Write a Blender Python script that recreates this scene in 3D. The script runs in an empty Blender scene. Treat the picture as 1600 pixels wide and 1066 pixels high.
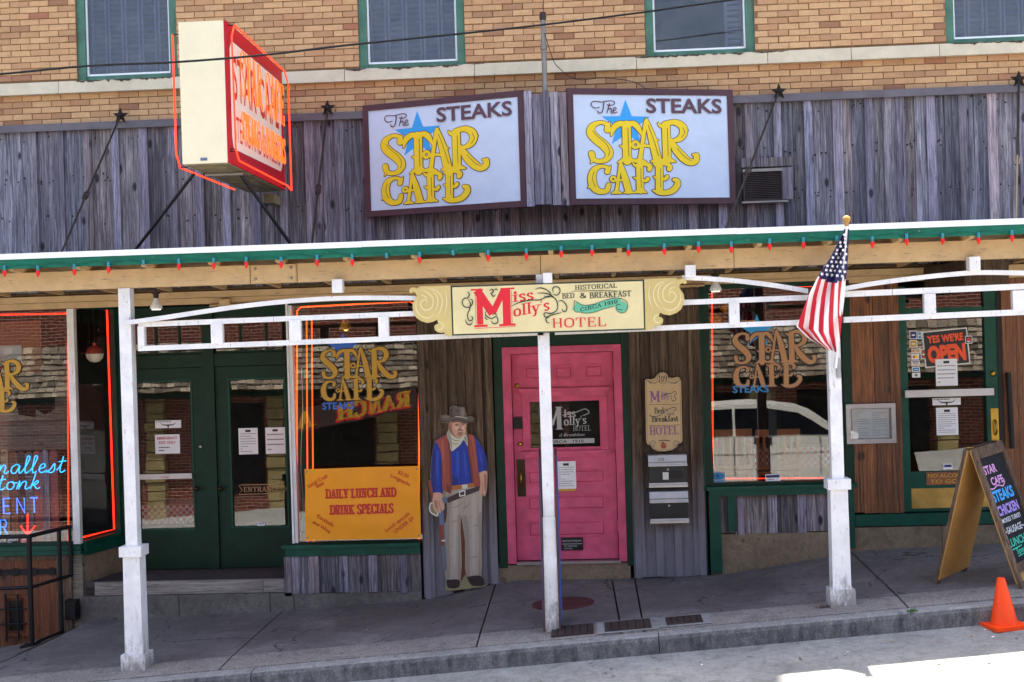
import bpy, math, random
from mathutils import Vector, Matrix
random.seed(7)
rad = math.radians
SC = bpy.context.scene
COL = SC.collection

# ------------------------------------------------------------------ camera
CAM = Vector((0, -13.5, 2.46)); FPX = 2000.0; IW, IH = 1600.0, 1066.0
_y, _r = rad(3.2), rad(1.75)
_f = Vector((-math.sin(_y), math.cos(_y), 0)); _rt = Vector((math.cos(_y), math.sin(_y), 0)); _up = _rt.cross(_f)
CR = _rt * math.cos(_r) - _up * math.sin(_r); CU = _up * math.cos(_r) + _rt * math.sin(_r)
cd = bpy.data.cameras.new('camera'); cam = bpy.data.objects.new('camera', cd); COL.objects.link(cam)
cd.sensor_width = 36; cd.lens = FPX / IW * 36; cd.clip_end = 500
M3 = Matrix((CR, CU, -_f)).transposed(); cam.matrix_world = Matrix.Translation(CAM) @ M3.to_4x4()
SC.camera = cam

# ------------------------------------------------------------------ light
SUN_EL, SUN_AZ = 74.2, 8.0     # sun behind the building (azimuth measured from +Y towards +X)
w = bpy.data.worlds.new('World'); SC.world = w; w.use_nodes = True
wn = w.node_tree; bgn = wn.nodes['Background']
sky = wn.nodes.new('ShaderNodeTexSky'); sky.sky_type = 'NISHITA'; sky.sun_disc = False
sky.sun_elevation = rad(SUN_EL); sky.sun_rotation = rad(SUN_AZ); sky.air_density = 1.0; sky.dust_density = 4.0
wn.links.new(sky.outputs[0], bgn.inputs[0]); bgn.inputs[1].default_value = 0.125
sd = bpy.data.lights.new('sun', 'SUN'); sun = bpy.data.objects.new('sun', sd); COL.objects.link(sun)
sd.energy = 5.0; sd.angle = rad(0.5); sd.color = (1, .93, .82)
_s = Vector((math.cos(rad(SUN_EL)) * math.sin(rad(SUN_AZ)), math.cos(rad(SUN_EL)) * math.cos(rad(SUN_AZ)), math.sin(rad(SUN_EL))))
sun.rotation_euler = _s.to_track_quat('Z', 'Y').to_euler(); sun.location = (0, 10, 20)
SC.view_settings.view_transform = 'Standard'; SC.view_settings.look = 'None'
SC.view_settings.exposure = 2.12; SC.view_settings.gamma = 1
SC.cycles.use_denoising = True; SC.cycles.max_bounces = 10; SC.cycles.diffuse_bounces = 4
SC.cycles.glossy_bounces = 4; SC.cycles.transparent_max_bounces = 16; SC.cycles.sample_clamp_indirect = 6
SC.cycles.caustics_reflective = False; SC.cycles.caustics_refractive = False

def at(px, py, Y):
    d = _f * FPX + CR * (px - IW / 2) - CU * (py - IH / 2)
    return CAM + d * ((Y - CAM.y) / d.y)
def R(xl, xr, yt, yb, Y):
    cx, cy = (xl + xr) / 2, (yt + yb) / 2
    return at(xl, cy, Y).x, at(xr, cy, Y).x, at(cx, yb, Y).z, at(cx, yt, Y).z
def X_(px, py, Y=0): return at(px, py, Y).x
def Z_(px, py, Y=0): return at(px, py, Y).z

# ------------------------------------------------------------------ materials
def lin(h):
    c = [int(h[i:i + 2], 16) / 255 for i in (0, 2, 4)]
    return [x / 12.92 if x < .04045 else ((x + .055) / 1.055) ** 2.4 for x in c]
MATS = {}
class NT:
    def __init__(s, name):
        s.m = bpy.data.materials.new(name); s.m.use_nodes = True; s.t = s.m.node_tree; s.n = s.t.nodes; s.l = s.t.links
        s.b = s.n['Principled BSDF']; s.out = s.n['Material Output']; MATS[name] = s.m
        s._c = None
    def new(s, ty, **k):
        n = s.n.new('ShaderNode' + ty)
        for a, v in k.items(): setattr(n, a, v)
        return n
    def link(s, a, b): s.l.new(a, b)
    def coord(s, scale=(1, 1, 1), rnd=30):
        tc = s.new('TexCoord'); oi = s.new('ObjectInfo'); mp = s.new('Mapping')
        ad = s.new('VectorMath', operation='MULTIPLY_ADD'); cb = s.new('CombineXYZ')
        m = s.new('Math', operation='MULTIPLY'); m.inputs[1].default_value = rnd
        s.link(oi.outputs['Random'], m.inputs[0])
        for i in range(3): s.link(m.outputs[0], cb.inputs[i])
        ad.inputs[1].default_value = (1, 1, 1); s.link(tc.outputs['Object'], ad.inputs[0]); s.link(cb.outputs[0], ad.inputs[2])
        mp.inputs['Scale'].default_value = scale; s.link(ad.outputs[0], mp.inputs[0]); s.rndout = oi.outputs['Random']
        return mp.outputs[0]
    def noise(s, vec, scale, detail=6, rough=.6, dist=0):
        n = s.new('TexNoise'); n.inputs['Scale'].default_value = scale; n.inputs['Detail'].default_value = detail
        n.inputs['Roughness'].default_value = rough; n.inputs['Distortion'].default_value = dist
        s.link(vec, n.inputs['Vector']); return n.outputs['Fac']
    def ramp(s, fac, stops):
        r = s.new('ValToRGB'); e = r.color_ramp.elements
        while len(e) < len(stops): e.new(.5)
        for i, (p, c) in enumerate(stops): e[i].position = p; e[i].color = (*c, 1)
        s.link(fac, r.inputs[0]); return r.outputs[0]
    def mix(s, fac, a, b, mode='MIX'):
        n = s.new('Mix', data_type='RGBA', blend_type=mode)
        for k, v in ((0, fac), (6, a), (7, b)):
            if hasattr(v, 'links'): s.link(v, n.inputs[k])
            else: n.inputs[k].default_value = v if k == 0 else (*v, 1)
        return n.outputs[2]
    def mrange(s, v, a, b, c, d):
        n = s.new('MapRange'); s.link(v, n.inputs[0])
        for i, x in enumerate((a, b, c, d)): n.inputs[i + 1].default_value = x
        return n.outputs[0]
    def bump(s, h, strength=.3, dist=.01):
        n = s.new('Bump'); n.inputs['Strength'].default_value = strength; n.inputs['Distance'].default_value = dist
        s.link(h, n.inputs['Height']); s.link(n.outputs[0], s.b.inputs['Normal'])
    def base(s, c):
        if hasattr(c, 'links'): s.link(c, s.b.inputs['Base Color'])
        else: s.b.inputs['Base Color'].default_value = (*c, 1)
    def rough(s, r): s.b.inputs['Roughness'].default_value = r

def paint(name, col, rough=.55, var=.16, wear=0.0, wearcol=(.16, .13, .11), metal=0, grain=None, bump=.15, hue=0, scale=5):
    t = NT(name); c = lin(col) if isinstance(col, str) else col
    v = t.coord((1, 1, 1)); n = t.noise(v, scale, 5, .65)
    dark = [x * (1 - var * 1.6) for x in c]; lite = [min(1, x * (1 + var)) for x in c]
    base = t.ramp(n, [(.3, dark), (.7, lite)])
    n2 = t.noise(v, 70, 4, .7)
    if wear > 0:
        gv = t.coord(grain or (1, 1, 1)); wn_ = t.noise(gv, 9, 8, .72)
        f = t.mrange(wn_, .68 - wear * .3, .70 - wear * .3, 0, 1)
        base = t.mix(f, base, wearcol)
    t.base(base); t.rough(rough); t.b.inputs['Metallic'].default_value = metal
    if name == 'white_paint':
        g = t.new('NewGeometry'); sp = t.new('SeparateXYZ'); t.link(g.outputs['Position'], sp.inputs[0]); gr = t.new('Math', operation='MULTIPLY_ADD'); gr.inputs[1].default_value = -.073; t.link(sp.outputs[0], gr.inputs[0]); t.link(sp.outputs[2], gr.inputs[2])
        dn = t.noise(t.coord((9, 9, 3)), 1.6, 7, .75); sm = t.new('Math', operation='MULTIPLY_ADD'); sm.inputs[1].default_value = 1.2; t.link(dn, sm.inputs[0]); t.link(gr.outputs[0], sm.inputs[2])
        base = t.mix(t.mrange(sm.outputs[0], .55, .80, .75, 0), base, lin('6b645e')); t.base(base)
    if not metal: t.b.inputs['Specular IOR Level'].default_value = .3
    t.bump(n2, bump, .004); return t.m
def flat(name, col, rough=.6):
    t = NT(name); t.base(lin(col) if isinstance(col, str) else col); t.rough(rough); return t.m
def glow(name, col, strength, mixc=None):
    t = NT(name); c = lin(col) if isinstance(col, str) else col
    t.base((.0, .0, .0)); t.b.inputs['Emission Color'].default_value = (*c, 1); t.b.inputs['Emission Strength'].default_value = strength
    t.rough(.3); return t.m
def wood(name, a, b, c, grain=(38, 38, 1.3), knots=True, wet=0.0, varamt=.4, rough=.85, streak=.5, bleach=False, hues=False):
    """weathered boards: grain runs along the axis with the small factor"""
    t = NT(name); a, b, c = lin(a), lin(b), lin(c)
    v = t.coord(grain); n = t.noise(v, 1.0, 7, .68, 1.2)
    col = t.ramp(n, [(.30, a), (.48, b), (.66, c)])
    g2 = tuple(x * .18 if x > 5 else x * .55 for x in grain); v2 = t.coord(g2); n2 = t.noise(v2, 1.0, 4, .6, .5)
    col = t.mix(t.mrange(n2, .35, .7, streak, 0), col, [x * .45 for x in a])
    rs = t.mrange(t.rndout, 0, 1, 1 - varamt, 1 + varamt * .6)
    cb = t.new('CombineXYZ')
    for i in range(3): t.link(rs, cb.inputs[i])
    col = t.mix(1.0, col, cb.outputs[0], 'MULTIPLY')
    if hues:
        r2 = t.new('Math', operation='FRACT'); r3 = t.new('Math', operation='MULTIPLY'); r3.inputs[1].default_value = 17.3; t.link(t.rndout, r3.inputs[0]); t.link(r3.outputs[0], r2.inputs[0])
        col = t.mix(1.0, col, t.ramp(r2.outputs[0], [(0, (1.16, .98, .86)), (.3, (1.04, .97, .96)), (.6, (.96, .98, 1.06)), (.85, (1.08, .96, 1.0)), (1, (1.2, 1.0, .85))]), 'MULTIPLY')
    if knots:
        kg = tuple(8 if x > 5 else 3.6 for x in grain); kv = t.coord(kg, 77)
        vo = t.new('TexVoronoi'); vo.inputs['Scale'].default_value = 1.0; t.link(kv, vo.inputs['Vector'])
        kf = t.mrange(vo.outputs['Distance'], .13, .24, .95, 0)
        sel = t.new('Math', operation='GREATER_THAN'); sel.inputs[1].default_value = .62
        sp = t.new('SeparateColor'); t.link(vo.outputs['Color'], sp.inputs[0]); t.link(sp.outputs[0], sel.inputs[0])
        mm = t.new('Math', operation='MULTIPLY'); t.link(kf, mm.inputs[0]); t.link(sel.outputs[0], mm.inputs[1])
        col = t.mix(mm.outputs[0], col, [x * .25 for x in a])
    fine = t.noise(t.coord(tuple(x * 4 for x in grain)), 1, 5, .7)
    spl = t.noise(t.coord(tuple(x * (.9 if x > 5 else .35) for x in grain), 51), 1, 2, .5, .4); col = t.mix(t.mrange(spl, .30, .33, .85, 0), col, [x * .18 for x in a]); col = t.mix(t.mrange(fine, .36, .50, .8, 0), col, [x * .3 for x in a])
    if bleach:
        g = t.new('NewGeometry'); sp = t.new('SeparateXYZ'); t.link(g.outputs['Position'], sp.inputs[0]); nz = t.noise(t.coord((7, 7, 1.2)), 1, 4, .6)
        ad = t.new('Math', operation='MULTIPLY_ADD'); ad.inputs[1].default_value = 1.3; t.link(nz, ad.inputs[0]); t.link(sp.outputs[2], ad.inputs[2])
        col = t.mix(t.mrange(ad.outputs[0], .85, 1.75, .85, 0), col, t.mix(fine, lin('5a5862'), lin('9a98a2')))
    t.base(col); t.rough(rough); t.bump(fine, .5, .006); return t.m
def concrete(name, a, b, speck=.0, rough=.9, world=True, stains=True, sc=1.0, facedark=False, cracks=False):
    t = NT(name); a, b = lin(a), lin(b)
    tc = t.new('TexCoord').outputs['Object'] if world else t.coord()
    if world:
        g = t.new('NewGeometry'); tc = g.outputs['Position']
    n = t.noise(tc, 1.3 * sc, 8, .68); col = t.ramp(n, [(.32, a), (.68, b)])
    f = t.noise(tc, 75 * sc, 4, .85); md = t.noise(tc, 16 * sc, 6, .75)
    col = t.mix(t.mrange(md, .36, .56, .45, 0), col, [x * .5 for x in a])
    col = t.mix(t.mrange(f, .35, .62, .35 + speck * .4, 0), col, [x * (.62 - speck * .35) for x in a])
    if speck > 0:
        f2 = t.noise(tc, 140 * sc, 2, .6); col = t.mix(t.mrange(f2, .58, .68, 0, speck), col, [min(1, x * 1.7) for x in b])
    if stains:
        s1 = t.noise(tc, 3.1, 6, .75, 1.5); col = t.mix(t.mrange(s1, .50, .68, 0, .6), col, [x * .5 for x in a])
        vo = t.new('TexVoronoi'); vo.inputs['Scale'].default_value = 5.5; t.link(tc, vo.inputs['Vector'])
        sp = t.new('SeparateColor'); t.link(vo.outputs['Color'], sp.inputs[0])
        mr = t.mrange(sp.outputs[0], .3, 1, 0, .19); sub = t.new('Math', operation='LESS_THAN')
        t.link(vo.outputs['Distance'], sub.inputs[0]); t.link(mr, sub.inputs[1])
        mu = t.new('Math', operation='MULTIPLY'); mu.inputs[1].default_value = .55; t.link(sub.outputs[0], mu.inputs[0])
        col = t.mix(mu.outputs[0], col, [x * .35 for x in a])
    if cracks:
        wv = t.new('TexNoise'); wv.inputs['Scale'].default_value = 2.2; wv.inputs['Detail'].default_value = 5; t.link(tc, wv.inputs['Vector']); av = t.new('VectorMath', operation='MULTIPLY_ADD'); t.link(wv.outputs['Color'], av.inputs[0]); av.inputs[1].default_value = (.5, .5, .5); t.link(tc, av.inputs[2])
        ve = t.new('TexVoronoi', feature='DISTANCE_TO_EDGE'); ve.inputs['Scale'].default_value = .55; t.link(av.outputs[0], ve.inputs['Vector']); cm = t.new('Math', operation='MULTIPLY'); t.link(t.mrange(ve.outputs['Distance'], .003, .007, .8, 0), cm.inputs[0]); t.link(t.mrange(n, .46, .5, 0, 1), cm.inputs[1]); col = t.mix(cm.outputs[0], col, (.02, .018, .017))
        pt = t.noise(tc, .8, 3, .5, 1); col = t.mix(t.mrange(pt, .40, .58, .42, 0), col, [x * .42 for x in a])
    if facedark:  # side facing the street mixed darker, broken up by noise
        gn = t.new('NewGeometry'); sn = t.new('SeparateXYZ'); t.link(gn.outputs['Normal'], sn.inputs[0]); mp = t.new('Mapping'); mp.inputs['Scale'].default_value = (14, 14, 5); t.link(gn.outputs['Position'], mp.inputs[0])
        dn = t.noise(mp.outputs[0], 1, 6, .75); m1 = t.mrange(sn.outputs[1], -.3, -.8, 0, 1); mu2 = t.new('Math', operation='MULTIPLY'); t.link(m1, mu2.inputs[0]); t.link(t.mrange(dn, .3, .62, .92, .35), mu2.inputs[1])
        col = t.mix(mu2.outputs[0], col, lin('24262b'))
    t.base(col); t.rough(rough); t.bump(f, .5, .008); return t.m
def glass(name, tint=(.78, .80, .80), ior=1.55, wav=.009, rough=.0, dirt=.0):
    t = NT(name); t.n.remove(t.b); ior = .075 if ior < 1.6 else .05
    tr = t.new('BsdfTransparent'); tr.inputs[0].default_value = (*tint, 1)
    gl = t.new('BsdfGlossy'); gl.inputs['Roughness'].default_value = rough
    ge = t.new('NewGeometry'); dt = t.new('VectorMath', operation='DOT_PRODUCT'); t.link(ge.outputs['Incoming'], dt.inputs[0]); t.link(ge.outputs['Normal'], dt.inputs[1])
    ab = t.new('Math', operation='ABSOLUTE'); t.link(dt.outputs['Value'], ab.inputs[0]); om = t.new('Math', operation='SUBTRACT', use_clamp=True); om.inputs[0].default_value = 1; t.link(ab.outputs[0], om.inputs[1])
    pw = t.new('Math', operation='POWER'); t.link(om.outputs[0], pw.inputs[0]); pw.inputs[1].default_value = 5; fr = t.new('Math', operation='MULTIPLY_ADD'); t.link(pw.outputs[0], fr.inputs[0]); fr.inputs[1].default_value = 1 - ior; fr.inputs[2].default_value = ior
    g = t.new('NewGeometry'); n = t.noise(g.outputs['Position'], 1.7, 2, .5)
    bp = t.new('Bump'); bp.inputs['Strength'].default_value = wav; bp.inputs['Distance'].default_value = .05; t.link(n, bp.inputs['Height'])
    t.link(bp.outputs[0], gl.inputs['Normal'])
    mx = t.new('MixShader'); t.link(fr.outputs[0], mx.inputs[0]); t.link(tr.outputs[0], mx.inputs[1]); t.link(gl.outputs[0], mx.inputs[2])
    last = mx.outputs[0]
    if dirt:
        df = t.new('BsdfDiffuse'); df.inputs[0].default_value = (.5, .5, .5, 1); m2 = t.new('MixShader')
        t.link(t.mrange(t.noise(g.outputs['Position'], 4, 6, .7), .4, .9, dirt * .3, dirt), m2.inputs[0]); t.link(last, m2.inputs[1]); t.link(df.outputs[0], m2.inputs[2]); last = m2.outputs[0]
    t.link(last, t.out.inputs[0]); return t.m

wood('grey_wood', '45434a', '85838a', 'c2c0c4', hues=True, varamt=.5)
wood('grey_batten', '575460', '928f9b', 'c4c1cc', hues=True)
wood('dark_wood', '2d2622', '51473e', '7a6b5c', streak=.7)
wood('timber', '3a2d24', '63503f', '8a735c', streak=.6, bleach=True)
t = NT('shingle'); t.link(t.ramp(t.new('NewGeometry').outputs['Random Per Island'], [(0, lin('4c4338')), (.5, lin('7a6e60')), (1, lin('a39784'))]), t.b.inputs['Base Color']); t.rough(.9)
wood('brown_wood', '4f2c16', '86502a', 'a96c3c', varamt=.25, rough=.6, streak=.3)
wood('cellar_wood', '4a2410', '7f4220', '9b5a2f', varamt=.2, rough=.6)
wood('pale_wood', '5b544c', '8b8173', 'aaa08f', grain=(2, 38, 38))
wood('frame_wood', '3e2f24', '6b5340', '8a7059', grain=(30, 30, 2.5), knots=False)
wood('tan_plank', '8a6f4c', 'b3936a', 'c9ab80', grain=(1.2, 30, 30), varamt=.15, streak=.2)
wood('nosing_wood', '6b6058', 'a0978f', 'bbb4ad', grain=(1.2, 40, 40), streak=.4)
paint('tan_paint', 'c9ab80', .7, .1, .25, (.3, .22, .15), grain=(1, 8, 8))
paint('white_paint', 'e8e7e6', .5, .1, .22, (.42, .38, .35), grain=(6, 6, 1.2))
paint('white_trim', 'eef0f2', .45, .04)
paint('green_paint', '084838', .5, .2, .10, (.05, .06, .05), grain=(2, 8, 3))
paint('dark_green', '05301f', .55, .2, .08, (.03, .05, .04), grain=(6, 6, 1))
paint('fascia_green', '066650', .5, .2, .10, (.25, .28, .26), grain=(2, 8, 8))
paint('window_green', '4f7a66', .6, .2, .35, (.10, .12, .10), grain=(6, 6, 1.2))
paint('pink_paint', 'd2587a', .5, .16, .12, (.30, .07, .11), grain=(5, 5, 1.5))
paint('cream_metal', 'e6dcba', .35, .03, bump=.03)
paint('cream_sign', 'dfd09c', .5, .05, bump=.05)
paint('scroll_cream', 'cdb877', .5, .06); flat('scroll_line', 'ddd09c')
paint('underside_metal', '8a8060', .6, .25)
paint('sign_white', 'c9d6e6', .35, .04, bump=.03)
paint('maroon', '50343a', .5, .12)
paint('red_paint', 'b00c24', .45, .1)
paint('ledge', 'cfc3a8', .8, .08, .12, (.2, .16, .12), grain=(2, 6, 6))
paint('flashing', '6a6468', .6, .15)
paint('mortar', '8a6f52', .95, .2)
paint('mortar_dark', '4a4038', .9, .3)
paint('iron', '16171a', .5, .2, bump=.2)
paint('rust', '2a211d', .85, .3, bump=.5)
paint('galvanised', '8e8a82', .5, .15, metal=.6)
paint('steel', 'a9aaae', .38, .1, metal=.9, bump=.05)
paint('mail_silver', 'b9bbc0', .5, .1, metal=.35)
paint('brass', 'a98a3e', .3, .12, metal=.9)
paint('kick_brass', 'b79a58', .35, .2, metal=.85, bump=.5)
paint('bronze', '3a2a1c', .45, .2, metal=.7)
paint('copper_plate', '8a5638', .5, .2, metal=.4)
paint('bulb_red', 'e01b18', .25, .02); flat('bulb_socket', '2b7f8c')
paint('navy_enamel', '12161f', .3, .1); paint('black_plastic', '101010', .4, .1)
paint('ply', 'b88b4c', .7, .1, grain=(1, 1, 1)); paint('chalk_black', '1b1d20', .8, .3)
paint('cone_orange', 'f5480c', .45, .08, .14, (.45, .10, .03), grain=(2, 2, 6)); paint('banner_orange', 'f7a021', .45, .04, bump=.05)
paint('paper', 'ecebec', .8, .02, bump=.02); paint('plaque_tan', 'c9ae82', .6, .06)
paint('cardboard', '7a4a2e', .8, .1); paint('card_back', '948a66', .8, .1)
paint('red_manhole', '5a3230', .8, .3); paint('cover_iron', '3b302e', .7, .25)
paint('white_car', 'e8e8e4', .15, .02, bump=0); flat('tyre', '0c0c0c', .7); flat('red_lamp', '900808')
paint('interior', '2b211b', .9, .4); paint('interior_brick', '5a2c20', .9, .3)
paint('curtain', '6f7184', .9, .06); paint('shutter', 'a3a0b0', .8, .06)
paint('black_cloth', '08080a', .9, .2); paint('chair_wood', 'a8672e', .35, .12)
paint('leaf', '3d6b25', .7, .3); paint('debris', '6a4a30', .9, .4); flat('mulch', '3a2416', .95)
for n, c in dict(yellow='f2cf08', outline='5a2430', sky_blue='2e9fe0', sign_maroon='5a3a44', sign_dark='0f2f2a', sign_red='d8152a',
                 ribbon_green='5fb18c', gold='c4952c', gold_dark='3a2a0a', tanletter='b98a5e', tanshadow='30120f', letter_blue='2e86c8', deep_blue='2a62bd', letter_steel='2f6fd0',
                 print_red='b81a2c', print_black='1a1a1a', plum='8a5a86', grey_ink='6b6560', glass_grey='a9aaa9', open_orange='f0521c', sign_letter_red='c8351a', sign_ivory='efe4d0',
                 chalk_pink='d79ad0', chalk_blue='3aa0e6', chalk_purple='a48ad8', chalk_white='d8dade', chalk_green='2fc0a0', banner_red='c8281a',
                 flag_red='c8102e', flag_white='f4f1f2', flag_blue='141a52', skin='cf9f86', shirt='12309a', vest='9a4636', hat='5c5350', scarf='cfcdb8',
                 trouser='aea091', belt='3e2a28', belt_orange='b0662a', boot='2c2220', metal_blue='5a6b84', stock='8a3a2c', lips='7d5146', hair='6a5040',
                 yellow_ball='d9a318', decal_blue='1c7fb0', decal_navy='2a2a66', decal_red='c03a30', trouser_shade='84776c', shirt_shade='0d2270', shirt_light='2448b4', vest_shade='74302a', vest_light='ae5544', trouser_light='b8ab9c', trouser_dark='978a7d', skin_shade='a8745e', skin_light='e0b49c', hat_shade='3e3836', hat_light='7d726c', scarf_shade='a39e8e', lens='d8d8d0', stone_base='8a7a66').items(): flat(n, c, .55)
glow('neon_red', (1, .022, .006), 1.1); glow('neon_border_glow', (1, .04, .01), .7); glow('neon_orange', (1, .085, .008), .8); glow('neon_letter', (1, .14, .015), .45); glow('neon_blue', (.015, .36, 1), .8); glow('neon_indigo', (.03, .16, 1), .9)
glow('lamp_glow', (1, .85, .6), .8); glow('amber_glow', (1, .6, .12), .9)
glass('shop_glass', (.9, .92, .92)); glass('upper_glass', (.66, .68, .74), 1.7, .05, .02, dirt=.16)
concrete('slab', '6c6462', '938a86', .35, cracks=True); concrete('aggregate', '827b75', 'a89f96', 1.0)
concrete('kerb_conc', '807e7c', 'aaa8a4', .6, facedark=True); concrete('street_conc', '82827f', 'a6a5a0', .35)
concrete('step_conc', '5f5a55', '85807a', .15); concrete('base_stone', '7c6a54', 'a08c72', .3)
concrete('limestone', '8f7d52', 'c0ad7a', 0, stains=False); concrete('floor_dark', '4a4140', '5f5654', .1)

def brickmat(name, island):
    t = NT(name); v = t.coord((1, 1, 1))
    src = t.new('NewGeometry').outputs['Random Per Island'] if island else t.rndout
    col = t.ramp(src, [(0, lin('9a6c50')), (.07, lin('b58a66')), (.30, lin('c99d70')), (.6, lin('d9af80')), (.88, lin('d2a678')), (.97, lin('bd8c66')), (1, lin('a2654e'))])
    n = t.noise(v, 14, 6, .7); col = t.mix(t.mrange(n, .3, .7, .3, 0), col, lin('8d6a4c'))
    f = t.noise(v, 160, 3, .7); col = t.mix(t.mrange(f, .32, .42, .7, 0), col, lin('5a3a26'))
    t.base(col); t.rough(.9); t.bump(f, .6, .004)
brickmat('brick_single', False); brickmat('brick_many', True)

# ------------------------------------------------------------------ mesh builder
def flatXZ(Y=0): return lambda x, y, z: (x, Y + y, z)
class MB:
    def __init__(s, xf=None): s.v = []; s.f = []; s.m = []; s.names = []; s.xf = xf; s.smooth = []
    def mi(s, name):
        if name not in s.names: s.names.append(name)
        return s.names.index(name)
    def add(s, vs, fs, mat, sm=False):
        k = len(s.v); i = s.mi(mat)
        s.v += [tuple(s.xf(*p)) if s.xf else tuple(p) for p in vs]
        for f in fs: s.f.append([k + j for j in f]); s.m.append(i); s.smooth.append(sm)
    def box(s, x0, x1, y0, y1, z0, z1, mat):
        s.add([(x0, y0, z0), (x1, y0, z0), (x1, y1, z0), (x0, y1, z0), (x0, y0, z1), (x1, y0, z1), (x1, y1, z1), (x0, y1, z1)],
              [(0, 3, 2, 1), (4, 5, 6, 7), (0, 1, 5, 4), (1, 2, 6, 5), (2, 3, 7, 6), (3, 0, 4, 7)], mat); return s
    def hexa(s, p, mat):
        s.add(p, [(0, 3, 2, 1), (4, 5, 6, 7), (0, 1, 5, 4), (1, 2, 6, 5), (2, 3, 7, 6), (3, 0, 4, 7)], mat); return s
    def prism(s, poly, y0, y1, mat, side=None):      # polygon in x,z, front face at y0
        n = len(poly); a = sum(poly[i][0] * poly[(i + 1) % n][1] - poly[(i + 1) % n][0] * poly[i][1] for i in range(n))
        if a < 0: poly = poly[::-1]
        s.add([(x, y0, z) for x, z in poly] + [(x, y1, z) for x, z in poly], [list(range(n)), list(range(2 * n - 1, n - 1, -1))], mat)
        k = len(s.v) - 2 * n; i = s.mi(side or mat)
        for j in range(n): s.f.append([k + j, k + n + j, k + n + (j + 1) % n, k + (j + 1) % n]); s.m.append(i); s.smooth.append(False)
        return s
    def poly(s, poly, y, mat):
        n = len(poly); a = sum(poly[i][0] * poly[(i + 1) % n][1] - poly[(i + 1) % n][0] * poly[i][1] for i in range(n))
        if a < 0: poly = poly[::-1]
        s.add([(x, y, z) for x, z in poly], [list(range(n))], mat); return s
    def tube(s, pts, r, mat, n=8, cap=True, closed=False):
        P = [Vector(p) for p in pts]; rs = r if isinstance(r, (list, tuple)) else [r] * len(P); vs = []; u = None
        for i, p in enumerate(P):
            a = P[i - 1] if (i or closed) else p; b = P[(i + 1) % len(P)] if (i < len(P) - 1 or closed) else p
            t = (b - a); t = t.normalized() if t.length > 1e-9 else Vector((0, 0, 1))
            if u is None: u = t.cross(Vector((0, 0, 1)) if abs(t.z) < .9 else Vector((0, 1, 0)))
            w_ = u - t * u.dot(t)
            if w_.length < 1e-4: w_ = t.cross(Vector((0, 1, 0)))
            u = w_.normalized(); ref = t.cross(u)
            for k in range(n):
                an = 2 * math.pi * k / n; vs.append(tuple(p + (u * math.cos(an) + ref * math.sin(an)) * rs[i]))
        L = len(P); fs = []
        for i in range(L if closed else L - 1):
            for k in range(n): a = i * n; b = ((i + 1) % L) * n; fs.append((a + k, a + (k + 1) % n, b + (k + 1) % n, b + k))
        s.add(vs, fs, mat, True)
        if cap and not closed:
            s.add([vs[k] for k in range(n)], [list(range(n))[::-1]], mat); s.add([vs[(L - 1) * n + k] for k in range(n)], [list(range(n))], mat)
        return s
    def lathe(s, c, prof, mat, n=20, axis='z'):      # prof: (r, h)
        vs = []
        for r, h in prof:
            for k in range(n):
                a = 2 * math.pi * k / n; x, y = r * math.cos(a), r * math.sin(a)
                vs.append((c[0] + x, c[1] + y, c[2] + h) if axis == 'z' else (c[0] + x, c[1] + h, c[2] - y))
        fs = [(i * n + k, i * n + (k + 1) % n, (i + 1) * n + (k + 1) % n, (i + 1) * n + k) for i in range(len(prof) - 1) for k in range(n)]
        s.add(vs, fs, mat, True)
        s.add(vs[:n], [list(range(n))[::-1]], mat); s.add(vs[-n:], [list(range(n))], mat); return s
    def build(s, name, parent=None, label=None, cat=None, group=None, kind=None, loc=None, origin=None):
        me = bpy.data.meshes.new(name); o = bpy.data.objects.new(name, me)
        lo = [min(v[i] for v in s.v) for i in range(3)]; hi = [max(v[i] for v in s.v) for i in range(3)]
        c = Vector(origin) if origin else Vector(((lo[0] + hi[0]) / 2, (lo[1] + hi[1]) / 2, lo[2] if parent is None else (lo[2] + hi[2]) / 2))
        me.from_pydata([(v[0] - c.x, v[1] - c.y, v[2] - c.z) for v in s.v], [], s.f)
        for n_ in s.names: me.materials.append(MATS[n_])
        me.polygons.foreach_set('material_index', s.m); me.polygons.foreach_set('use_smooth', s.smooth); me.update()
        COL.objects.link(o); place(o, c, parent); tag(o, label, cat, group, kind); return o
def wpos(o):
    p = Vector((0, 0, 0))
    while o: p += o.location; o = o.parent
    return p
def place(o, c, parent):
    if parent: o.parent = parent; o.location = Vector(c) - wpos(parent)
    else: o.location = c
def tag(o, label=None, cat=None, group=None, kind=None):
    for k, v in (('label', label), ('category', cat), ('group', group), ('kind', kind)):
        if v: o[k] = v
def empty(name, loc, label=None, cat=None, group=None, kind=None, parent=None):
    o = bpy.data.objects.new(name, None); COL.objects.link(o); o.empty_display_size = .2; place(o, Vector(loc), parent); tag(o, label, cat, group, kind); return o
def copy_piece(src, parent, c):
    o = src.copy(); COL.objects.link(o); o.parent = parent; o.location = Vector(c) - wpos(parent); return o
def bx(name, parent, x0, x1, y0, y1, z0, z1, mat, label=None):
    return MB().box(x0, x1, y0, y1, z0, z1, mat).build(name, parent, label)

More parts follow.
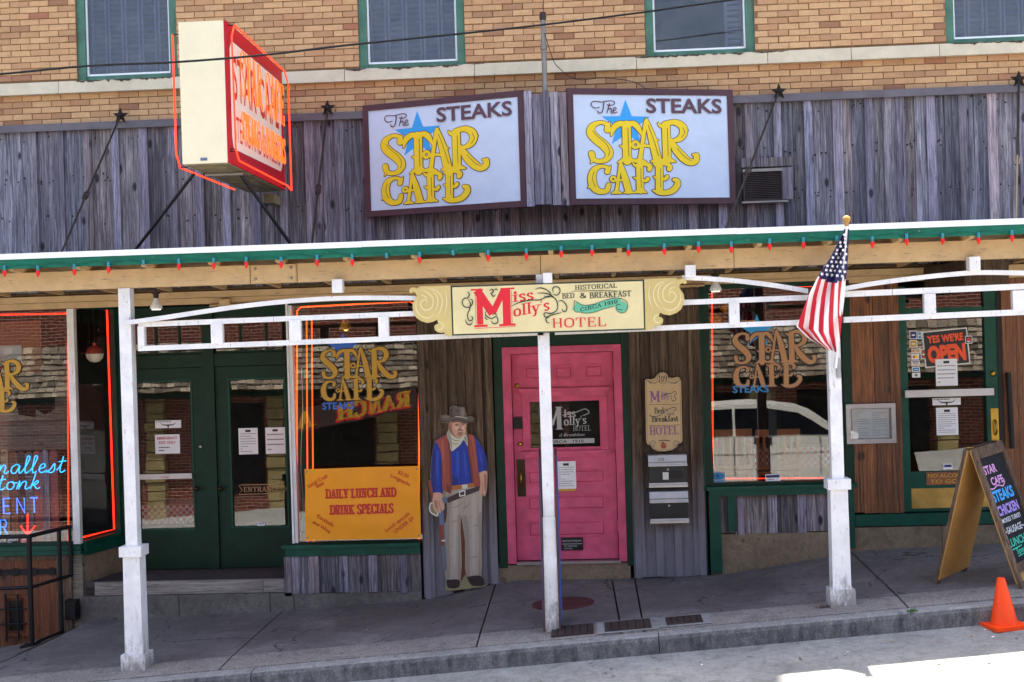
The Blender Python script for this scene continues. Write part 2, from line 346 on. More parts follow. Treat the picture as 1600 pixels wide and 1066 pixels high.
# ------------------------------------------------------------------ curves and lettering
def smooth(pts, n=6):
    P = [tuple(p) for p in pts]; out = []
    for i in range(len(P) - 1):
        p0 = P[max(i - 1, 0)]; p1 = P[i]; p2 = P[i + 1]; p3 = P[min(i + 2, len(P) - 1)]
        for k in range(n):
            t = k / n; t2, t3 = t * t, t * t * t
            out.append(tuple(.5 * (2 * b + (c - a) * t + (2 * a - 5 * b + 4 * c - d) * t2 + (3 * b - a - 3 * c + d) * t3) for a, b, c, d in zip(p0, p1, p2, p3)))
    out.append(P[-1]); return out
class Art:
    """flat print: strokes laid as thin sheets on a plane; every stroke a hair above the last"""
    def __init__(s, mb, fn, step=.00004, base=0.0): s.mb = mb; s.fn = fn; s.d = base; s.step = step; s.mir = False
    def _add(s, pts, faces, mat):
        s.d += s.step
        s.mb.add([s.fn(x, y, s.d) for x, y in pts], faces, mat)
    def ribbon(s, pts, ws, mat, sm=True, cap=True, grow=0.0):
        if not isinstance(ws, (list, tuple)): ws = [ws] * len(pts)
        q = [(p[0], p[1], w_) for p, w_ in zip(pts, ws)]
        if sm and len(q) > 2: q = smooth(q, 5)
        L = []; N = len(q)
        for i in range(N):
            a = q[max(i - 1, 0)]; b = q[min(i + 1, N - 1)]; dx, dy = b[0] - a[0], b[1] - a[1]; l = math.hypot(dx, dy) or 1e-9
            h = max(q[i][2], 0) / 2 + grow; L.append((q[i][0] - dy / l * h, q[i][1] + dx / l * h, q[i][0] + dy / l * h, q[i][1] - dx / l * h))
        vs = []; fs = []
        for a in L: vs += [(a[0], a[1]), (a[2], a[3])]
        for i in range(N - 1): fs.append((2 * i, 2 * i + 1, 2 * i + 3, 2 * i + 2))
        s._add(vs, fs, mat)
        if cap:
            for e in (q[0], q[-1]):
                r = e[2] / 2 + grow
                if r > 0: s.disc(e[0], e[1], r, mat, 12)
    def disc(s, x, y, r, mat, n=20, sx=1):
        s._add([(x + r * sx * math.cos(2 * math.pi * k / n), y + r * math.sin(2 * math.pi * k / n)) for k in range(n)], [list(range(n))], mat)
    def poly(s, pts, mat):
        s._add(pts, [list(range(len(pts)))], mat)
    def rect(s, x0, y0, x1, y1, mat): s.poly([(x0, y0), (x1, y0), (x1, y1), (x0, y1)], mat)
    def star(s, x, y, r, mat, rot=90, inner=.4):
        s.poly([(x + (r if k % 2 == 0 else r * inner) * math.cos(rad(rot + 36 * k)), y + (r if k % 2 == 0 else r * inner) * math.sin(rad(rot + 36 * k))) for k in range(10)], mat)
GL = {
 'A': (.80, 'D .40 1 .68 0|T .40 1 .12 0|T .2 .34 .6 .34|F .12 0|F .68 0'),
 'B': (.78, 'S .2 0 1|C .2 .97 .5 .98 .62 .76 .5 .54 .2 .52|C .2 .52 .58 .5 .7 .26 .55 .02 .2 .03'),
 'C': (.76, 'C .68 .72 .6 .93 .4 .98 .17 .8 .12 .5 .17 .2 .4 .02 .6 .07 .7 .28|T .69 .95 .69 .68'),
 'D': (.84, 'S .2 0 1|C .2 .97 .52 .95 .73 .72 .73 .3 .52 .05 .2 .03'),
 'E': (.74, 'S .2 0 1|T .2 .97 .62 .97|T .2 .03 .66 .03|T .2 .52 .5 .52|T .62 1 .62 .76|T .66 0 .66 .26|T .5 .62 .5 .42'),
 'F': (.70, 'S .2 0 1|T .2 .97 .62 .97|T .2 .5 .5 .5|T .62 1 .62 .74|T .5 .6 .5 .4'),
 'G': (.84, 'C .68 .72 .6 .93 .4 .98 .17 .8 .12 .5 .17 .2 .4 .02 .66 .1|D .68 .42 .68 .04|T .5 .44 .8 .44'),
 'H': (.86, 'S .2 0 1|S .68 0 1|T .2 .5 .68 .5'), 'I': (.44, 'S .22 0 1'),
 'J': (.6, 'C .4 .9 .4 .3 .3 .03 .1 .08 .08 .2|F .4 1'),
 'K': (.86, 'S .2 0 1|T .24 .42 .66 .98|D .36 .55 .70 0|F .66 1|F .70 0'),
 'L': (.72, 'S .2 0 1|T .2 .03 .64 .03|T .64 0 .64 .28'),
 'M': (1.0, 'T .18 1 .18 0|D .18 1 .5 .2|T .5 .2 .78 1|S .8 0 1|F .18 0|F .14 1'),
 'N': (.88, 'T .2 1 .2 0|D .2 1 .68 0|T .68 0 .68 1|F .2 0|F .16 1|F .68 1'),
 'O': (.86, 'C .43 .98 .18 .84 .13 .5 .18 .16 .43 .02 .68 .16 .73 .5 .68 .84 .43 .98'),
 'P': (.76, 'S .2 0 1|C .2 .97 .54 .97 .66 .74 .54 .5 .2 .48'),
 'R': (.82, 'S .2 0 1|C .2 .97 .52 .97 .64 .76 .52 .54 .2 .52|D .42 .52 .68 0|F .72 0'),
 'S': (.70, 'C .58 .78 .5 .95 .32 .98 .14 .86 .15 .66 .35 .52 .56 .38 .58 .15 .38 .02 .2 .05 .1 .24|T .59 .98 .59 .74|T .1 .02 .1 .28'),
 'T': (.80, 'S .4 0 .97|T .08 .97 .72 .97|T .08 1 .08 .7|T .72 1 .72 .7'),
 'U': (.86, 'C .2 .97 .2 .3 .28 .07 .44 .02 .6 .07 .66 .3 .66 .97|F .2 1|F .66 1'),
 'V': (.8, 'D .14 1 .4 0|T .4 0 .68 1|F .14 1|F .68 1'), 'W': (1.1, 'D .12 1 .34 0|T .34 0 .54 .9|D .54 .9 .76 0|T .76 0 .98 1|F .12 1|F .98 1'),
 'X': (.8, 'D .14 1 .66 0|T .64 1 .14 0|F .14 1|F .66 0'), 'Y': (.8, 'D .14 1 .4 .48|T .66 1 .4 .48|S .4 0 .48|F .12 1|F .68 1'),
 '1': (.5, 'S .26 0 1|T .08 .82 .26 .98'), '9': (.62, 'C .5 .62 .32 .46 .13 .62 .16 .88 .32 .98 .48 .86 .5 .55 .42 .2 .2 .02'),
 '0': (.66, 'C .33 .98 .16 .8 .13 .5 .16 .2 .33 .02 .5 .2 .53 .5 .5 .8 .33 .98'),
 '&': (.86, 'C .7 .5 .55 .1 .3 .02 .12 .2 .2 .42 .42 .6 .5 .82 .36 .98 .22 .84 .3 .6 .74 .02'),
 'i': (.36, 'S .18 0 .62|B .18 .82'), 's': (.46, 'C .38 .48 .3 .62 .14 .58 .12 .42 .34 .24 .36 .1 .22 .02 .1 .1'),
 'o': (.6, 'C .3 .64 .12 .52 .1 .3 .14 .1 .3 .01 .46 .1 .5 .3 .46 .52 .3 .64'), 'l': (.36, 'S .18 0 1'),
 'y': (.6, 'D .1 .62 .3 .04|T .52 .62 .3 .04|C .3 .04 .22 -.22 .05 -.26|F .1 .62|F .52 .62'), "'": (.22, 'T .1 1 .08 .76'), ' ': (.4, ''),
 'e': (.56, 'T .12 .34 .46 .36|C .46 .36 .4 .6 .2 .6 .1 .3 .2 .05 .46 .1'), 'd': (.6, 'C .44 .55 .2 .6 .1 .3 .2 .04 .44 .1|S .46 0 1'),
 'r': (.44, 'S .14 0 .62|C .16 .45 .3 .62 .4 .56'), 'a': (.56, 'C .12 .5 .28 .64 .42 .5 .42 .04|C .42 .36 .16 .34 .1 .14 .24 .02 .42 .14'),
 'k': (.6, 'S .14 0 1|T .16 .28 .48 .62|D .26 .38 .5 0'), 'f': (.42, 'C .4 .92 .26 1 .18 .8 .18 0|T .06 .6 .34 .6|F .18 0'), 't': (.42, 'C .18 .92 .18 .2 .26 .02 .4 .1|T .04 .62 .36 .62')}
def serif(art, txt, x, y, h, width, mat, wt=.17, wn=.06, sl=.11, st=.06, rise=0.0, grow=0.0, curve=None, order=1):
    """slab/serif lettering drawn stroke by stroke, fitted to the given width; rise = slope; curve(x)->dy"""
    adv = sum(GL.get(c, GL[' '])[0] for c in txt) or 1; kx = width / adv; cx = x
    for c in txt:
        a, ops = GL.get(c, GL[' '])
        def T(u, v): X = cx + u * kx; return (X, y + v * h + rise * (X - x) + (curve((X - x) / width) if curve else 0))
        for op in filter(None, ops.split('|')):
            o, *n = op.split(); n = [float(q) for q in n]
            def stem(x0, y0, x1, y1, w_):
                dx, dy = (x1 - x0) * kx, (y1 - y0) * h; l = math.hypot(dx, dy) or 1e-9; ver = abs(dy) / l
                art.ribbon([T(x0, y0), T(x1, y1)], w_ * (kx * ver + h * (1 - ver)), mat, False, False, grow)
            def foot(px, py):
                yy = min(max(py, st / 2), 1 - st / 2) if py in (0, 1) else py
                art.ribbon([T(px - sl - wt / 2, yy), T(px + sl + wt / 2, yy)], st * h, mat, False, False, grow)
            if o == 'S': stem(n[0], n[1], n[0], n[2], wt); foot(n[0], n[1]) ; foot(n[0], n[2] if n[2] < .9 else 1)
            elif o == 'D': stem(*n, wt)
            elif o == 'T': stem(*n, wn)
            elif o == 'F': foot(n[0], n[1])
            elif o == 'B': art.disc(*T(n[0], n[1]), wt * kx * .62 + grow, mat, 12)
            elif o == 'C':
                p = smooth([(n[i], n[i + 1]) for i in range(0, len(n), 2)], 5); ws = []
                for i in range(len(p)):
                    a0, b0 = p[max(i - 1, 0)], p[min(i + 1, len(p) - 1)]; dx, dy = (b0[0] - a0[0]) * kx, (b0[1] - a0[1]) * h; l = math.hypot(dx, dy) or 1e-9
                    ws.append((wn + (wt - wn) * (abs(dy) / l) ** 1.4) * kx)
                art.ribbon([T(*q) for q in p], ws, mat, False, False, grow)
        cx += a * kx
_tc = {}
def textmesh(body, bold):
    k = (body, bold)
    if k not in _tc:
        cu = bpy.data.curves.new('txt', 'FONT'); cu.body = body; cu.size = 1; cu.offset = bold; cu.resolution_u = 3
        o = bpy.data.objects.new('txt', cu); COL.objects.link(o); dg = bpy.context.evaluated_depsgraph_get(); me = o.evaluated_get(dg).to_mesh()
        vs = [(v.co.x, v.co.y) for v in me.vertices]; fs = [list(p.vertices) for p in me.polygons]
        bpy.data.objects.remove(o); bpy.data.curves.remove(cu); _tc[k] = (vs, fs)
    return _tc[k]
def sans(art, txt, x, y, h, width, mat, bold=.0, rot=0, slant=0, align='l', rise=0.0):
    """plain lettering: cap height h, fitted to width (None = natural)"""
    vs, fs = textmesh(txt, bold)
    if not vs: return
    x0, x1 = min(v[0] for v in vs), max(v[0] for v in vs); k = h / .73; kx = (width / (x1 - x0)) if width else k; W_ = (x1 - x0) * kx
    ox = {'l': 0, 'c': -W_ / 2, 'r': -W_}[align]; c, s = math.cos(rad(rot)), math.sin(rad(rot)); out = []
    for v in vs:
        X, Yy = (v[0] - x0) * kx + ox + slant * v[1] * k, v[1] * k; Yy += rise * X; out.append((x + X * c - Yy * s, y + X * s + Yy * c))
    art._add(out, fs, mat)
def lines(art, x0, x1, y0, y1, n, mat, th=.25, seed=1):
    r = random.Random(seed)
    for i in range(n):
        y = y1 + (y0 - y1) * (i + .5) / n; h = (y1 - y0) / n * th; a = x0
        while a < x1:
            l = (x1 - x0) * r.uniform(.06, .16); b = min(a + l, x1)
            art.rect(a, y - h / 2, b, y + h / 2, mat); a = b + (x1 - x0) * .025
            if r.random() < .06: break
def logo(art, ox, oy, s, fill, line, g=.004, layers=True):
    P = lambda pts: [(ox + a * s, oy + b * s) for a, b in pts]
    ST = [([(.215,.458),(.207,.494),(.165,.504),(.118,.48),(.108,.437),(.14,.395),(.19,.352),(.220,.302),(.20,.26),(.155,.247),(.118,.262),(.108,.298)], [.04,.024,.02,.036,.052,.055,.056,.05,.032,.022,.03,.036]),
      ([(.118,.262),(.10,.235)], [.02,.004]), ([(.222,.47),(.228,.508)], [.02,.003]),
      ([(.336,.49),(.334,.25)], .052), ([(.275,.238),(.30,.252),(.334,.262),(.37,.252),(.398,.240)], [.006,.02,.04,.02,.006]),
      ([(.236,.418),(.256,.472),(.298,.498),(.336,.486),(.376,.50),(.408,.474),(.436,.418)], [.006,.034,.032,.034,.032,.034,.006]), ([(.29,.35),(.315,.34),(.336,.32)], [.004,.02,.03]),
      ([(.460,.51),(.438,.38),(.416,.252)], [.02,.022,.026]), ([(.466,.522),(.50,.40),(.53,.255)], [.02,.048,.052]), ([(.366,.246),(.41,.252),(.455,.244)], [.006,.028,.006]),
      ([(.488,.246),(.53,.254),(.578,.246)], [.006,.03,.006]), ([(.416,.345),(.45,.352),(.51,.342)], .014),
      ([(.410,.357),(.404,.372),(.39,.377),(.376,.370),(.370,.357),(.378,.342),(.39,.337),(.404,.343),(.41,.352)], .016), ([(.505,.385),(.54,.39)], [.02,.004]),
      ([(.592,.49),(.592,.255)], .05), ([(.544,.243),(.592,.256),(.648,.243)], [.006,.036,.006]), ([(.542,.503),(.562,.482),(.60,.502),(.655,.508),(.70,.478),(.705,.435),(.68,.40),(.64,.385),(.615,.39)], [.006,.022,.026,.034,.046,.046,.036,.02,.01]),
      ([(.70,.46),(.735,.455)], [.03,.003]), ([(.622,.39),(.65,.33),(.70,.27),(.745,.24),(.782,.25),(.785,.283)], [.02,.046,.052,.042,.034,.036]), ([(.785,.285),(.762,.292)], [.02,.01]),
      ([(.205,.178),(.203,.205),(.165,.213),(.122,.19),(.104,.13),(.12,.07),(.16,.045),(.198,.055),(.21,.09)], [.032,.02,.018,.036,.05,.046,.03,.03,.026]), ([(.213,.19),(.226,.218)], [.02,.003]), ([(.11,.10),(.078,.072)], [.03,.003]),
      ([(.286,.222),(.273,.13),(.258,.045)], [.014,.016,.02]), ([(.292,.234),(.315,.14),(.337,.05)], [.014,.038,.04]), ([(.228,.034),(.258,.042),(.292,.034)], [.004,.02,.004]), ([(.305,.036),(.337,.044),(.375,.036)], [.004,.022,.004]),
      ([(.258,.118),(.29,.122),(.33,.115)], .011), ([(.256,.128),(.250,.14),(.24,.143),(.228,.136),(.226,.125),(.236,.115),(.248,.116),(.256,.124)], .012),
      ([(.412,.216),(.412,.052)], .042), ([(.372,.036),(.412,.05),(.455,.036)], [.004,.03,.004]), ([(.368,.236),(.385,.218),(.42,.228),(.458,.226),(.480,.208),(.474,.192)], [.004,.016,.018,.022,.026,.026]), ([(.43,.120),(.452,.116),(.464,.130)], [.012,.018,.022]), ([(.37,.14),(.40,.125)], [.003,.02]),
      ([(.540,.216),(.536,.058)], .045), ([(.50,.238),(.518,.22),(.55,.23),(.588,.228),(.610,.210),(.604,.194)], [.004,.016,.018,.022,.028,.028]), ([(.555,.132),(.575,.127),(.588,.142)], [.012,.018,.024]), ([(.50,.145),(.525,.13)], [.003,.02]),
      ([(.494,.052),(.53,.038),(.575,.035),(.62,.048),(.652,.082),(.655,.112),(.635,.122)], [.006,.026,.03,.034,.036,.032,.022])]
    if line:
        for p, w_ in ST: art.ribbon(P(p), [q * s for q in w_] if isinstance(w_, list) else w_ * s, line, True, True, g * s)
    for p, w_ in ST: art.ribbon(P(p), [q * s for q in w_] if isinstance(w_, list) else w_ * s, fill, True, True, .0018 * s if fill == 'yellow' else -.0012 * s)
def xz(Y): return lambda x, y, d: (x, Y - d, y)          # print on a plane facing the street

# ------------------------------------------------------------------ ground
def lerp_tab(tab, x):
    if x <= tab[0][0]: return tab[0][1]
    for (a, b), (c, d) in zip(tab, tab[1:]):
        if x <= c: return b + (d - b) * (x - a) / (c - a)
    return tab[-1][1]
PA = [(-20, -1.6), (-6.9, -.72), (-6.2, -.66), (-5.62, -.52), (-5.46, -.40), (-3.2, -.33), (-1.7, -.24), (-.86, -.055), (.5, -.07), (1.4, -.045), (2.8, .18), (3.6, .2), (4.6, .23), (20, 1.35)]
def gz(x, y):
    b = .073 * x - .045; t = min(1, max(0, -y / 2.3)) ** .8
    z = lerp_tab(PA, x) * (1 - t) + b * t
    if y < -2.3: z = b - .02 * (-y - 2.3) / .5
    return z
YK = -2.80   # kerb front
def sz(x, y):       # street surface
    return gz(x, YK) - .15 - .055 * max(0, (YK - y))
MATS['joint'] = MATS['mulch']
g = MB()
nx = 60
for i in range(nx):
    x0, x1 = -30 + i, -29 + i
    for ya, yb in ((YK + .05, -3.6), (-3.6, -6), (-6, -10), (-10, -17)):
        g.add([(x0, yb, sz(x0, yb)), (x1, yb, sz(x1, yb)), (x1, ya, sz(x1, ya)), (x0, ya, sz(x0, ya))], [(0, 1, 2, 3)], 'street_conc')
g.build('street', kind='structure', label='grey concrete street sloping up past the kerb')
g = MB(); g.add([(-250, -17, -3.2), (250, -17, -3.2), (250, -250, -3.2), (-250, -250, -3.2)], [(0, 3, 2, 1)], 'street_conc'); g.build('ground', kind='structure')
pav = empty('pavement', (0, -1.4, 0), kind='structure')
bed = MB()
for i in range(56):
    x0, x1 = -14 + i * .5, -13.5 + i * .5
    bed.add([(x0, YK + .1, gz(x0, YK) - .035), (x1, YK + .1, gz(x1, YK) - .035), (x1, .06, gz(x1, 0) - .035), (x0, .06, gz(x0, 0) - .035)], [(0, 1, 2, 3)], 'mulch')
bed.build('joint_bed', pav)
def slab(x0a, x1a, x0b, x1b, ya, yb, mat):   # ya = back (near wall) , yb = front ; x at back / front
    m = MB(); nx_, ny = max(2, int((x1a - x0a) / .22)), max(1, int((ya - yb) / .3)); vs = []; fs = []
    dz = random.uniform(-.003, .003)
    for j in range(ny + 1):
        t = j / ny; y = ya + (yb - ya) * t; a = x0a + (x0b - x0a) * t; b = x1a + (x1b - x1a) * t
        for i in range(nx_ + 1):
            x = a + (b - a) * i / nx_; vs.append((x, y, gz(x, y) + dz))
    for j in range(ny):
        for i in range(nx_): k = j * (nx_ + 1) + i; fs.append((k, k + nx_ + 1, k + nx_ + 2, k + 1))
    n = len(vs); ring = [i for i in range(nx_ + 1)] + [j * (nx_ + 1) + nx_ for j in range(1, ny + 1)] + [ny * (nx_ + 1) + i for i in range(nx_ - 1, -1, -1)] + [j * (nx_ + 1) for j in range(ny - 1, 0, -1)]
    low = [(vs[i][0], vs[i][1], vs[i][2] - .05) for i in ring]; L = len(ring)
    for k in range(L): fs.append((ring[k], ring[(k + 1) % L], n + (k + 1) % L, n + k))
    m.add(vs + low, fs, mat); return m.build('paving_slab', pav)
def gp(px, py):    # where a pixel of the photograph meets the pavement
    y = -1.5
    for _ in range(30):
        p = at(px, py, y); z = gz(p.x, y); s_ = (z - CAM.z) / (p.z - CAM.z); q = CAM + (p - CAM) * s_; y = y * .5 + max(-2.8, min(0, q.y)) * .5
    return at(px, py, y)
JT = [(-12, -12), (-9.2, -9.2), (-7.4, -7.3)]
for a, b in (((443, 954), (335, 1055)), ((773, 916), (742, 1021)), ((992, 906), (1003, 965)), ((1329, 858), (1425, 956))):
    p, q = gp(*a), gp(*b); k = (q.x - p.x) / min(-.2, (q.y - p.y)); JT.append((p.x - k * (0 - p.y) * 1 if False else p.x + (0 - p.y) * (-k) * -1, p.x + (-2.2 - p.y) * k))
p, q = gp(58, 1026), gp(3, 1064); JT.append((-5.63, -5.72))
JT = sorted(JT) + [(5.0, 5.05), (7.0, 7.0), (10, 10), (13, 13)]
GAP = .008
for (a0, b0), (a1, b1) in zip(JT, JT[1:]):
    mids = [(a0, b0), (a1, b1)]
    if a0 < -.2 < a1 and a1 < 2: mids = [(a0, b0), (.22, .24), (a1, b1)]
    for (c0, d0), (c1, d1) in zip(mids, mids[1:]):
        e = (d0 - c0) / 2.2, (d1 - c1) / 2.2
        slab(c0 + GAP, c1 - GAP, d0 + GAP, d1 - GAP, -.005, -2.19, 'slab')
        slab(d0 + GAP, d1 - GAP, d0 + e[0] * .4 + GAP, d1 + e[1] * .4 - GAP, -2.205, -2.63, 'aggregate')
# kerb: rounded stones end to end
kb = empty('kerb', (0, YK, 0), kind='structure')
ks = [-14, -11, -8.4, -5.6, -2.9, .55, 3.45, 6.4, 9.5, 13]
for a, b in zip(ks, ks[1:]):
    m = MB(); a += .004; b -= .004; nn = 8; prof = [(-2.64, -.3), (-2.64, .0), (-2.755, -.002), (-2.785, -.012), (-2.805, -.04), (-2.815, -.165), (-2.815, -.3)]; vs = []
    for i in range(nn + 1):
        x = a + (b - a) * i / nn
        for y, dz in prof: vs.append((x, y, gz(x, YK) + dz))
    n = len(prof); fs = [(i * n + j, (i + 1) * n + j, (i + 1) * n + j + 1, i * n + j + 1) for i in range(nn) for j in range(n - 1)] + [list(range(n)), list(range(nn * n, nn * n + n))[::-1]]
    m.add(vs, fs, 'kerb_conc'); m.build('kerb_stone', kb)
# utility covers
def cover(px0, px1, py, w_, d_, label, rim):
    p = gp((px0 + px1) / 2, py); y1 = max(p.y, -2.42); x0, x1 = X_(px0, py, y1), X_(px1, py, y1); m = MB()
    def q(a, b, c, d, h, mat): m.hexa([(a, c, gz(a, c) + .001), (b, c, gz(b, c) + .001), (b, d, gz(b, d) + .001), (a, d, gz(a, d) + .001), (a, c, gz(a, c) + h), (b, c, gz(b, c) + h), (b, d, gz(b, d) + h), (a, d, gz(a, d) + h)], mat)
    y0 = y1 - d_ / 2; y2 = y1 + d_ / 2
    if rim: q(x0 - .07, x1 + .07, y0 - .05, y2 + .05, .006, 'kerb_conc')
    q(x0, x1, y0, y2, .013, 'cover_iron')
    for i in range(5): u = x0 + (x1 - x0) * (i + .7) / 5.6; q(u, u + .012, y0 + .02, y2 - .02, .017, 'rust')
    m.build('utility_cover', None, label, 'manhole cover')
cover(862, 928, 997, .5, .3, 'dark iron utility cover flush in the pavement in front of the middle post', False)
cover(945, 1017, 988, .5, .3, 'largest iron utility cover, in a concrete rim between two others', True)
cover(1041, 1097, 980, .4, .24, 'iron utility cover with rounded rim, the one farthest from the middle post', True)
p = gp(880, 943); m = MB(); vs = [(p.x + .30 * math.cos(a), p.y + .30 * math.sin(a), gz(p.x + .30 * math.cos(a), p.y + .30 * math.sin(a)) + .004) for a in [k * math.pi / 14 for k in range(28)]]
m.add(vs + [(x, y, z - .02) for x, y, z in vs], [list(range(28))] + [(k, k + 28, (k + 1) % 28 + 28, (k + 1) % 28) for k in range(28)], 'red_manhole'); m.build('manhole_cover', None, 'round reddish cover in the pavement before the pink door', 'manhole cover')

# ------------------------------------------------------------------ the building
B = empty('hotel_building', (0, 4, 0), 'two storey yellow brick building with weathered wood shopfront and pink door', 'building')
ZS = 4.925            # top of wooden siding
ZTOP = 8.35
UW = []               # upper windows: x0,x1,z0
for a, b, yb in ((119, 276, 126), (560, 726, 110), (1008, 1179, 91), (1478, 1648, 71)):
    x0, x1, z0, _ = R(a, b, 0, yb, .0); UW.append((x0, x1, 5.395))
UZ1 = 6.95
wall = MB()
xs = [-13] + [c for u in UW for c in (u[0], u[1])] + [13]
for i in range(0, len(xs), 2): wall.box(xs[i], xs[i + 1], .012, .3, 5.395, UZ1, 'mortar')
wall.box(-13, 13, .012, .3, 3.0, 5.395, 'mortar'); wall.box(-13, 13, .012, .3, UZ1, ZTOP, 'mortar')
brick_wall = wall.build('brick_wall', B)
bl, bh = .2065, .0595; pitch, plen = .0665, .213
cells = []
z = 4.93 + .0; row = 0
def inwin(x): 
    return any(u[0] - .001 < x < u[1] + .001 for u in UW)
rows = [ZS + .012 + pitch * k for k in range(0, 5)] + [5.425 + pitch * k for k in range(0, 14)]
for ri, z in enumerate(rows):
    above = z > 5.4
    segs = [(-6.6, 5.1)] if not above else [(max(-6.6, xs[i]), min(5.1, xs[i + 1])) for i in range(0, len(xs), 2)]
    for sa, sb in segs:
        k = math.floor(sa / plen) - 1
        while True:
            x0 = k * plen + (plen / 2 if ri % 2 else 0); x1 = x0 + bl; k += 1
            if x0 > sb: break
            c0, c1 = max(x0, sa + .002), min(x1, sb - .002)
            if c1 - c0 < .03: continue
            hh = bh if z + bh < 5.262 or above else 5.262 - z
            if hh < .02: continue
            cells.append((c0, c1, z, hh))
def bricklet(m, x0, x1, z0, h, y, mat):
    e = .004; m.hexa([(x0, y + e, z0), (x1, y + e, z0), (x1, .02, z0), (x0, .02, z0), (x0, y + e, z0 + h), (x1, y + e, z0 + h), (x1, .02, z0 + h), (x0, .02, z0 + h)], mat)
    k = len(m.v) - 8
    m.v[k:k] = []  # body; bevelled face added below
    m.add([(x0, y + e, z0), (x1, y + e, z0), (x1, y + e, z0 + h), (x0, y + e, z0 + h), (x0 + e, y, z0 + e), (x1 - e, y, z0 + e), (x1 - e, y, z0 + h - e), (x0 + e, y, z0 + h - e)],
          [(4, 5, 6, 7), (0, 1, 5, 4), (1, 2, 6, 5), (2, 3, 7, 6), (3, 0, 4, 7)], mat)
full = [c for c in cells if abs(c[1] - c[0] - bl) < .001 and abs(c[3] - bh) < .001 and -6.2 < c[0] < 4.7 and c[2] < 6.25 and not (-3.45 < c[0] < -3.03)]
full.sort(key=lambda c: abs(c[0] + .1 - .3) + (0 if c[2] > 5.4 else .8)); single = full[:292]; ss = set(single)
bp = []
for q in range(4):
    m = MB(); bricklet(m, -bl / 2, bl / 2, 0, bh, [-.004, -.001, -.006, .001][q], 'brick_single')
    bp.append(m)
protos = [m.build('brick', brick_wall, origin=(0, 0, 0)) for m in bp]
for i, c in enumerate(single):
    pr_ = protos[i % 4]
    o = pr_ if i < 4 else copy_piece(pr_, brick_wall, (0, 0, 0))
    o.location = Vector(((c[0] + c[1]) / 2 + random.uniform(-.002, .002), random.uniform(-.002, .002), c[2] + random.uniform(-.0015, .0015))) - wpos(brick_wall)
m = MB()
for c in cells:
    if c not in ss: bricklet(m, c[0], c[1], c[2], c[3], random.uniform(-.006, .001), 'brick_many')
m.build('brick_courses', brick_wall, kind='stuff')
led = empty('stone_ledge', (0, -.05, 5.33), parent=B)
lj = [-13] + [X_(a, b) for a, b in ((95, 138), (300, 125), (540, 118), (742, 108), (994, 98), (1198, 90), (1328, 85), (1465, 78))] + [5.6, 13]
for a, b in zip(lj, lj[1:]): 
    m = MB(); m.hexa([(a + .003, -.075, 5.262), (b - .003, -.075, 5.262), (b - .003, .05, 5.262), (a + .003, .05, 5.262), (a + .003, -.06, 5.39), (b - .003, -.06, 5.39), (b - .003, .05, 5.40), (a + .003, .05, 5.40)], 'ledge'); m.build('ledge_block', led)
# upper windows
for i, (x0, x1, z0) in enumerate(UW):
    W_ = empty('window', ((x0 + x1) / 2, .1, z0), parent=B)
    fw = .085; x0 += .002; x1 -= .002
    m = MB(); m.box(x0, x0 + fw, .03, .15, z0, UZ1, 'window_green').box(x1 - fw, x1, .03, .15, z0, UZ1, 'window_green').box(x0 + fw, x1 - fw, .05, .15, z0, z0 + .06, 'window_green').box(x0 + fw, x1 - fw, .05, .15, UZ1 - .08, UZ1, 'window_green')
    m.build('frame', W_)
    a, b, c = x0 + fw + .002, x1 - fw - .002, z0 + .062
    m = MB(); m.box(a, a + .018, .06, .085, c, UZ1 - .09, 'white_trim').box(b - .018, b, .06, .085, c, UZ1 - .09, 'white_trim').box(a + .018, b - .018, .06, .085, c, c + .02, 'white_trim'); m.build('screen_frame', W_)
    bx('pane', W_, a + .018, b - .018, .078, .082, c + .02, UZ1 - .09, 'upper_glass')
    if i != 2:
        m = MB(); n = 5; wd = (b - a) / n
        for k in range(n):
            s0 = a + k * wd; m.box(s0 + .01, s0 + .03, .20, .225, c, UZ1 - .1, 'shutter').box(s0 + wd - .03, s0 + wd - .01, .20, .225, c, UZ1 - .1, 'shutter')
            for j in range(24): zz = c + .03 + j * .06; m.hexa([(s0 + .03, .20, zz), (s0 + wd - .03, .20, zz), (s0 + wd - .03, .22, zz + .03), (s0 + .03, .22, zz + .03), (s0 + .03, .20, zz + .006), (s0 + wd - .03, .20, zz + .006), (s0 + wd - .03, .22, zz + .036), (s0 + .03, .22, zz + .036)], 'curtain')
        m.box(a, b, .24, .25, c - .03, UZ1, 'curtain'); m.build('shutter', W_)
    else:
        m = MB(); s0, s1 = b - .2, b
        for j in range(24): zz = c + .03 + j * .06; m.box(s0 + .03, s1 - .03, .2, .215, zz, zz + .035, 'shutter')
        m.box(s0, s0 + .03, .195, .22, c, UZ1, 'shutter').box(s1 - .03, s1, .195, .22, c, UZ1, 'shutter'); m.build('shutter', W_)
m = MB()
m.box(-13, 13, .32, 9, 3.35, 3.45, 'interior').box(-13, 13, 8.9, 9.1, -2, ZTOP, 'interior').box(-13, 13, -.15, 9.1, ZTOP, ZTOP + .15, 'ledge').box(-13.1, -13, .02, 9.1, -2.5, ZTOP, 'interior').box(13, 13.1, .02, 9.1, -2.5, ZTOP, 'interior')
m.build('roof_and_rear_walls', B)
bx('shadow_blocker', B, -13, 1.95, .0, 9, ZTOP + .152, 16.2, 'brick_many')  # unseen block added above the roof to cast the shadow edge on the street
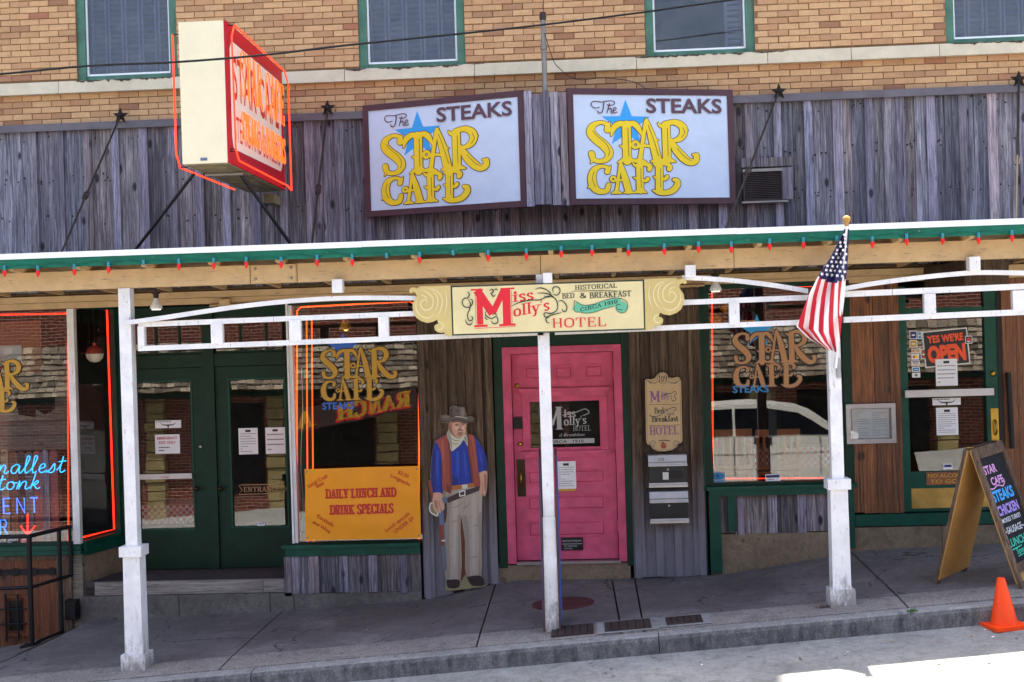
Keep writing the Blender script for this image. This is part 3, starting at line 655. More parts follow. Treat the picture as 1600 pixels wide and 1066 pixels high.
# siding
sid = bx('siding', B, -13, 13, -.02, .010, 3.12, ZS - .02, 'dark_wood')
def boards(par, x0, x1, zb, zt, Y, mat, bmat, spacing=.305, bw=.088, start=None, th=.022, split=.45, batten=True, seed=3, names=('board', 'batten')):
    """vertical boards between x0 and x1 with battens over the joints; zb, zt may be functions of x"""
    r = random.Random(seed); fb = zb if callable(zb) else (lambda x: zb); ft = zt if callable(zt) else (lambda x: zt)
    x = x0 if start is None else start; edges = [x0] if x > x0 else []
    while x < x1: edges.append(x); x += spacing * r.uniform(.93, 1.07)
    edges.append(x1)
    def bd(a, b, y0, y1, mt, nm, ext=0):
        if b - a < .015: return
        m = MB(); l = r.uniform(-.002, .002)
        m.hexa([(a, y0, fb(a) + ext), (b, y0, fb(b) + ext), (b, y1, fb(b) + ext), (a, y1, fb(a) + ext), (a + l, y0, ft(a)), (b + l, y0, ft(b)), (b + l, y1, ft(b)), (a + l, y1, ft(a))], mt); m.build(nm, par)
    for a, b in zip(edges, edges[1:]):
        if r.random() < split and b - a > .2:
            c = a + (b - a) * r.uniform(.4, .6); bd(a + .002, c - .002, Y - th, Y, mat, names[0], r.uniform(-.01, .01)); bd(c + .002, b - .002, Y - th - .004, Y, mat, names[0], r.uniform(-.01, .01))
        else: bd(a + .002, b - .002, Y - th - r.uniform(0, .004), Y, mat, names[0], r.uniform(-.01, .01))
    if batten:
        for e in edges[1:-1]: bd(e - bw / 2 + r.uniform(-.008, .008), e + bw / 2, Y - th - .030, Y - th - .005, bmat, names[1], r.uniform(-.015, .01))
boards(sid, -6.6, 5.2, 3.14, ZS - .004, -.022, 'grey_wood', 'grey_batten', start=X_(57, 300))
m = MB()
for k in range(420):
    x = random.uniform(-6.3, 4.9); z = random.choice([3.45, 3.9, 4.35, 4.8]) + random.uniform(-.06, .06); r_ = random.uniform(.006, .009)
    m.add([(x + r_ * math.cos(a), -.0795 - .0, z + r_ * math.sin(a)) for a in (0, 1.05, 2.1, 3.14, 4.2, 5.25)] , [(5, 4, 3, 2, 1, 0)], 'rust') if False else m.box(x - r_, x + r_, -.052, -.04, z - r_, z + r_, 'rust')
m.build('nail_heads', sid, kind='stuff')
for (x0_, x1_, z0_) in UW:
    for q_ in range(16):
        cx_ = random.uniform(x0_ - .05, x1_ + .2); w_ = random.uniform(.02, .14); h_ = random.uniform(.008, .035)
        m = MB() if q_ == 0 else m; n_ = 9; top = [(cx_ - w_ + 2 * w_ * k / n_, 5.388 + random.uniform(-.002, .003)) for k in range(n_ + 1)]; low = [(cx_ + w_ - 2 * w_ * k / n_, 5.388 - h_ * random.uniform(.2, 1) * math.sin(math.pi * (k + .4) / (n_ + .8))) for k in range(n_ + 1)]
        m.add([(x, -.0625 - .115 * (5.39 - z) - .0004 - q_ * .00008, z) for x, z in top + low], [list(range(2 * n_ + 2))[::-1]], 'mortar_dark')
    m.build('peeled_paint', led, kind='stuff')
bx('flashing', B, -13, 13, -.105, -.02, ZS - .002, ZS + .055 - .05 + .003, 'flashing'); 
m = MB(); m.hexa([(-13, -.11, ZS - .07), (13, -.11, ZS - .07), (13, -.082, ZS - .07), (-13, -.082, ZS - .07), (-13, -.108, ZS - .003), (13, -.108, ZS - .003), (13, -.08, ZS - .003), (-13, -.08, ZS - .003)], 'flashing'); m.build('flashing', B)

# ground floor structure -------------------------------------------------
YD = .75                                          # plane of the recessed doors
xA = X_(116, 670)                                  # corner post by the left window
xR0, xR1 = xA, X_(452, 670)                        # recess
rm = MB()                                          # rooms behind the glass
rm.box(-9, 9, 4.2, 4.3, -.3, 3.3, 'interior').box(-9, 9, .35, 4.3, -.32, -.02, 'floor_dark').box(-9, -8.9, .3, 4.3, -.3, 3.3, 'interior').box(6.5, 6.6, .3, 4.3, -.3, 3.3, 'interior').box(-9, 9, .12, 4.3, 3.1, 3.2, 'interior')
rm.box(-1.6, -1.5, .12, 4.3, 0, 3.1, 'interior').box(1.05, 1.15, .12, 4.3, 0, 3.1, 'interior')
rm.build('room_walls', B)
hz0 = Z_(300, 486, YD) ; 
# tan header boards above the shopfront
hd = empty('header', (0, .0, 3), parent=B)
for k, (za, zb_) in enumerate(((2.955, 3.02), (3.024, 3.09))): bx('header_board', hd, -7, 7, -.03 - .01 * k, .02, za, zb_, 'tan_paint')
# left shop window
def shopwin(px0, px1, pyt, pyb, Y, name='shop_window', label=None, frame='white_trim', fw=.035, fl=True, frr=True, dep=.08):
    x0, x1, z0, z1 = R(px0, px1, pyt, pyb, Y); W_ = empty(name, ((x0 + x1) / 2, Y, z0), parent=B); 
    if label: W_['label'] = label
    bx('pane', W_, x0, x1, Y + .02, Y + .025, z0, z1, 'shop_glass')
    m = MB()
    if fl: m.box(x0 - fw, x0, Y - .02, Y + dep, z0, z1, frame)
    if frr: m.box(x1, x1 + fw, Y - .02, Y + dep, z0, z1, frame)
    m.box(x0 - fw, x1 + fw, Y - .015, Y + dep, z1, z1 + .05, 'dark_green').box(x0 - fw, x1 + fw, Y - .022, Y + dep, z0 - .03, z0, 'dark_green'); m.build('frame', W_)
    return W_, x0, x1, z0, z1
WL, lx0, lx1, lz0, lz1 = shopwin(-190, 110.5, 487, 850, 0, label='shop window with neon lettering at the left end', fl=False, frr=False)
bx('corner_post', B, xA - .03, xA + .045, -.04, .035, lz0 - .02, 2.95, 'white_paint')
bx('sill', B, -7.4, xA + .06, -.075, .06, lz0 - .13, lz0 - .085, 'green_paint'); bx('sill', B, -7.4, xA + .05, -.055, .05, lz0 - .084, lz0 - .031, 'green_paint')
# angled side window of the entry recess
xB = X_(188, 680, YD); ang = Vector((xB - (xA + .05), YD, 0)); aL = ang.length; au = ang.normalized(); an = Vector((au.y, -au.x, 0))
ox, oy = xA + .05, .03
def side(x, y, z): return (ox + au.x * x - an.x * y, oy + au.y * x - an.y * y, z)     # x along the wall, y into the wall
SW = empty('side_window', (ox, oy, lz0), parent=B)
m = MB(side); m.box(0, aL - .04, .0, .005, lz0, lz1 + .04, 'shop_glass'); m.build('pane', SW)
m = MB(side); m.box(aL - .10, aL, -.02, .08, lz0 - .03, 2.95, 'green_paint').box(0, aL - .1, -.02, .08, lz1 + .04, 2.95, 'green_paint').box(0, aL - .1, -.03, .08, lz0 - .05, lz0, 'green_paint'); m.build('frame', SW)
m = MB(side); m.box(-.02, aL, -.05, .1, lz0 - .15, lz0 - .05, 'green_paint'); m.build('sill', SW)
m = MB(side); m.box(0.02, aL, .0, .1, -.6, lz0 - .15, 'base_stone'); m.build('side_wall', B)
bx('corner_boards', B, xA - .06, xA + .05, -.02, .05, -.5, lz0 - .135, 'pale_wood')
# recessed double doors
zf = Z_(330, 889, YD); zt = Z_(330, 574, YD)
dw = empty('entrance_doors', ((xR0 + xR1) / 2, YD, zf), parent=B)
xJ = [X_(p_, 730, YD) for p_ in (178, 214, 322, 341, 462)]
bx('pilaster', B, xB - .05, xJ[1] - .115, YD - .03, YD + .1, -.1, 2.96, 'dark_green')
bx('door_frame', B, xJ[1] - .11, xJ[1] - .012, YD - .04, YD + .08, zf, 2.96, 'dark_green'); bx('mullion', B, xJ[2] + .006, xJ[3] - .006, YD - .045, YD + .08, zf, 2.96, 'dark_green')
bx('door_frame', B, xJ[4] + .01, xJ[4] + .2, YD - .03, YD + .08, zf, 2.96, 'dark_green')
for (a, b, gx0, gx1, gy0, gy1, kx, nm) in ((xJ[1] - .010, xJ[2] + .003, 217, 301, 597, 826, 309, 'l'), (xJ[3] - .004, xJ[4] + .008, 362, 447, 593, 822, 347, 'r')):
    D = empty('entrance_door', ((a + b) / 2, YD, zf), parent=B); ga, gb, gz0, gz1 = R(gx0, gx1, gy0, gy1, YD)
    m = MB(); m.box(a, ga, YD - .01, YD + .04, zf + .01, zt, 'dark_green').box(gb, b, YD - .01, YD + .04, zf + .01, zt, 'dark_green').box(ga, gb, YD - .01, YD + .04, zf + .01, gz0, 'dark_green').box(ga, gb, YD - .01, YD + .04, gz1, zt, 'dark_green')
    e = .02
    for q in ((ga - e, ga, gz0 - e, gz1 + e), (gb, gb + e, gz0 - e, gz1 + e)): m.box(q[0], q[1], YD - .02, YD - .01, q[2], q[3], 'green_paint')
    m.box(ga, gb, YD - .02, YD - .01, gz0 - e, gz0, 'green_paint').box(ga, gb, YD - .02, YD - .01, gz1, gz1 + e, 'green_paint'); m.build('leaf', D)
    bx('pane', D, ga, gb, YD + .01, YD + .015, gz0, gz1, 'shop_glass')
    kxx, kz = X_(kx, 763, YD), Z_(kx, 763, YD); m = MB(); m.box(kxx - .05, kxx + .05, YD - .016, YD - .01, kz - .035, kz + .035, 'dark_green').lathe((kxx, YD - .016, kz), [(.012, 0), (.012, -.03), (.028, -.04), (.026, -.06), (.01, -.066)], 'bronze', 14, 'y'); m.build('knob', D)
    if nm == 'l':
        m = MB(); m.lathe((X_(314, 698, YD), YD - .01, Z_(314, 698, YD)), [(.02, 0), (.02, -.012), (.008, -.015)], 'steel', 12, 'y'); m.build('lock', D)
        x0, x1, z0, z1 = R(217, 302, 740, 748, YD); m = MB(); m.box(x0, x1, YD - .05, YD - .022, z0, z1, 'steel'); a_ = Art(m, xz(YD - .05)); sans(a_, 'ALARM', (x0 + x1) / 2, z0 + .012, .02, None, 'print_red', .01, align='c'); m.build('push_bar', D)
# transom
zt2 = Z_(330, 553, YD); zt3 = Z_(330, 497, YD)
bx('transom_rail', B, xJ[1] - .010, xJ[2] + .003, YD - .03, YD + .06, zt + .008, zt2, 'dark_green'); bx('transom_rail', B, xJ[3] - .004, xJ[4] + .008, YD - .03, YD + .06, zt + .008, zt2, 'dark_green')
for a, b in ((xJ[1] - .01, xJ[2]), (xJ[3], xJ[4])):
    T_ = empty('transom', ((a + b) / 2, YD, zt2), parent=B); bx('pane', T_, a, b, YD + .02, YD + .025, zt2 + .03, zt3, 'shop_glass')
    m = MB(); m.box(a, b, YD, YD + .05, zt2 + .002, zt2 + .03, 'dark_green').box(a, b, YD, YD + .05, zt3, 2.96, 'dark_green')
    for k in range(1, 3): c = a + (b - a) * k / 3; m.box(c - .012, c + .012, YD + .005, YD + .05, zt2 + .03, zt3, 'dark_green')
    m.build('frame', T_)
# entry floor and step
ST = empty('entry_step', ((xR0 + xR1) / 2, 0, -.4), parent=B)
zn = Z_(300, 906, 0)
bx('floor_slab', ST, xA + .06, xR1 + .3, .04, YD + .3, -.5, zf - .002, 'floor_dark')
m = MB(); m.hexa([(xA + .06, .0, zn - .06), (xR1 + .02, .0, zn - .06), (xR1 + .02, .04, zn - .06), (xA + .06, .04, zn - .06), (xA + .06, .0, zn), (xR1 + .02, .0, zn), (xR1 + .02, .04, zf), (xA + .06, .04, zf)], 'floor_dark'); m.build('floor_edge', ST)
z2 = Z_(300, 927, 0); bx('nosing', ST, X_(150, 917), X_(412, 917), -.035, -.002, z2, zn - .004, 'nosing_wood'); bx('nosing', ST, X_(413, 917), X_(448, 917), -.037, -.002, z2, zn - .006, 'nosing_wood')
for a, b in ((X_(130, 945), X_(282, 945)), (X_(282.6, 945), X_(424, 945)), (X_(424.6, 945), X_(461, 945))):
    bx('step_block', ST, a + .002, b - .002, -.06, -.003, -.75, z2 - .006, 'step_conc')
bx('foundation', B, X_(461.5, 940), X_(660, 940), -.05, .1, -.6, Z_(560, 926, -.05) + .0, 'step_conc')
# middle shop window
WM, mx0, mx1, mz0, mz1 = shopwin(461, 655, 474, 846, 0, label='shop window with orange banner across its lower part')
bx('corner_post', B, X_(453, 660), mx0 - .036, -.05, .03, mz0 - .0, 2.955, 'white_paint')
za = Z_(550, 848); zb = Z_(550, 866)
bx('sill', B, X_(443, 855), X_(658, 855), -.10, .05, za - .04, za - .003, 'green_paint'); bx('sill', B, X_(448, 860), X_(658, 860), -.075, .05, zb, za - .041, 'green_paint')
bw_ = bx('stall_riser', B, X_(447, 890), X_(659, 890), -.02, .1, Z_(550, 925), zb - .003, 'dark_wood')
boards(bw_, X_(447, 895), X_(659, 895), Z_(550, 925) + .0, zb - .005, -.022, 'grey_wood', 'grey_batten', start=X_(494, 895), seed=5)
MB().box(X_(446, 895), X_(457, 895), -.06, -.02, Z_(450, 930), zb - .004, 'grey_batten').build('batten', bw_)
# timber-clad wall with the cut-out, pink door, timber-clad wall with the mailboxes
for (a, b, sd_, st_) in ((658, 774, 9, 670), (986, 1098, 12, 1003)):
    x0, x1 = X_(a, 750), X_(b, 750); tw = bx('timber_wall', B, x0, x1, -.02, .12, -.35 if a < 700 else -.1, 2.95, 'dark_wood')
    zl = (lambda x: gz(x, 0) + .012)
    # lower, bleached part and upper, dark part of the same boards
    boards(tw, x0 + .001, x1 - .001, zl, 2.95, -.022, 'timber', 'timber', spacing=.19, bw=.07, start=x0 + .09, seed=sd_, split=.35)
    for k in ((a + 3, a + 9) , (b - 10, b - 2)): bx('edge_board', tw, X_(k[0], 750), X_(k[1] + 3, 750), -.085, -.053, gz(X_(k[0], 750), 0) + .01, 2.95, 'timber')
# pink door ---------------------------------------------------------------
YP = .04
bx('door_surround', B, X_(775.5, 700), X_(788.5, 700), -.045, .1, .07, 2.95, 'dark_green'); bx('door_surround', B, X_(975, 700), X_(985, 700), -.045, .1, .07, 2.95, 'dark_green')
zpt = Z_(880, 540.5); bx('door_surround', B, X_(788.8, 700), X_(974.7, 700), -.03, .1, zpt + .003, 2.95, 'dark_green')
dz0 = Z_(885, 878); PD = empty('pink_door_unit', (X_(882, 880), 0, dz0), parent=B)
fx0, fx1 = X_(789, 700), X_(974.5, 700); lx0_, lx1_ = X_(803, 700), X_(961.5, 700); zlt = Z_(880, 552)
m = MB(); m.box(fx0, lx0_ - .006, -.05, .1, dz0, zpt, 'pink_paint').box(lx1_ + .006, fx1, -.05, .1, dz0, zpt, 'pink_paint').box(lx0_ - .006, lx1_ + .006, -.05, .1, zlt + .006, zpt, 'pink_paint')
m.box(fx0 + .022, lx0_ - .028, -.058, -.05, dz0, zpt - .022, 'pink_paint').box(lx1_ + .028, fx1 - .022, -.058, -.05, dz0, zpt - .022, 'pink_paint').box(lx0_, lx1_, -.058, -.05, zlt + .03, zpt - .022, 'pink_paint'); m.build('door_frame', PD)
gx0, gx1, gz0_, gz1_ = R(829, 937, 627, 699, YP)
m = MB(); m.box(lx0_, gx0, YP, YP + .04, dz0 + .02, zlt, 'pink_paint').box(gx1, lx1_, YP, YP + .04, dz0 + .02, zlt, 'pink_paint').box(gx0, gx1, YP, YP + .04, dz0 + .02, gz0_, 'pink_paint').box(gx0, gx1, YP, YP + .04, gz1_, zlt, 'pink_paint'); leaf = m.build('leaf', PD)
def panel(x0, x1, z0, z1, Y, mat, par, name='door_panel'):
    m = MB(); e = .014
    for q in ((x0, x1, z1 - e, z1), (x0, x1, z0, z0 + e)): m.box(q[0], q[1], Y - .012, Y, q[2], q[3], mat)
    for q in ((x0, x0 + e), (x1 - e, x1)): m.box(q[0], q[1], Y - .012, Y, z0 + e, z1 - e, mat)
    i = .034; a = [(x0 + e + .008, z0 + e + .008), (x1 - e - .008, z1 - e - .008)]; b_ = [(x0 + i, z0 + i), (x1 - i, z1 - i)]
    (p0, q0), (p1, q1) = a; (r0, s0), (r1, s1) = b_
    m.add([(p0, Y - .001, q0), (p1, Y - .001, q0), (p1, Y - .001, q1), (p0, Y - .001, q1), (r0, Y - .013, s0), (r1, Y - .013, s0), (r1, Y - .013, s1), (r0, Y - .013, s1)], [(4, 5, 6, 7), (0, 1, 5, 4), (1, 2, 6, 5), (2, 3, 7, 6), (3, 0, 4, 7)], mat); m.build(name, par)
for q in ((819, 848, 572, 594), (866, 895, 571, 593), (913, 943, 569, 591), (824, 946, 733, 757), (824, 946, 773, 798), (825, 947, 813, 839)): x0, x1, z0, z1 = R(*q, YP); panel(x0, x1, z0, z1, YP, 'pink_paint', PD)
for q, d_ in (((811, 952, 606, 612), .05), ((815, 948, 612, 619), .035), ((815, 953, 704, 709), .05), ((820, 948, 709, 714), .03)): x0, x1, z0, z1 = R(*q, YP); bx('moulding', PD, x0, x1, YP - d_, YP - .001, z0 + .0005, z1 - .0005, 'pink_paint')
for q in ((817, 828, 620, 703), (938, 949, 620, 703)):
    x0, x1, z0, z1 = R(*q, YP); m = MB(); m.box(x0, x1, YP - .02, YP - .001, z0, z1, 'pink_paint')
    for k in range(3): c = x0 + (x1 - x0) * (k + .5) / 3; m.box(c - .007, c + .007, YP - .026, YP - .02, z0 + .02, z1 - .02, 'pink_paint')
    m.build('moulding', PD)
pn = bx('pane', PD, gx0, gx1, YP + .012, YP + .017, gz0_, gz1_, 'shop_glass')
bx('door_lining', PD, gx0 - .1, gx1 + .1, YP + .3, YP + .31, gz0_ - .1, gz1_ + .1, 'black_plastic')
m = MB(); A = Art(m, xz(YP + .0115), .00004); k = (gx1 - gx0) / 108.0
dx = lambda p_: gx0 + (p_ - 829) * k; dzz = lambda p_: gz0_ + (699 - p_) * k
serif(A, 'M', dx(846), dzz(671), .24, .235, 'glass_grey', .2, .1, .06, .04); serif(A, 'iss', dx(881), dzz(652), .085, .13, 'glass_grey', .16, .07); serif(A, "olly's", dx(881), dzz(665), .09, .24, 'glass_grey', .16, .07, rise=.06)
serif(A, 'HOTEL', dx(895), dzz(674), .055, .19, 'glass_grey', .1, .05); sans(A, 'd Breakfast', dx(873), dzz(682), .032, .27, 'glass_grey', slant=.3)
A.ribbon([(dx(880), dzz(649)), (dx(900), dzz(645)), (dx(915), dzz(640)), (dx(921), dzz(646)), (dx(912), dzz(650))], .008, 'glass_grey'); A.rect(dx(862), dzz(693.5), dx(928), dzz(686), 'glass_grey'); sans(A, 'CIRCA   1910', dx(858), dzz(692.3), .032, .36, 'print_black', .015)
m.build('lettering', PD)
for q in ((961.5, 576, 592), (963, 687, 703), (965, 813, 830)): z0, z1 = Z_(q[0], q[2]), Z_(q[0], q[1]); MB().tube([(lx1_ + .003, -.005, z0), (lx1_ + .003, -.005, z1)], .011, 'pink_paint').build('hinge', PD)
x0, x1, z0, z1 = R(808, 821, 718, 776, YP); m = MB(); m.box(x0, x1, YP - .006, YP - .001, z0, z1, 'bronze'); c = (x0 + x1) / 2; m.tube([(c, YP - .005, z0 + .12), (c, YP - .045, z0 + .14), (c, YP - .05, z0 + .19), (c, YP - .045, z0 + .25), (c, YP - .005, z0 + .27)], .009, 'brass'); m.build('handle', PD)
x0, x1, z0, z1 = R(802.5, 816, 652, 670, YP); m = MB(); m.box(x0, x1, YP - .03, YP - .001, z0, z1, 'black_plastic'); m.build('keypad', PD)
for px_, py_ in ((808, 603), (813, 694)): m = MB(); m.lathe((X_(px_, py_, YP), YP - .001, Z_(px_, py_, YP)), [(.026, 0), (.024, -.01), (.012, -.014)], 'brass', 14, 'y'); m.build('lock', PD)
bx('threshold', PD, lx0_ - .005, lx1_ + .02, -.06, YP + .03, dz0 - .015, dz0 + .012, 'steel')
bx('door_stone', B, X_(776, 890), X_(985, 890), -.04, .15, -.3, dz0 - .017, 'base_stone')
# right shop window unit: green posts, sill, boards, stone
WR, rx0, rx1, rz0, rz1 = shopwin(1110.5, 1317, 449, 752, -.02, label='shop window reflecting a white car', frame='dark_green', fw=.09)
bx('corner_post', B, X_(1098, 700), rx0 - .092, -.09, .05, gz(1.3, 0), 2.955, 'green_paint')
z1 = rz0 - .032; bx('sill', B, X_(1102, 760), X_(1336, 760), -.14, .05, z1 - .04, z1, 'green_paint'); bx('sill', B, X_(1106, 766), X_(1330, 766), -.115, .05, z1 - .10, z1 - .041, 'green_paint')
zb_ = Z_(1220, 832); sr = bx('stall_riser', B, X_(1109, 800), X_(1330, 800), .0, .1, zb_, z1 - .102, 'dark_wood')
boards(sr, X_(1109, 800), X_(1330, 800), zb_ + .004, z1 - .104, -.002, 'grey_wood', 'grey_batten', spacing=.32, start=X_(1155, 800), seed=15)
for q in ((1109, 1127, 770, 897), (1137, 1150, 770, 832), (1327, 1335, 765, 858)): x0, x1, z0, zz = R(*q, -.08); bx('post', B, x0, x1, -.10, -.055, z0 + .01, z1 - .101, 'green_paint')
bx('foundation', B, X_(1110, 860), X_(1333, 860), -.05, .1, -.3, zb_, 'base_stone')
# brown boarded wall and cafe door
x0, x1 = X_(1322, 650), X_(1408, 650); bwz = Z_(1400, 800)
bwl = bx('timber_wall', B, x0, x1, -.0, .12, bwz, 2.95, 'cellar_wood', 'warm brown boarded wall'); boards(bwl, x0 + .002, x1, bwz + .002, 2.95, -.002, 'brown_wood', 'brown_wood', spacing=.155, start=x0 + .15, batten=False, seed=21, split=0)
bwl2 = bx('timber_wall', B, X_(1568, 650), 6.6, -.0, .12, bwz, 2.95, 'cellar_wood', 'warm brown boarded wall'); boards(bwl2, X_(1568, 650), 5.6, bwz + .002, 2.95, -.002, 'brown_wood', 'brown_wood', spacing=.15, start=X_(1590, 650), batten=False, seed=23, split=0)
bx('base_rail', B, X_(1334, 810), 6.6, -.07, .1, Z_(1450, 819), Z_(1450, 801), 'green_paint')
for a, b in ((X_(1332, 840), X_(1470, 840)), (X_(1470.5, 840), 6.6)): bx('foundation', B, a + .001, b - .002, -.05, .1, -.3, Z_(1450, 821), 'base_stone')
YC = .02
CD = empty('cafe_door', (X_(1480, 790), YC, .5), parent=B)
for q in ((1400, 1418.5, 448, 799), (1540, 1560, 445, 797)):
    x0, x1, z0, z1 = R(*q, YC); bx('stile', CD, x0, x1, YC - .03, YC + .04, z0, z1, 'green_paint')
gx0, gx1, gz0_, gz1_ = R(1419, 1539.5, 491, 736, YC)
bx('bottom_rail', CD, gx0 - .002, gx1 + .002, YC - .02, YC + .04, Z_(1480, 798, YC), gz0_, 'green_paint'); bx('top_rail', CD, gx0 - .002, gx1 + .002, YC - .02, YC + .04, gz1_, gz1_ + .07, 'green_paint')
bx('pane', CD, gx0, gx1, YC + .01, YC + .015, gz0_, gz1_, 'shop_glass'); bx('pane', CD, gx0, gx1, YC + .01, YC + .015, gz1_ + .07, Z_(1480, 449, YC), 'shop_glass', 'transom pane above the door')
bx('jamb', B, X_(1560.5, 640), X_(1567.5, 640), -.02, .1, bwz, 2.95, 'black_plastic')
x0, x1, z0, z1 = R(1411, 1549, 608, 619, YC); m = MB(); m.box(x0, x1, YC - .09, YC - .06, z0, z1, 'steel').box(x0 + .02, x0 + .06, YC - .06, YC - .03, z0 + .01, z1 - .01, 'steel').box(x1 - .06, x1 - .02, YC - .06, YC - .03, z0 + .01, z1 - .01, 'steel'); m.build('push_bar', CD)
x0, x1, z0, z1 = R(1419, 1545, 762, 793, YC); bx('kick_plate', CD, x0, x1, YC - .026, YC - .021, z0, z1, 'kick_brass')
x0, x1, z0, z1 = R(1446, 1518, 737, 757, YC); m = MB(); m.box(x0, x1, YC - .03, YC - .021, z0, z1, 'copper_plate'); A = Art(m, xz(YC - .03)); sans(A, 'NO ALCOHOL', x0 + .02, z0 + .078, .04, x1 - x0 - .04, 'gold', .015); sans(A, 'TO GO', x0 + .04, z0 + .018, .04, (x1 - x0) * .6, 'gold', .015); m.build('notice_plate', CD)
x0, x1, z0, z1 = R(1547, 1559, 638, 691, YC); m = MB(); m.box(x0, x1, YC - .036, YC - .031, z0, z1, 'brass'); c = (x0 + x1) / 2; m.tube([(c, YC - .035, z0 + .08), (c, YC - .08, z0 + .1), (c, YC - .085, z0 + .16), (c, YC - .07, z0 + .22), (c, YC - .035, z0 + .23)], .010, 'brass'); m.build('handle', CD)
m = MB(); m.lathe((X_(1551, 584), YC - .031, Z_(1551, 584)), [(.032, 0), (.03, -.012), (.015, -.02)], 'brass', 16, 'y'); m.build('lock', CD)
m = MB(); c = X_(1576, 640); m.tube([(X_(1572, 580), -.07, Z_(1572, 582)), (X_(1578, 700), -.07, Z_(1578, 700))], .026, 'iron', 8).box(X_(1570, 590), X_(1577, 590), -.06, -.025, Z_(1572, 592), Z_(1572, 584), 'iron'); m.build('pull_bar', B)
# cellar door below the left window
CE = empty('cellar_door', (-6.2, 0, -.66), parent=B); x0, x1 = -7.3, X_(104, 940)
z0, z1 = -.75, lz0 - .135
boards(CE, x0, X_(92, 940), z0, z1 - .05, .0, 'cellar_wood', 'cellar_wood', spacing=.19, batten=False, seed=31, split=0, names=('plank', 'batten')); bx('frame', CE, X_(92.5, 940), xA - .065, -.05, .04, z0, z1 - .002, 'frame_wood'); bx('frame', CE, x0, X_(92, 940), -.05, .04, z1 - .047, z1 - .002, 'frame_wood')
m = MB(); xs_ = X_(90, 892); zc = Z_(45, 893); m.box(-7.2, xs_, -.036, -.024, zc - .03, zc + .03, 'iron')
for k in range(6): m.lathe((xs_ - .05 - k * .2, -.03, zc), [(.045, 0), (.045, -.012)], 'iron', 12, 'y')
m.build('strap_hinge', CE)
x0, x1, z0, z1 = R(3, 46, 930, 994, -.03); m = MB(); m.box(x0, x1, -.05, -.024, z0, z0 + .03, 'cellar_wood').box(x0, x1, -.05, -.024, z1 - .03, z1, 'cellar_wood').box(x0, x0 + .04, -.05, -.024, z0 + .03, z1 - .03, 'cellar_wood').box(x1 - .04, x1, -.05, -.024, z0 + .03, z1 - .03, 'cellar_wood').box(x0 + .08, x1 - .08, -.03, -.0245, z0 + .06, z1 - .06, 'black_plastic'); m.build('peep_window', CE)
m = MB()
for px_ in (14, 33): m.tube([(X_(px_, 960), -.075, Z_(px_, 926)), (X_(px_, 960), -.075, Z_(px_, 1000))], .011, 'iron')
for py_ in (950, 973): m.tube([(X_(-6, py_), -.07, Z_(20, py_)), (X_(46, py_), -.07, Z_(20, py_))], .009, 'iron')
m.build('grille', CE)

# ------------------------------------------------------------------ canopy over the pavement
YB, YF = -2.3, -2.58
CN = empty('pavement_canopy', (0, -1.3, 3.0), 'wooden pavement canopy with green fascia, tan beam and white posts', 'canopy')
bz0 = 3.035; bz1 = 3.20
bseg = [-7.2, X_(393, 432, YB), X_(466, 430, YB), X_(845, 418, YB), X_(1146, 410, YB), 5.4]
for a, b in zip(bseg, bseg[1:]):
    if abs(a - bseg[1]) < 1e-6: continue
    bx('beam', CN, a + .003, b - .003, YB - .045, YB + .045, bz0, bz1, 'tan_paint')
m = MB(); a, b = bseg[1], bseg[2]; m.box(a + .003, b - .003, YB - .045, YB + .045, bz0, bz1, 'tan_paint'); m.box(a + .01, b - .01, YB - .06, YB - .046, bz0 + .01, bz1 - .005, 'tan_paint')
for ux in (.03, .0): pass
for cx_ in (a + .05, b - .05):
    for cz_ in (bz0 + .04, bz1 - .035): m.lathe((cx_, YB - .06, cz_), [(.014, 0), (.012, -.01)], 'galvanised', 10, 'y')
m.build('splice_plate', CN)
def slope_box(m, x0, x1, ya, za, yb, zb, h, mat): m.hexa([(x0, ya, za), (x1, ya, za), (x1, yb, zb), (x0, yb, zb), (x0, ya, za + h), (x1, ya, za + h), (x1, yb, zb + h), (x0, yb, zb + h)], mat)
xj = X_(132, 424, -2.4)
jx = xj - .59 * 3
while jx < 5.3:
    m = MB(); slope_box(m, jx - .02, jx + .02, YF + .02, 3.205, -.04, 3.10, .09, 'tan_paint'); m.build('joist', CN); jx += .59
for k in range(11):
    ya = YF + .03 + k * .228; yb = ya + .222
    if yb > -.03: yb = -.035
    m = MB(); za = 3.297 - (ya - YF) * .0412; zb = 3.297 - (yb - YF) * .0412; slope_box(m, -7.2, 5.4, ya, za, yb, zb, .018, 'tan_plank'); m.build('deck_board', CN)
m = MB(); slope_box(m, -7.2, 5.4, YF - .0, 3.33, -.04, 3.225, .02, 'flashing'); m.build('roof_sheet', CN)
bx('fascia', CN, -7.2, 5.4, YF - .03, YF, 3.222, 3.302, 'fascia_green')
for a, b, dz_ in ((-7.2, X_(38, 402, YF), 0), (X_(38, 402, YF) + .002, X_(566, 385, YF), 0), (X_(566, 385, YF) + .002, X_(1150, 360, YF), .002), (X_(1150, 360, YF) + .002, 5.4, .0)):
    bx('drip_edge', CN, a, b, YF - .045, YF, 3.303 + dz_, 3.352 + dz_, 'white_trim')
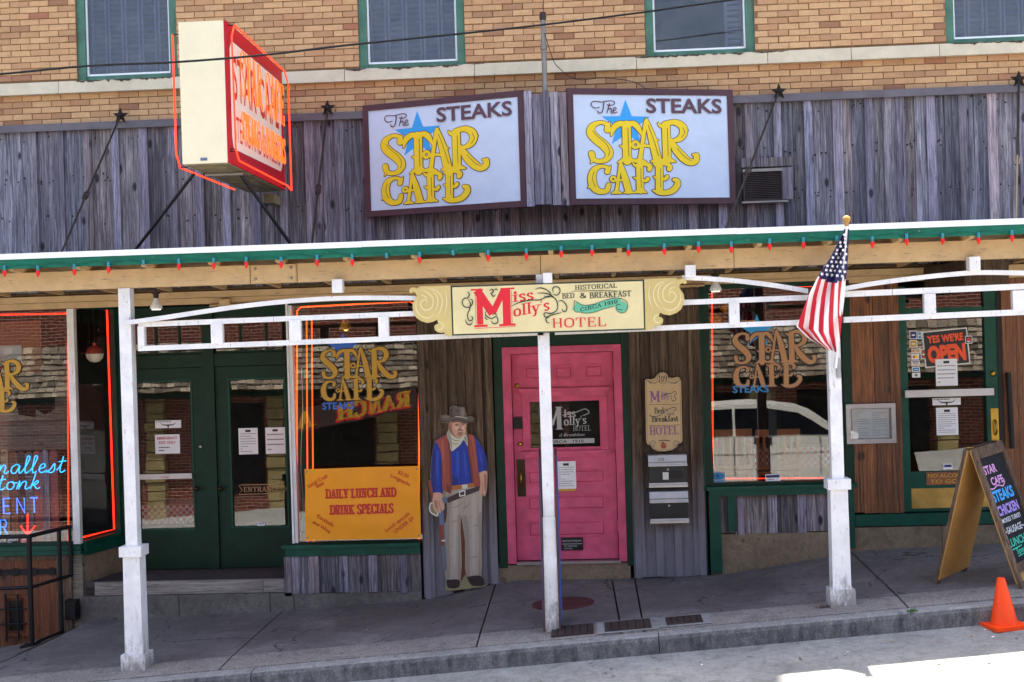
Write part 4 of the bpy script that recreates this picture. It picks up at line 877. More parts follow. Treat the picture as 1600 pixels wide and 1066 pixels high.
# posts
def post(pxc, ytop, ycol, colw, ybot, wtop, wlow, base, collar):
    xc = X_(pxc, ycol, YB); zc = Z_(pxc, ycol, YB); zg = gz(xc, YB); P_ = empty('post', (xc, YB, zg), parent=CN)
    sft = MB().box(xc - wtop, xc + wtop, YB - wtop, YB + wtop, zc, bz0 - .002, 'white_paint'); sft.build('shaft', P_)
    zb_ = zg + (.13 if base else .0)
    m = MB(); m.hexa([(xc - wlow, YB - wlow, zb_), (xc + wlow, YB - wlow, zb_), (xc + wlow, YB + wlow, zb_), (xc - wlow, YB + wlow, zb_), (xc - wlow + .005, YB - wlow + .005, zc - .002), (xc + wlow - .005, YB - wlow + .005, zc - .002), (xc + wlow - .005, YB + wlow, zc - .002), (xc - wlow + .005, YB + wlow, zc - .002)], 'white_paint'); m.build('pedestal', P_)
    if collar: c = wlow + .02; MB().box(xc - c, xc + c, YB - c, YB + c, zc - .085, zc + .004, 'white_paint').build('collar', P_)
    if base: c = wlow + .03; MB().box(xc - c, xc + c, YB - c, YB + c, zg - .03, zb_, 'white_paint').build('foot', P_)
    else: c = wlow + .004; MB().box(xc - c, xc + c, YB - c, YB + c, zg - .02, zg + .10, 'white_paint').build('foot', P_)
    return xc, zg
xpl, _ = post(209, 450, 853, 0, 1040, .053, .080, True, True)
xpm, zpm = post(858, 440, 806, 0, 982, .050, .060, False, False)
xpr, _ = post(1308, 430, 748, 0, 940, .052, .078, True, True)
YT = YB - .03
def rail(pts, h, d_=.04, name='rail', Y=YT):
    m = MB(); p3 = [at(x, y, Y) for x, y in pts]
    if len(p3) > 2: sp = smooth([(q.x, q.z) for q in p3], 6)
    else: sp = [(p3[0].x, p3[0].z), (p3[1].x, p3[1].z)]
    n = len(sp); vs = []
    for x, z in sp: vs += [(x, Y - d_ / 2, z - h / 2), (x, Y + d_ / 2, z - h / 2), (x, Y + d_ / 2, z + h / 2), (x, Y - d_ / 2, z + h / 2)]
    fs = [(4 * i + j, 4 * i + (j + 1) % 4, 4 * i + 4 + (j + 1) % 4, 4 * i + 4 + j) for i in range(n - 1) for j in range(4)] + [(3, 2, 1, 0), (4 * n - 4, 4 * n - 3, 4 * n - 2, 4 * n - 1)]
    m.add(vs, fs, 'white_paint'); return m.build(name, CN)
rail([(217, 545), (849, 520)], .045); rail([(867, 519.5), (1298, 502)], .045); rail([(1318, 500), (1640, 486)], .05)
rail([(217, 507.5), (848, 482)], .045); rail([(867, 481), (1298, 463.5)], .045); rail([(1318, 460), (1640, 446)], .05)
rail([(196, 505), (260, 496), (360, 481), (450, 471), (540, 466), (655, 466)], .04, .04, 'arched_rail', YT - .045)
rail([(1066, 434), (1110, 436), (1160, 440), (1215, 447), (1262, 455)], .04, .04, 'arched_rail', YT - .045)
rail([(1316, 452), (1360, 444), (1420, 436), (1486, 429), (1540, 426), (1640, 428)], .04, .04, 'arched_rail', YT - .045)
for a, b, yt, yb in ((217, 227, 511, 541), (331, 349, 506, 537), (453, 471, 501, 532), (592, 608, 496, 526), (1139, 1155, 474, 506), (1443, 1461, 460, 491), (1581, 1600, 455, 486)):
    x0, x1, z0, z1 = R(a, b, yt, yb, YT); bx('baluster', CN, x0, x1, YT - .03, YT + .03, z0 - .005, z1 + .005, 'white_paint')
for a, b, yt, yb in ((521, 537, 437, 458), (1070, 1086, 415, 434), (1511, 1528, 402, 424), (849, 863, 427, 443)):
    x0, x1, z0, z1 = R(a, b, yt, yb, YT - .05); bx('hanger_block', CN, x0, x1, YT - .12, YT - .02, z0, z1, 'white_paint')
# timber bracket by the cafe door
x0, x1, z0, z1 = R(1492, 1560, 408, 452, -1.2); bx('bracket_beam', CN, x0, x1, -1.5, -.1, z0, min(z1, 3.09), 'frame_wood')
# conduit along the header
m = MB(); m.tube([(X_(330, 478), -.06, Z_(330, 478)), (X_(700, 462), -.06, Z_(700, 462))], .012, 'tan_paint').tube([(X_(700, 462), -.06, Z_(700, 462)), (X_(1100, 448), -.06, Z_(1100, 446))], .012, 'tan_paint').box(X_(345, 475), X_(362, 475), -.08, -.035, Z_(350, 480), Z_(350, 468), 'tan_paint'); m.build('conduit', B)

# string of bulbs under the fascia
LS = empty('light_string', (0, YF - .05, 3.2), 'string of red bulbs in blue sockets along the green fascia', 'string lights')
m = MB(); pts = []
bxs = [5 + 54.3 * i + random.uniform(-3.5, 3.5) for i in range(30)]
for i, p_ in enumerate(bxs):
    x = X_(p_, 420 - p_ * .04, YF - .04); pts.append((x, YF - .037, 3.232)); 
    if i < 29: x2 = X_(p_ + 27, 420 - (p_ + 27) * .04, YF - .04); pts += [(x2 - .08, YF - .036, 3.252 + random.uniform(-.01, .012)), (x2 + .05, YF - .036, 3.25 + random.uniform(-.01, .012))]
m.tube(smooth(pts, 3), .004, 'fascia_green', 5); m.build('cable', LS)
for i, p_ in enumerate(bxs):
    x = X_(p_, 420 - p_ * .04, YF - .04); c = (x, YF - .048, 3.205 + random.uniform(-.010, .010))
    m = MB(); m.lathe(c, [(.009, .046), (.0135, .043), (.0135, .004), (.010, .001)][::-1], 'bulb_socket', 8); s_ = m.build('socket', LS)
    if i not in (4, 11, 13, 24):
        m = MB(); m.lathe(c, [(.002, -.056), (.010, -.044), (.019, -.022), (.017, -.006), (.010, .002)], 'bulb_red', 10); m.build('bulb', s_)

# ------------------------------------------------------------------ lamps under the canopy
def soffit_lamp(px_, py_, Y, label, tilt=0):
    c = at(px_, py_, Y); z = c.z; L = empty('flood_lamp', (c.x, Y, z - .06), label, 'lamp', 'bulb lamps under the canopy'); m = MB()
    m.lathe((c.x, Y, z), [(.045, -.06), (.062, -.05), (.055, -.02), (.028, .03), (.022, .055)], 'white_trim', 16); m.build('bulb', L)
    m = MB(); m.lathe((c.x, Y, z), [(.026, .05), (.028, .09), (.045, .10), (.045, .115)], 'cover_iron', 12).tube([(c.x, Y, z + .11), (c.x, Y, 3.16)], .008, 'cover_iron'); m.build('socket', L)
    m = MB(); m.lathe((c.x, Y, z - .062), [(.044, -.004), (.046, .0)], 'lamp_glow', 16); m.build('lens', L)
soffit_lamp(244, 474, -.9, 'white floodlight bulb hanging under the canopy beside the left post')
soffit_lamp(1118, 446, -.35, 'white floodlight bulb under the canopy at the corner of the right shop window')

# ------------------------------------------------------------------ blade sign
def blade():
    y0, y1 = -2.5, -.42; x0, x1 = -3.447, -3.028; z0, z1 = 4.09, 5.33
    S_ = empty('projecting_sign', ((x0 + x1) / 2, -1.3, z0), 'cream box sign with orange neon STAR CAFE lettering projecting from the wall', 'neon sign')
    c = .13
    def octo(i): return [(y0 + i, z0 + c), (y0 + c, z0 + i), (y1 - c, z0 + i), (y1 - i, z0 + c), (y1 - i, z1 - c), (y1 - c, z1 - i), (y0 + c, z1 - i), (y0 + i, z1 - c)]
    m = MB(); m.box(x0 + .02, x1 - .02, y0, y1, z0, z1, 'cream_metal'); m.build('cabinet', S_)
    m = MB(); m.box(x0 + .03, x1 - .03, y0 + .01, y1 - .01, z0 - .012, z0 - .001, 'underside_metal')
    for a in (.15, .65, 1.15, 1.65): m.box(x0 + .08, x1 - .08, y0 + a, y0 + a + .32, z0 - .02, z0 - .0125, 'underside_metal')
    m.build('bottom_panel', S_)
    MB().box(x0 + .16, x0 + .22, y0 - .004, y0, z0 + .025, z0 + .05, 'metal_blue').build('vent_slot', S_)
    for sgn, xf_, nm in ((1, x1, 'east'), (-1, x0, 'west')):
        fn = (lambda a, b, d: (xf_ + d, a, b)) if sgn > 0 else (lambda a, b, d: (xf_ - d, a, b))
        m = MB(); f0 = xf_ - .02 * sgn
        oc = [(y0 + .0, z0), (y1, z0), (y1, z1), (y0, z1)]
        A = Art(m, fn, .0003); A.d = 0
        if sgn < 0: m.names = []
        m.add([(f0 + .0 * sgn, a, b) for a, b in oc] + [(xf_, a, b) for a, b in oc], [(0, 1, 2, 3) if sgn < 0 else (3, 2, 1, 0), (4, 5, 6, 7) if sgn > 0 else (7, 6, 5, 4)] + [(k, (k + 1) % 4, (k + 1) % 4 + 4, k + 4) for k in range(4)], 'red_paint' if sgn > 0 else 'cream_metal')
        A.poly([(a, b) for a, b in [(y0 + .14, z0 + .14), (y1 - .17, z0 + .17), (y1 - .1, z0 + .25), (y1 - .1, z1 - .25), (y1 - .17, z1 - .14), (y0 + .17, z1 - .14), (y0 + .1, z1 - .22), (y0 + .1, z0 + .24)]], 'sign_ivory')
        if sgn > 0:
            sans(A, 'STAR CAFE', y0 + .18, z0 + .60, .40, 1.70, 'sign_letter_red', .01); sans(A, 'STEAKS AND BURGERS', y0 + .18, z0 + .22, .24, 1.70, 'sign_letter_red', .0)
        else:
            pass
        m.build('face_panel', S_)
    m = MB(); k = .05
    def T2(txt, ya, za, h, W_, x, r, mat):
        adv = sum(GL.get(q, GL[' '])[0] for q in txt); kx = W_ / adv; cx = ya
        for q in txt:
            a, ops = GL.get(q, GL[' '])
            for op in filter(None, ops.split('|')):
                o, *n = op.split(); n = [float(v) for v in n]
                if o == 'S': n = [n[0] - .07, n[1] + .02, n[0] - .07, n[2] - .02, n[0] + .07, n[2] - .02, n[0] + .07, n[1] + .02, n[0] - .07, n[1] + .02]
                elif o == 'D': n = [n[0] - .05, n[1], n[2] - .05, n[3], n[2] + .05, n[3], n[0] + .05, n[1]]
                elif o in 'FB': continue
                p2 = [(n[i], n[i + 1]) for i in range(0, len(n), 2)]
                if o == 'C': p2 = smooth(p2, 3)
                m.tube([(x, cx + u * kx, za + v * h) for u, v in p2], r, mat, 6)
            cx += a * kx
    xn = x1 + .06
    T2('STAR CAFE', y0 + .2, z0 + .62, .42, 1.68, xn, .0055, 'neon_letter'); T2('STEAKS & BURGERS', y0 + .2, z0 + .23, .26, 1.68, xn, .005, 'neon_letter')
    m.build('neon_lettering', S_)
    for nm, xx, pts in (('neon_border', x1 + .05, [(y0 + .02, z0 + .10), (y0 + .0, z1 - .14), (y0 + .10, z1 - .02), (y1 - .10, z1 - .03), (y1 + .06, z1 - .14), (y1 + .06, z0 + .0), (y1 - .1, z0 + .03), (y0 + .12, z0 + .03), (y0 + .02, z0 + .12)]),
                        ('neon_border', x0 - .06, [(y0 + .02, z1 - .1), (y0 + .02, z0 + .1), (y0 + .12, z0 - .01), (y1 - .2, z0 + .0)])):
        m = MB(); m.tube([(xx, a, b) for a, b in pts], .0085, 'neon_border_glow', 7)
        for a, b in pts[::2]: m.tube([(xx, a, b), (xx - (.07 if xx > x1 else -.07), a, b)], .006, 'iron', 5)
        m.build(nm, S_)
    for a, b, yy in (((303, 266), (206, 392), -2.05), ((373, 264), (468, 386), -2.05)):
        p_, q_ = at(*a, -2.0), at(*b, -1.6); q_.z = max(q_.z, 3.33)
        m = MB(); m.tube([(p_.x, -2.0, z0 - .015), (q_.x, -1.7, 3.34)], .018, 'iron', 4); m.build('brace', S_)
    m = MB(); m.tube([(x0 + .05, -2.0, z0 - .03), (x1 - .02, -2.0, z0 - .03)], .02, 'galvanised', 8); m.build('cross_bar', S_)
    m = MB(); m.box(-3.3, -3.15, -.42, -.08, z0 + .2, z1 - .2, 'iron').box(-3.26, -3.16, -.40, -.08, z0 - .12, z0 - .03, 'underside_metal'); m.build('wall_mount', S_)
blade()

# ------------------------------------------------------------------ the two angled boards
def board(BL, BR, zb, zt, label, first):
    u = Vector((BR[0] - BL[0], BR[1] - BL[1], 0)); W_ = u.length; u.normalize(); nrm = Vector((u.y, -u.x, 0))
    S_ = empty('cafe_sign', (BL[0], BL[1], zb), label, 'sign', 'twin angled signs above the canopy'); H_ = zt - zb
    def xf(x, y, z): return (BL[0] + u.x * x - nrm.x * y, BL[1] + u.y * x - nrm.y * y, zb + z)
    fw = .062; m = MB(xf); m.box(fw, W_ - fw, .012, .05, fw, H_ - fw, 'sign_white'); m.build('face_panel', S_)
    m = MB(xf); m.box(0, W_, 0, .06, 0, fw, 'maroon').box(0, W_, 0, .06, H_ - fw, H_, 'maroon').box(0, fw, 0.0, .06, fw, H_ - fw, 'maroon').box(W_ - fw, W_, 0, .06, fw, H_ - fw, 'maroon'); m.build('frame', S_)
    m = MB(xf); s = W_ - 2 * fw; A = Art(m, lambda x, y, d: (fw + x, .0115 - d, fw + y), .00004)
    v = (H_ - 2 * fw) / (.69 * s)
    A.fn = lambda x, y, d: (fw + x, .0115 - d, fw + y * v)
    A.star(.335 * s, .495 * s, .165 * s, 'sky_blue')
    logo(A, 0, 0, s, 'yellow', 'outline', .0065)
    # thin inner line on the letters
    for p in ([(.30,.32),(.19,.37)],): pass
    for p in ([(.118,.45),(.15,.41),(.20,.365),(.222,.315),(.212,.28)], [(.345,.47),(.345,.28)], [(.475,.49),(.512,.38),(.538,.28)], [(.60,.47),(.60,.28)], [(.70,.475),(.712,.44),(.69,.405)], [(.66,.335),(.71,.275),(.755,.248)], [(.12,.18),(.108,.13),(.125,.078)], [(.419,.2),(.419,.07)], [(.547,.2),(.545,.07)]):
        A.ribbon([(a * s, b * s) for a, b in p], .003 * s, 'outline', True, False)
    sans(A, 'STEAKS', .466 * s, .572 * s, .098 * s, .496 * s, 'sign_maroon', .026)
    for p, w_ in (([(.165,.605),(.14,.60),(.118,.612),(.115,.632),(.135,.645),(.18,.64),(.225,.648),(.258,.645),(.262,.628),(.24,.618),(.215,.622)], .006), ([(.195,.64),(.19,.60),(.18,.572),(.16,.567),(.155,.58)], .007),
                  ([(.212,.568),(.222,.60),(.232,.632),(.222,.60),(.225,.592),(.238,.60),(.24,.585),(.24,.567),(.25,.567)], .006), ([(.25,.578),(.268,.59),(.272,.60),(.26,.603),(.252,.585),(.26,.567),(.278,.575)], .006)):
        A.ribbon([(a * s, b * s) for a, b in p], w_ * s, 'outline')
    m.build('lettering', S_)
    m = MB(xf); m.box(.03, W_ - .03, .062, .10, .02, H_ - .02, 'grey_wood'); m.build('backing', S_); return S_
zt_, zb_ = 4.985, 3.81
xl0, xl1 = X_(569, 255, -.12), X_(820, 230, -.62); xr0, xr1 = X_(888.5, 228, -.62), X_(1147.5, 228, -.17)
board((xl0, -.13), (xl1, -.62), zb_, zt_, 'white framed sign with blue star and yellow STAR CAFE letters, beside the neon box sign', True)
board((xr0, -.62), (xr1, -.17), zb_, zt_, 'white framed sign with blue star and yellow STAR CAFE letters, beside the air conditioner', False)
NB = empty('sign_box', ((xl1 + xr0) / 2, -.4, zb_), 'weathered grey boarding between the two angled signs', 'sign boxing')
for a, b, y in ((xl1 + .005, xl1 + .085, -.635), (xl1 + .09, xl1 + .20, -.615), (xl1 + .20, xl1 + .26, -.635), (xl1 + .265, xr0 - .085, -.615), (xr0 - .08, xr0 - .005, -.635)):
    m = MB(); m.box(a, b - .004, y, y + .025, zb_ + random.uniform(-.01, .02), zt_ - random.uniform(.01, .05), 'grey_batten'); m.build('board', NB)
m = MB(); m.prism([(xl0 + .05, -.03), (xl1 + .02, -.5), (xr0 - .02, -.5), (xr1 - .05, -.03)], 0, 1, 'dark_wood')
m.v = [(x, z, zb_ + .1 + (zt_ - zb_ - .16) * y) for x, y, z in m.v]; m.build('framing', NB)
# mast with cable
mp = at(850, 82, -.5); MS = empty('conduit_mast', (mp.x, -.5, zt_ - .1), 'grey galvanised conduit mast rising between the two angled signs', 'mast')
zt3_ = Z_(850, 26, -.5); m = MB(); m.tube([(mp.x, -.55, zt_ - .12), (mp.x, -.55, zt3_)], .026, 'galvanised', 10).lathe((mp.x, -.55, zt3_ - .35), [(.034, 0), (.034, .05)], 'galvanised', 10); m.build('pipe', MS)
m = MB(); m.lathe((mp.x, -.55, zt3_), [(.03, -.05), (.036, -.02), (.03, .03)], 'cover_iron', 10); m.build('cap', MS)
pts = [at(*q, -.58) for q in ((851, 52), (862, 88), (872, 105), (900, 124), (945, 122), (990, 128), (1010, 140))]
m = MB(); m.tube(smooth([tuple(p_) for p_ in pts], 4), .004, 'iron', 5); m.build('wire', MS)
m = MB(); q_ = [at(*q, -.62) for q in ((-40, 118), (0, 116), (139, 103), (278, 97), (413, 86), (540, 71), (718, 53), (851, 38.6), (1000, 20), (1070, 10), (1150, -1), (1300, -22))]; q2 = [tuple(p_) for p_ in q_]
q2 = [(x, y if i > 2 and i < 6 and False else (-2.85 if x < -2.4 else -.62 - max(0, (-x - .0)) * .93), z) for i, (x, y, z) in enumerate(q2)]
q2 = []
for (px_, py_) in ((-60, 118), (0, 116), (139, 103), (278, 97), (413, 86), (540, 71), (718, 53), (851, 38.6), (1000, 20), (1070, 10), (1150, -1), (1300, -22)):
    Y_ = -2.75 if px_ < 420 else (-2.75 + (px_ - 420) / 430 * 2.13 if px_ < 851 else -.62); q2.append(tuple(at(px_, py_, Y_)))
m.tube(smooth(q2, 4), .010, 'iron', 6); m.build('power_cable', None, 'thin black power cable strung across the facade over the mast', 'cable')
m = MB(); q3 = [tuple(at(*q, -.5)) for q in ((849, 26), (849, 8), (850, -30))]; m.tube(q3, .004, 'iron', 5); m.build('mast_wire', None, 'thin wire rising straight up from the mast top', 'wire')

# ------------------------------------------------------------------ tie rods with star anchors
for (sx, sy), (ex, ey), Ye, lb in (((188, 181), (95, 397), -2.4, 'iron tie rod with star anchor, between the frame edge and the neon box sign'), ((512, 169), (487, 384), -1.6, 'iron tie rod with star anchor, just beside the neon box sign on the signs side'), ((1217, 143), (1134, 358), -2.3, 'iron tie rod with star anchor, passing over the air conditioner'), ((1592, 124), (1588, 345), -2.3, 'iron tie rod with star anchor at the right edge of the photo')):
    s_ = at(sx, sy, -.12); e_ = at(ex, ey, Ye); e_.z = max(e_.z, 3.34)
    T_ = empty('tie_rod', (s_.x, -.12, s_.z), lb, 'tie rod', 'tie rods holding the canopy')
    m = MB(); m.tube([tuple(s_), tuple(e_)], .011, 'rust', 6); m.build('rod', T_)
    mid = s_.lerp(e_, .62); d_ = (e_ - s_).normalized() * .09; m = MB(); ex_ = Vector((.022, 0, 0)); m.tube([tuple(mid - d_), tuple(mid - d_ * .6 + ex_), tuple(mid + d_ * .6 + ex_), tuple(mid + d_), tuple(mid + d_ * .6 - ex_), tuple(mid - d_ * .6 - ex_)], .008, 'rust', 6, closed=True); m.build('turnbuckle', T_)
    m = MB(); pp = [(s_.x + (.085 if k % 2 == 0 else .036) * math.cos(rad(90 + 36 * k)), s_.z + (.085 if k % 2 == 0 else .036) * math.sin(rad(90 + 36 * k))) for k in range(10)]; m.prism(pp, -.13, -.105, 'rust').lathe((s_.x, -.13, s_.z), [(.03, 0), (.022, -.03), (.01, -.035)], 'rust', 8, 'y'); m.build('star_plate', T_)

# ------------------------------------------------------------------ air conditioner
x0, x1, z0, z1 = R(1160, 1221, 265, 315, -.12); AC = empty('air_conditioner', ((x0 + x1) / 2, -.12, z0), 'dark window air conditioner set in the weathered siding', 'air conditioner')
m = MB(); m.box(x0, x1, -.2, -.03, z0, z0 + .015, 'cover_iron').box(x0, x1, -.2, -.03, z1 - .03, z1, 'galvanised').box(x0, x0 + .015, -.2, -.03, z0 + .015, z1 - .03, 'cover_iron').box(x1 - .015, x1, -.2, -.03, z0 + .015, z1 - .03, 'cover_iron').box(x0 + .015, x1 - .015, -.1, -.06, z0 + .015, z1 - .03, 'black_plastic'); m.build('casing', AC)
m = MB()
for k in range(15): zz = z0 + .02 + k * (z1 - z0 - .055) / 15; m.box(x0 + .016, x1 - .016, -.19, -.15, zz, zz + .009, 'cover_iron')
m.build('grille', AC); m = MB(); m.box(x0 - .02, x1 + .05, -.21, -.08, z0 - .02, z0 - .003, 'galvanised'); m.build('tray', AC)
for q, mt in (((1158, 1238, 247, 261), 'grey_wood'), ((1222, 1238, 262, 312), 'grey_batten')): x0, x1, z0, z1 = R(*q, -.1); bx('trim_board', AC, x0, x1, -.13, -.085, z0, z1, mt)

# ------------------------------------------------------------------ Miss Molly's sign board
YM = YT - .085
k_ = .001624 * (2000 / (13.5 + YM)) ** -1 * 178.0 / 1.0 * 1.0
kk = (X_(1007, 473, YM) - X_(706, 488, YM)) / 1050.0
bx0 = X_(706, 488, YM); bz = Z_(857, 520, YM); bh_ = kk * 271
MM = empty('hotel_sign', (bx0 + kk * 525, YM, bz), 'cream painted board reading MISS MOLLY\'S HOTEL hung across the canopy posts', 'sign')
def mmx(x, y): return (bx0 + (x - 230) * kk, bz + (408 - .0488 * (x - 235) - y) * kk)
m = MB(); m.box(bx0, bx0 + 1050 * kk, YM - .02, YM + .02, bz, bz + bh_, 'sign_dark'); m.box(bx0 + .012, bx0 + 1050 * kk - .012, YM - .022, YM - .0195, bz + .012, bz + bh_ - .012, 'cream_sign'); m.build('board', MM)
SCR = [(228,135),(60,142),(45,155),(30,148),(8,152),(0,165),(2,178),(15,180),(20,172),(35,178),(42,195),(30,215),(18,235),(16,260),(22,290),(35,315),(60,332),(95,342),(125,335),(150,322),(155,345),(140,350),(132,362),(136,380),(150,392),(170,395),(185,390),(192,410),(230,412)]
def scroll(mirror):
    out = []
    for x, y in SCR:
        sx_ = 230 - x; X = bx0 - sx_ * kk if not mirror else bx0 + 1050 * kk + sx_ * kk
        out.append((X, bz + bh_ - (y - 138 + .0488 * (x - 228)) * kk))
    return out
for mir in (0, 1):
    pl = scroll(mir); m = MB(); m.prism(pl, YM - .018, YM + .012, 'scroll_cream'); m_c = (Vector((pl[16][0], 0, pl[16][1])))
    A = Art(m, xz(YM - .0185), .00004); sg = -1 if mir else 1; ex = bx0 if not mir else bx0 + 1050 * kk
    for pts in ([(60,160),(100,175),(130,210),(120,260),(80,270),(60,240),(80,215),(100,225)], [(40,215),(35,260),(55,300),(100,315),(140,290)], [(90,150),(150,165),(180,210),(170,270),(140,310)], [(150,330),(175,340),(180,365),(160,378),(150,365)], [(200,160),(205,230),(190,300)], [(60,190),(90,200),(95,240)], [(120,160),(150,190),(155,240),(135,280)]):
        A.ribbon([(ex - sg * (230 - x) * kk, bz + bh_ - (y - 138 + .0488 * (x - 228)) * kk) for x, y in pts], [.002] + [.010] * (len(pts) - 2) + [.002], 'scroll_line')
    m.build('scroll_end', MM)
m = MB(); A = Art(m, xz(YM - .0225), .00004)
def mr(pts, w_, mat, sm=True, cap=False): A.ribbon([mmx(*p_) for p_ in pts], [q * kk for q in w_] if isinstance(w_, list) else w_ * kk, mat, sm, cap)
for p_, w_ in (([(385,160),(385,345)], 34), ([(372,158),(455,285)], 44), ([(455,282),(520,152)], 34), ([(532,150),(532,342)], 44), ([(338,157),(405,154)], 9), ([(500,149),(578,144)], 9), ([(352,355),(425,350)], 12), ([(488,347),(578,341)], 12)): mr(p_, w_, 'sign_red', False)
for p_ in ([(362,168),(362,340)], [(354,367),(578,352)], [(560,155),(560,335)]): mr(p_, 3, 'sign_red', False)
def srf(t, x, y, h, W_, mat, rise=0, **k): X, Z = mmx(x, y); serif(A, t, X, Z, h * kk, W_ * kk, mat, rise=rise, **k)
srf('iss', 564, 220, 60, 118, 'sign_red', .09, wt=.15, wn=.07); srf("olly's", 566, 300, 62, 200, 'sign_red', .16, wt=.16, wn=.07)
srf('HISTORICAL', 905, 148, 25, 230, 'sign_dark', .02, wt=.16, wn=.08); srf('BED', 834, 196, 28, 68, 'sign_dark', .02, wt=.16, wn=.08); srf('&', 928, 192, 26, 42, 'sign_dark', 0, wt=.12, wn=.07); srf('BREAKFAST', 982, 192, 30, 228, 'sign_dark', .02, wt=.16, wn=.08)
mr([(880,156),(1010,151),(1158,148)], [1, 4, 1], 'sign_dark'); mr([(902,232),(925,246),(960,252),(1010,244),(1060,226),(1110,212),(1150,212)], [52,44,42,42,44,42,40], 'ribbon_green'); A.disc(*mmx(1153, 236), 32 * kk, 'ribbon_green'); mr([(1160,252),(1135,250),(1125,235),(1135,222),(1150,228)], 4, 'sign_dark'); mr([(900,204),(930,224),(960,231),(1010,222),(1060,204),(1110,190),(1150,190),(1182,206),(1188,234),(1174,262),(1148,268),(1124,252)], [2] + [3] * 11, 'sign_dark'); mr([(900,206),(901,262),(930,268),(960,273),(1010,266),(1060,248),(1112,234)], 3, 'sign_dark')
X, Z = mmx(930, 266); serif(A, 'CIRCA 1910', X, Z, 20 * kk, 205 * kk, 'sign_dark', .16, .08, rise=.20)
srf('HOTEL', 772, 356, 50, 300, 'sign_red', .0, wt=.11, wn=.06, sl=.05, st=.05)
for p_ in ([(556,244),(600,222),(660,208),(715,205),(760,185),(795,195),(810,230),(802,262),(770,278),(740,275),(735,290),(750,302),(765,295)], [(690,150),(720,140),(760,155),(775,180),(755,190),(735,182)], [(790,165),(785,145),(800,132),(820,138),(824,160),(808,178),(785,172)], [(700,170),(740,168),(775,178),(800,200)], [(812,212),(835,208),(858,235),(855,262),(838,265),(832,250)], [(765,330),(748,325),(745,305),(765,290),(800,280),(830,272)],
           [(318,165),(330,180),(322,200),(300,205),(290,225),(300,248),(325,252),(345,235),(345,212),(330,205)], [(320,205),(335,230),(330,262),(318,290),(322,320),(338,325),(345,308),(335,300)], [(305,318),(312,340),(330,348),(345,330)], [(440,160),(455,152),(462,165),(450,175),(462,190),(475,180)], [(462,158),(480,150),(485,160)], [(420,268),(415,290),(430,305),(450,312),(470,300),(482,312),(478,335),(455,338),(445,322)], [(430,318),(415,312),(412,300)], [(450,290),(470,285),(480,296)]):
    mr(p_, [2] + [5.5] * (len(p_) - 2) + [2], 'sign_dark')
m.build('lettering', MM)

# ------------------------------------------------------------------ cowboy cut-out
def cw(x, y, Y=-.115): p_ = at(660 + x / 3.436, 620 + y / 3.439, Y); return (p_.x, p_.z)
CB = empty('cowboy_cutout', (X_(726, 915, -.1), -.1, -.2), 'life-size cardboard cowboy cut-out in red vest and blue shirt beside the pink door', 'cut-out figure')
OUT = [(97,112),(103,100),(125,95),(145,104),(145,60),(160,48),(190,52),(226,54),(240,108),(262,104),(281,116),(272,136),(238,144),(237,182),(243,204),(275,208),(300,240),(330,290),(345,345),(350,400),(348,500),(336,537),(318,532),(320,600),(318,760),(318,960),(336,1008),(337,1022),(160,1042),(121,1042),(124,1000),(120,935),(112,930),(104,800),(90,690),(86,640),(60,640),(38,605),(38,570),(52,560),(26,452),(46,448),(42,430),(48,330),(66,240),(128,205),(138,178),(136,142),(108,138)]
m = MB(); io = [i for i, p_ in enumerate(OUT) if p_ == (320, 600)][0]; ib = [i for i, p_ in enumerate(OUT) if p_ == (86, 640)][0]
m.prism([cw(*p_) for p_ in OUT[:io + 1] + [(319, 650), (90, 650)] + OUT[ib:]], -.112, -.100, 'card_back')
m.prism([cw(*p_) for p_ in [(90, 650.5), (206, 650.5), (204, 980), (124, 990), (120, 935), (112, 930), (104, 800), (92, 690)]], -.112, -.100, 'card_back')
m.prism([cw(*p_) for p_ in [(210, 650.5), (319, 650.5), (318, 962), (236, 968), (229, 780)]], -.112, -.100, 'card_back')
m.prism([cw(*p_) for p_ in [(124, 980.5), (200, 980.5), (212, 990), (230, 960), (240, 968.5), (318, 962.5), (336, 1008), (337, 1022), (160, 1042), (121, 1042)]], -.112, -.100, 'card_back')
m.prism([cw(*p_) for p_ in [(200, 640), (215, 640), (216, 655), (199, 655)]], -.0995, -.099, 'card_back'); m.prism([(cw(150, 900)[0], cw(150, 1030)[1]), (cw(290, 900)[0], cw(290, 1020)[1]), (cw(220, 900)[0], cw(220, 500)[1])], -.098, -.06, 'cardboard'); m.build('board', CB)
m = MB(); A = Art(m, lambda x, y, d: (x, -.1122 - d, y), .00004)
def cp(pts, mat, sm=True):
    q = [cw(*p_) for p_ in pts]; A.poly((smooth(q + [q[0]], 3)[:-1]) if sm else q, mat)
cp([(122,1040),(126,1018),(200,1008),(230,955),(246,1000),(334,1014),(334,1022),(160,1040)], 'card_back', False)
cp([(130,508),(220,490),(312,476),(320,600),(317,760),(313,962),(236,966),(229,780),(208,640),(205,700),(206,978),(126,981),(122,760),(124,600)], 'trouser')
for s_ in ([(215,640),(225,700),(240,790),(245,900)], [(200,640),(180,655),(150,665)], [(215,635),(250,650),(290,645)], [(130,820),(160,800),(200,770)], [(240,760),(270,740),(310,700)], [(140,880),(170,870),(200,850)], [(235,690),(280,665),(312,640)], [(222,545),(226,590),(215,635)], [(150,600),(165,700),(160,800)], [(295,560),(300,640),(292,720)], [(250,900),(255,840),(248,800)]): A.ribbon([cw(*p_) for p_ in s_], [.001] + [.008] * (len(s_) - 2) + [.001], 'trouser_dark')
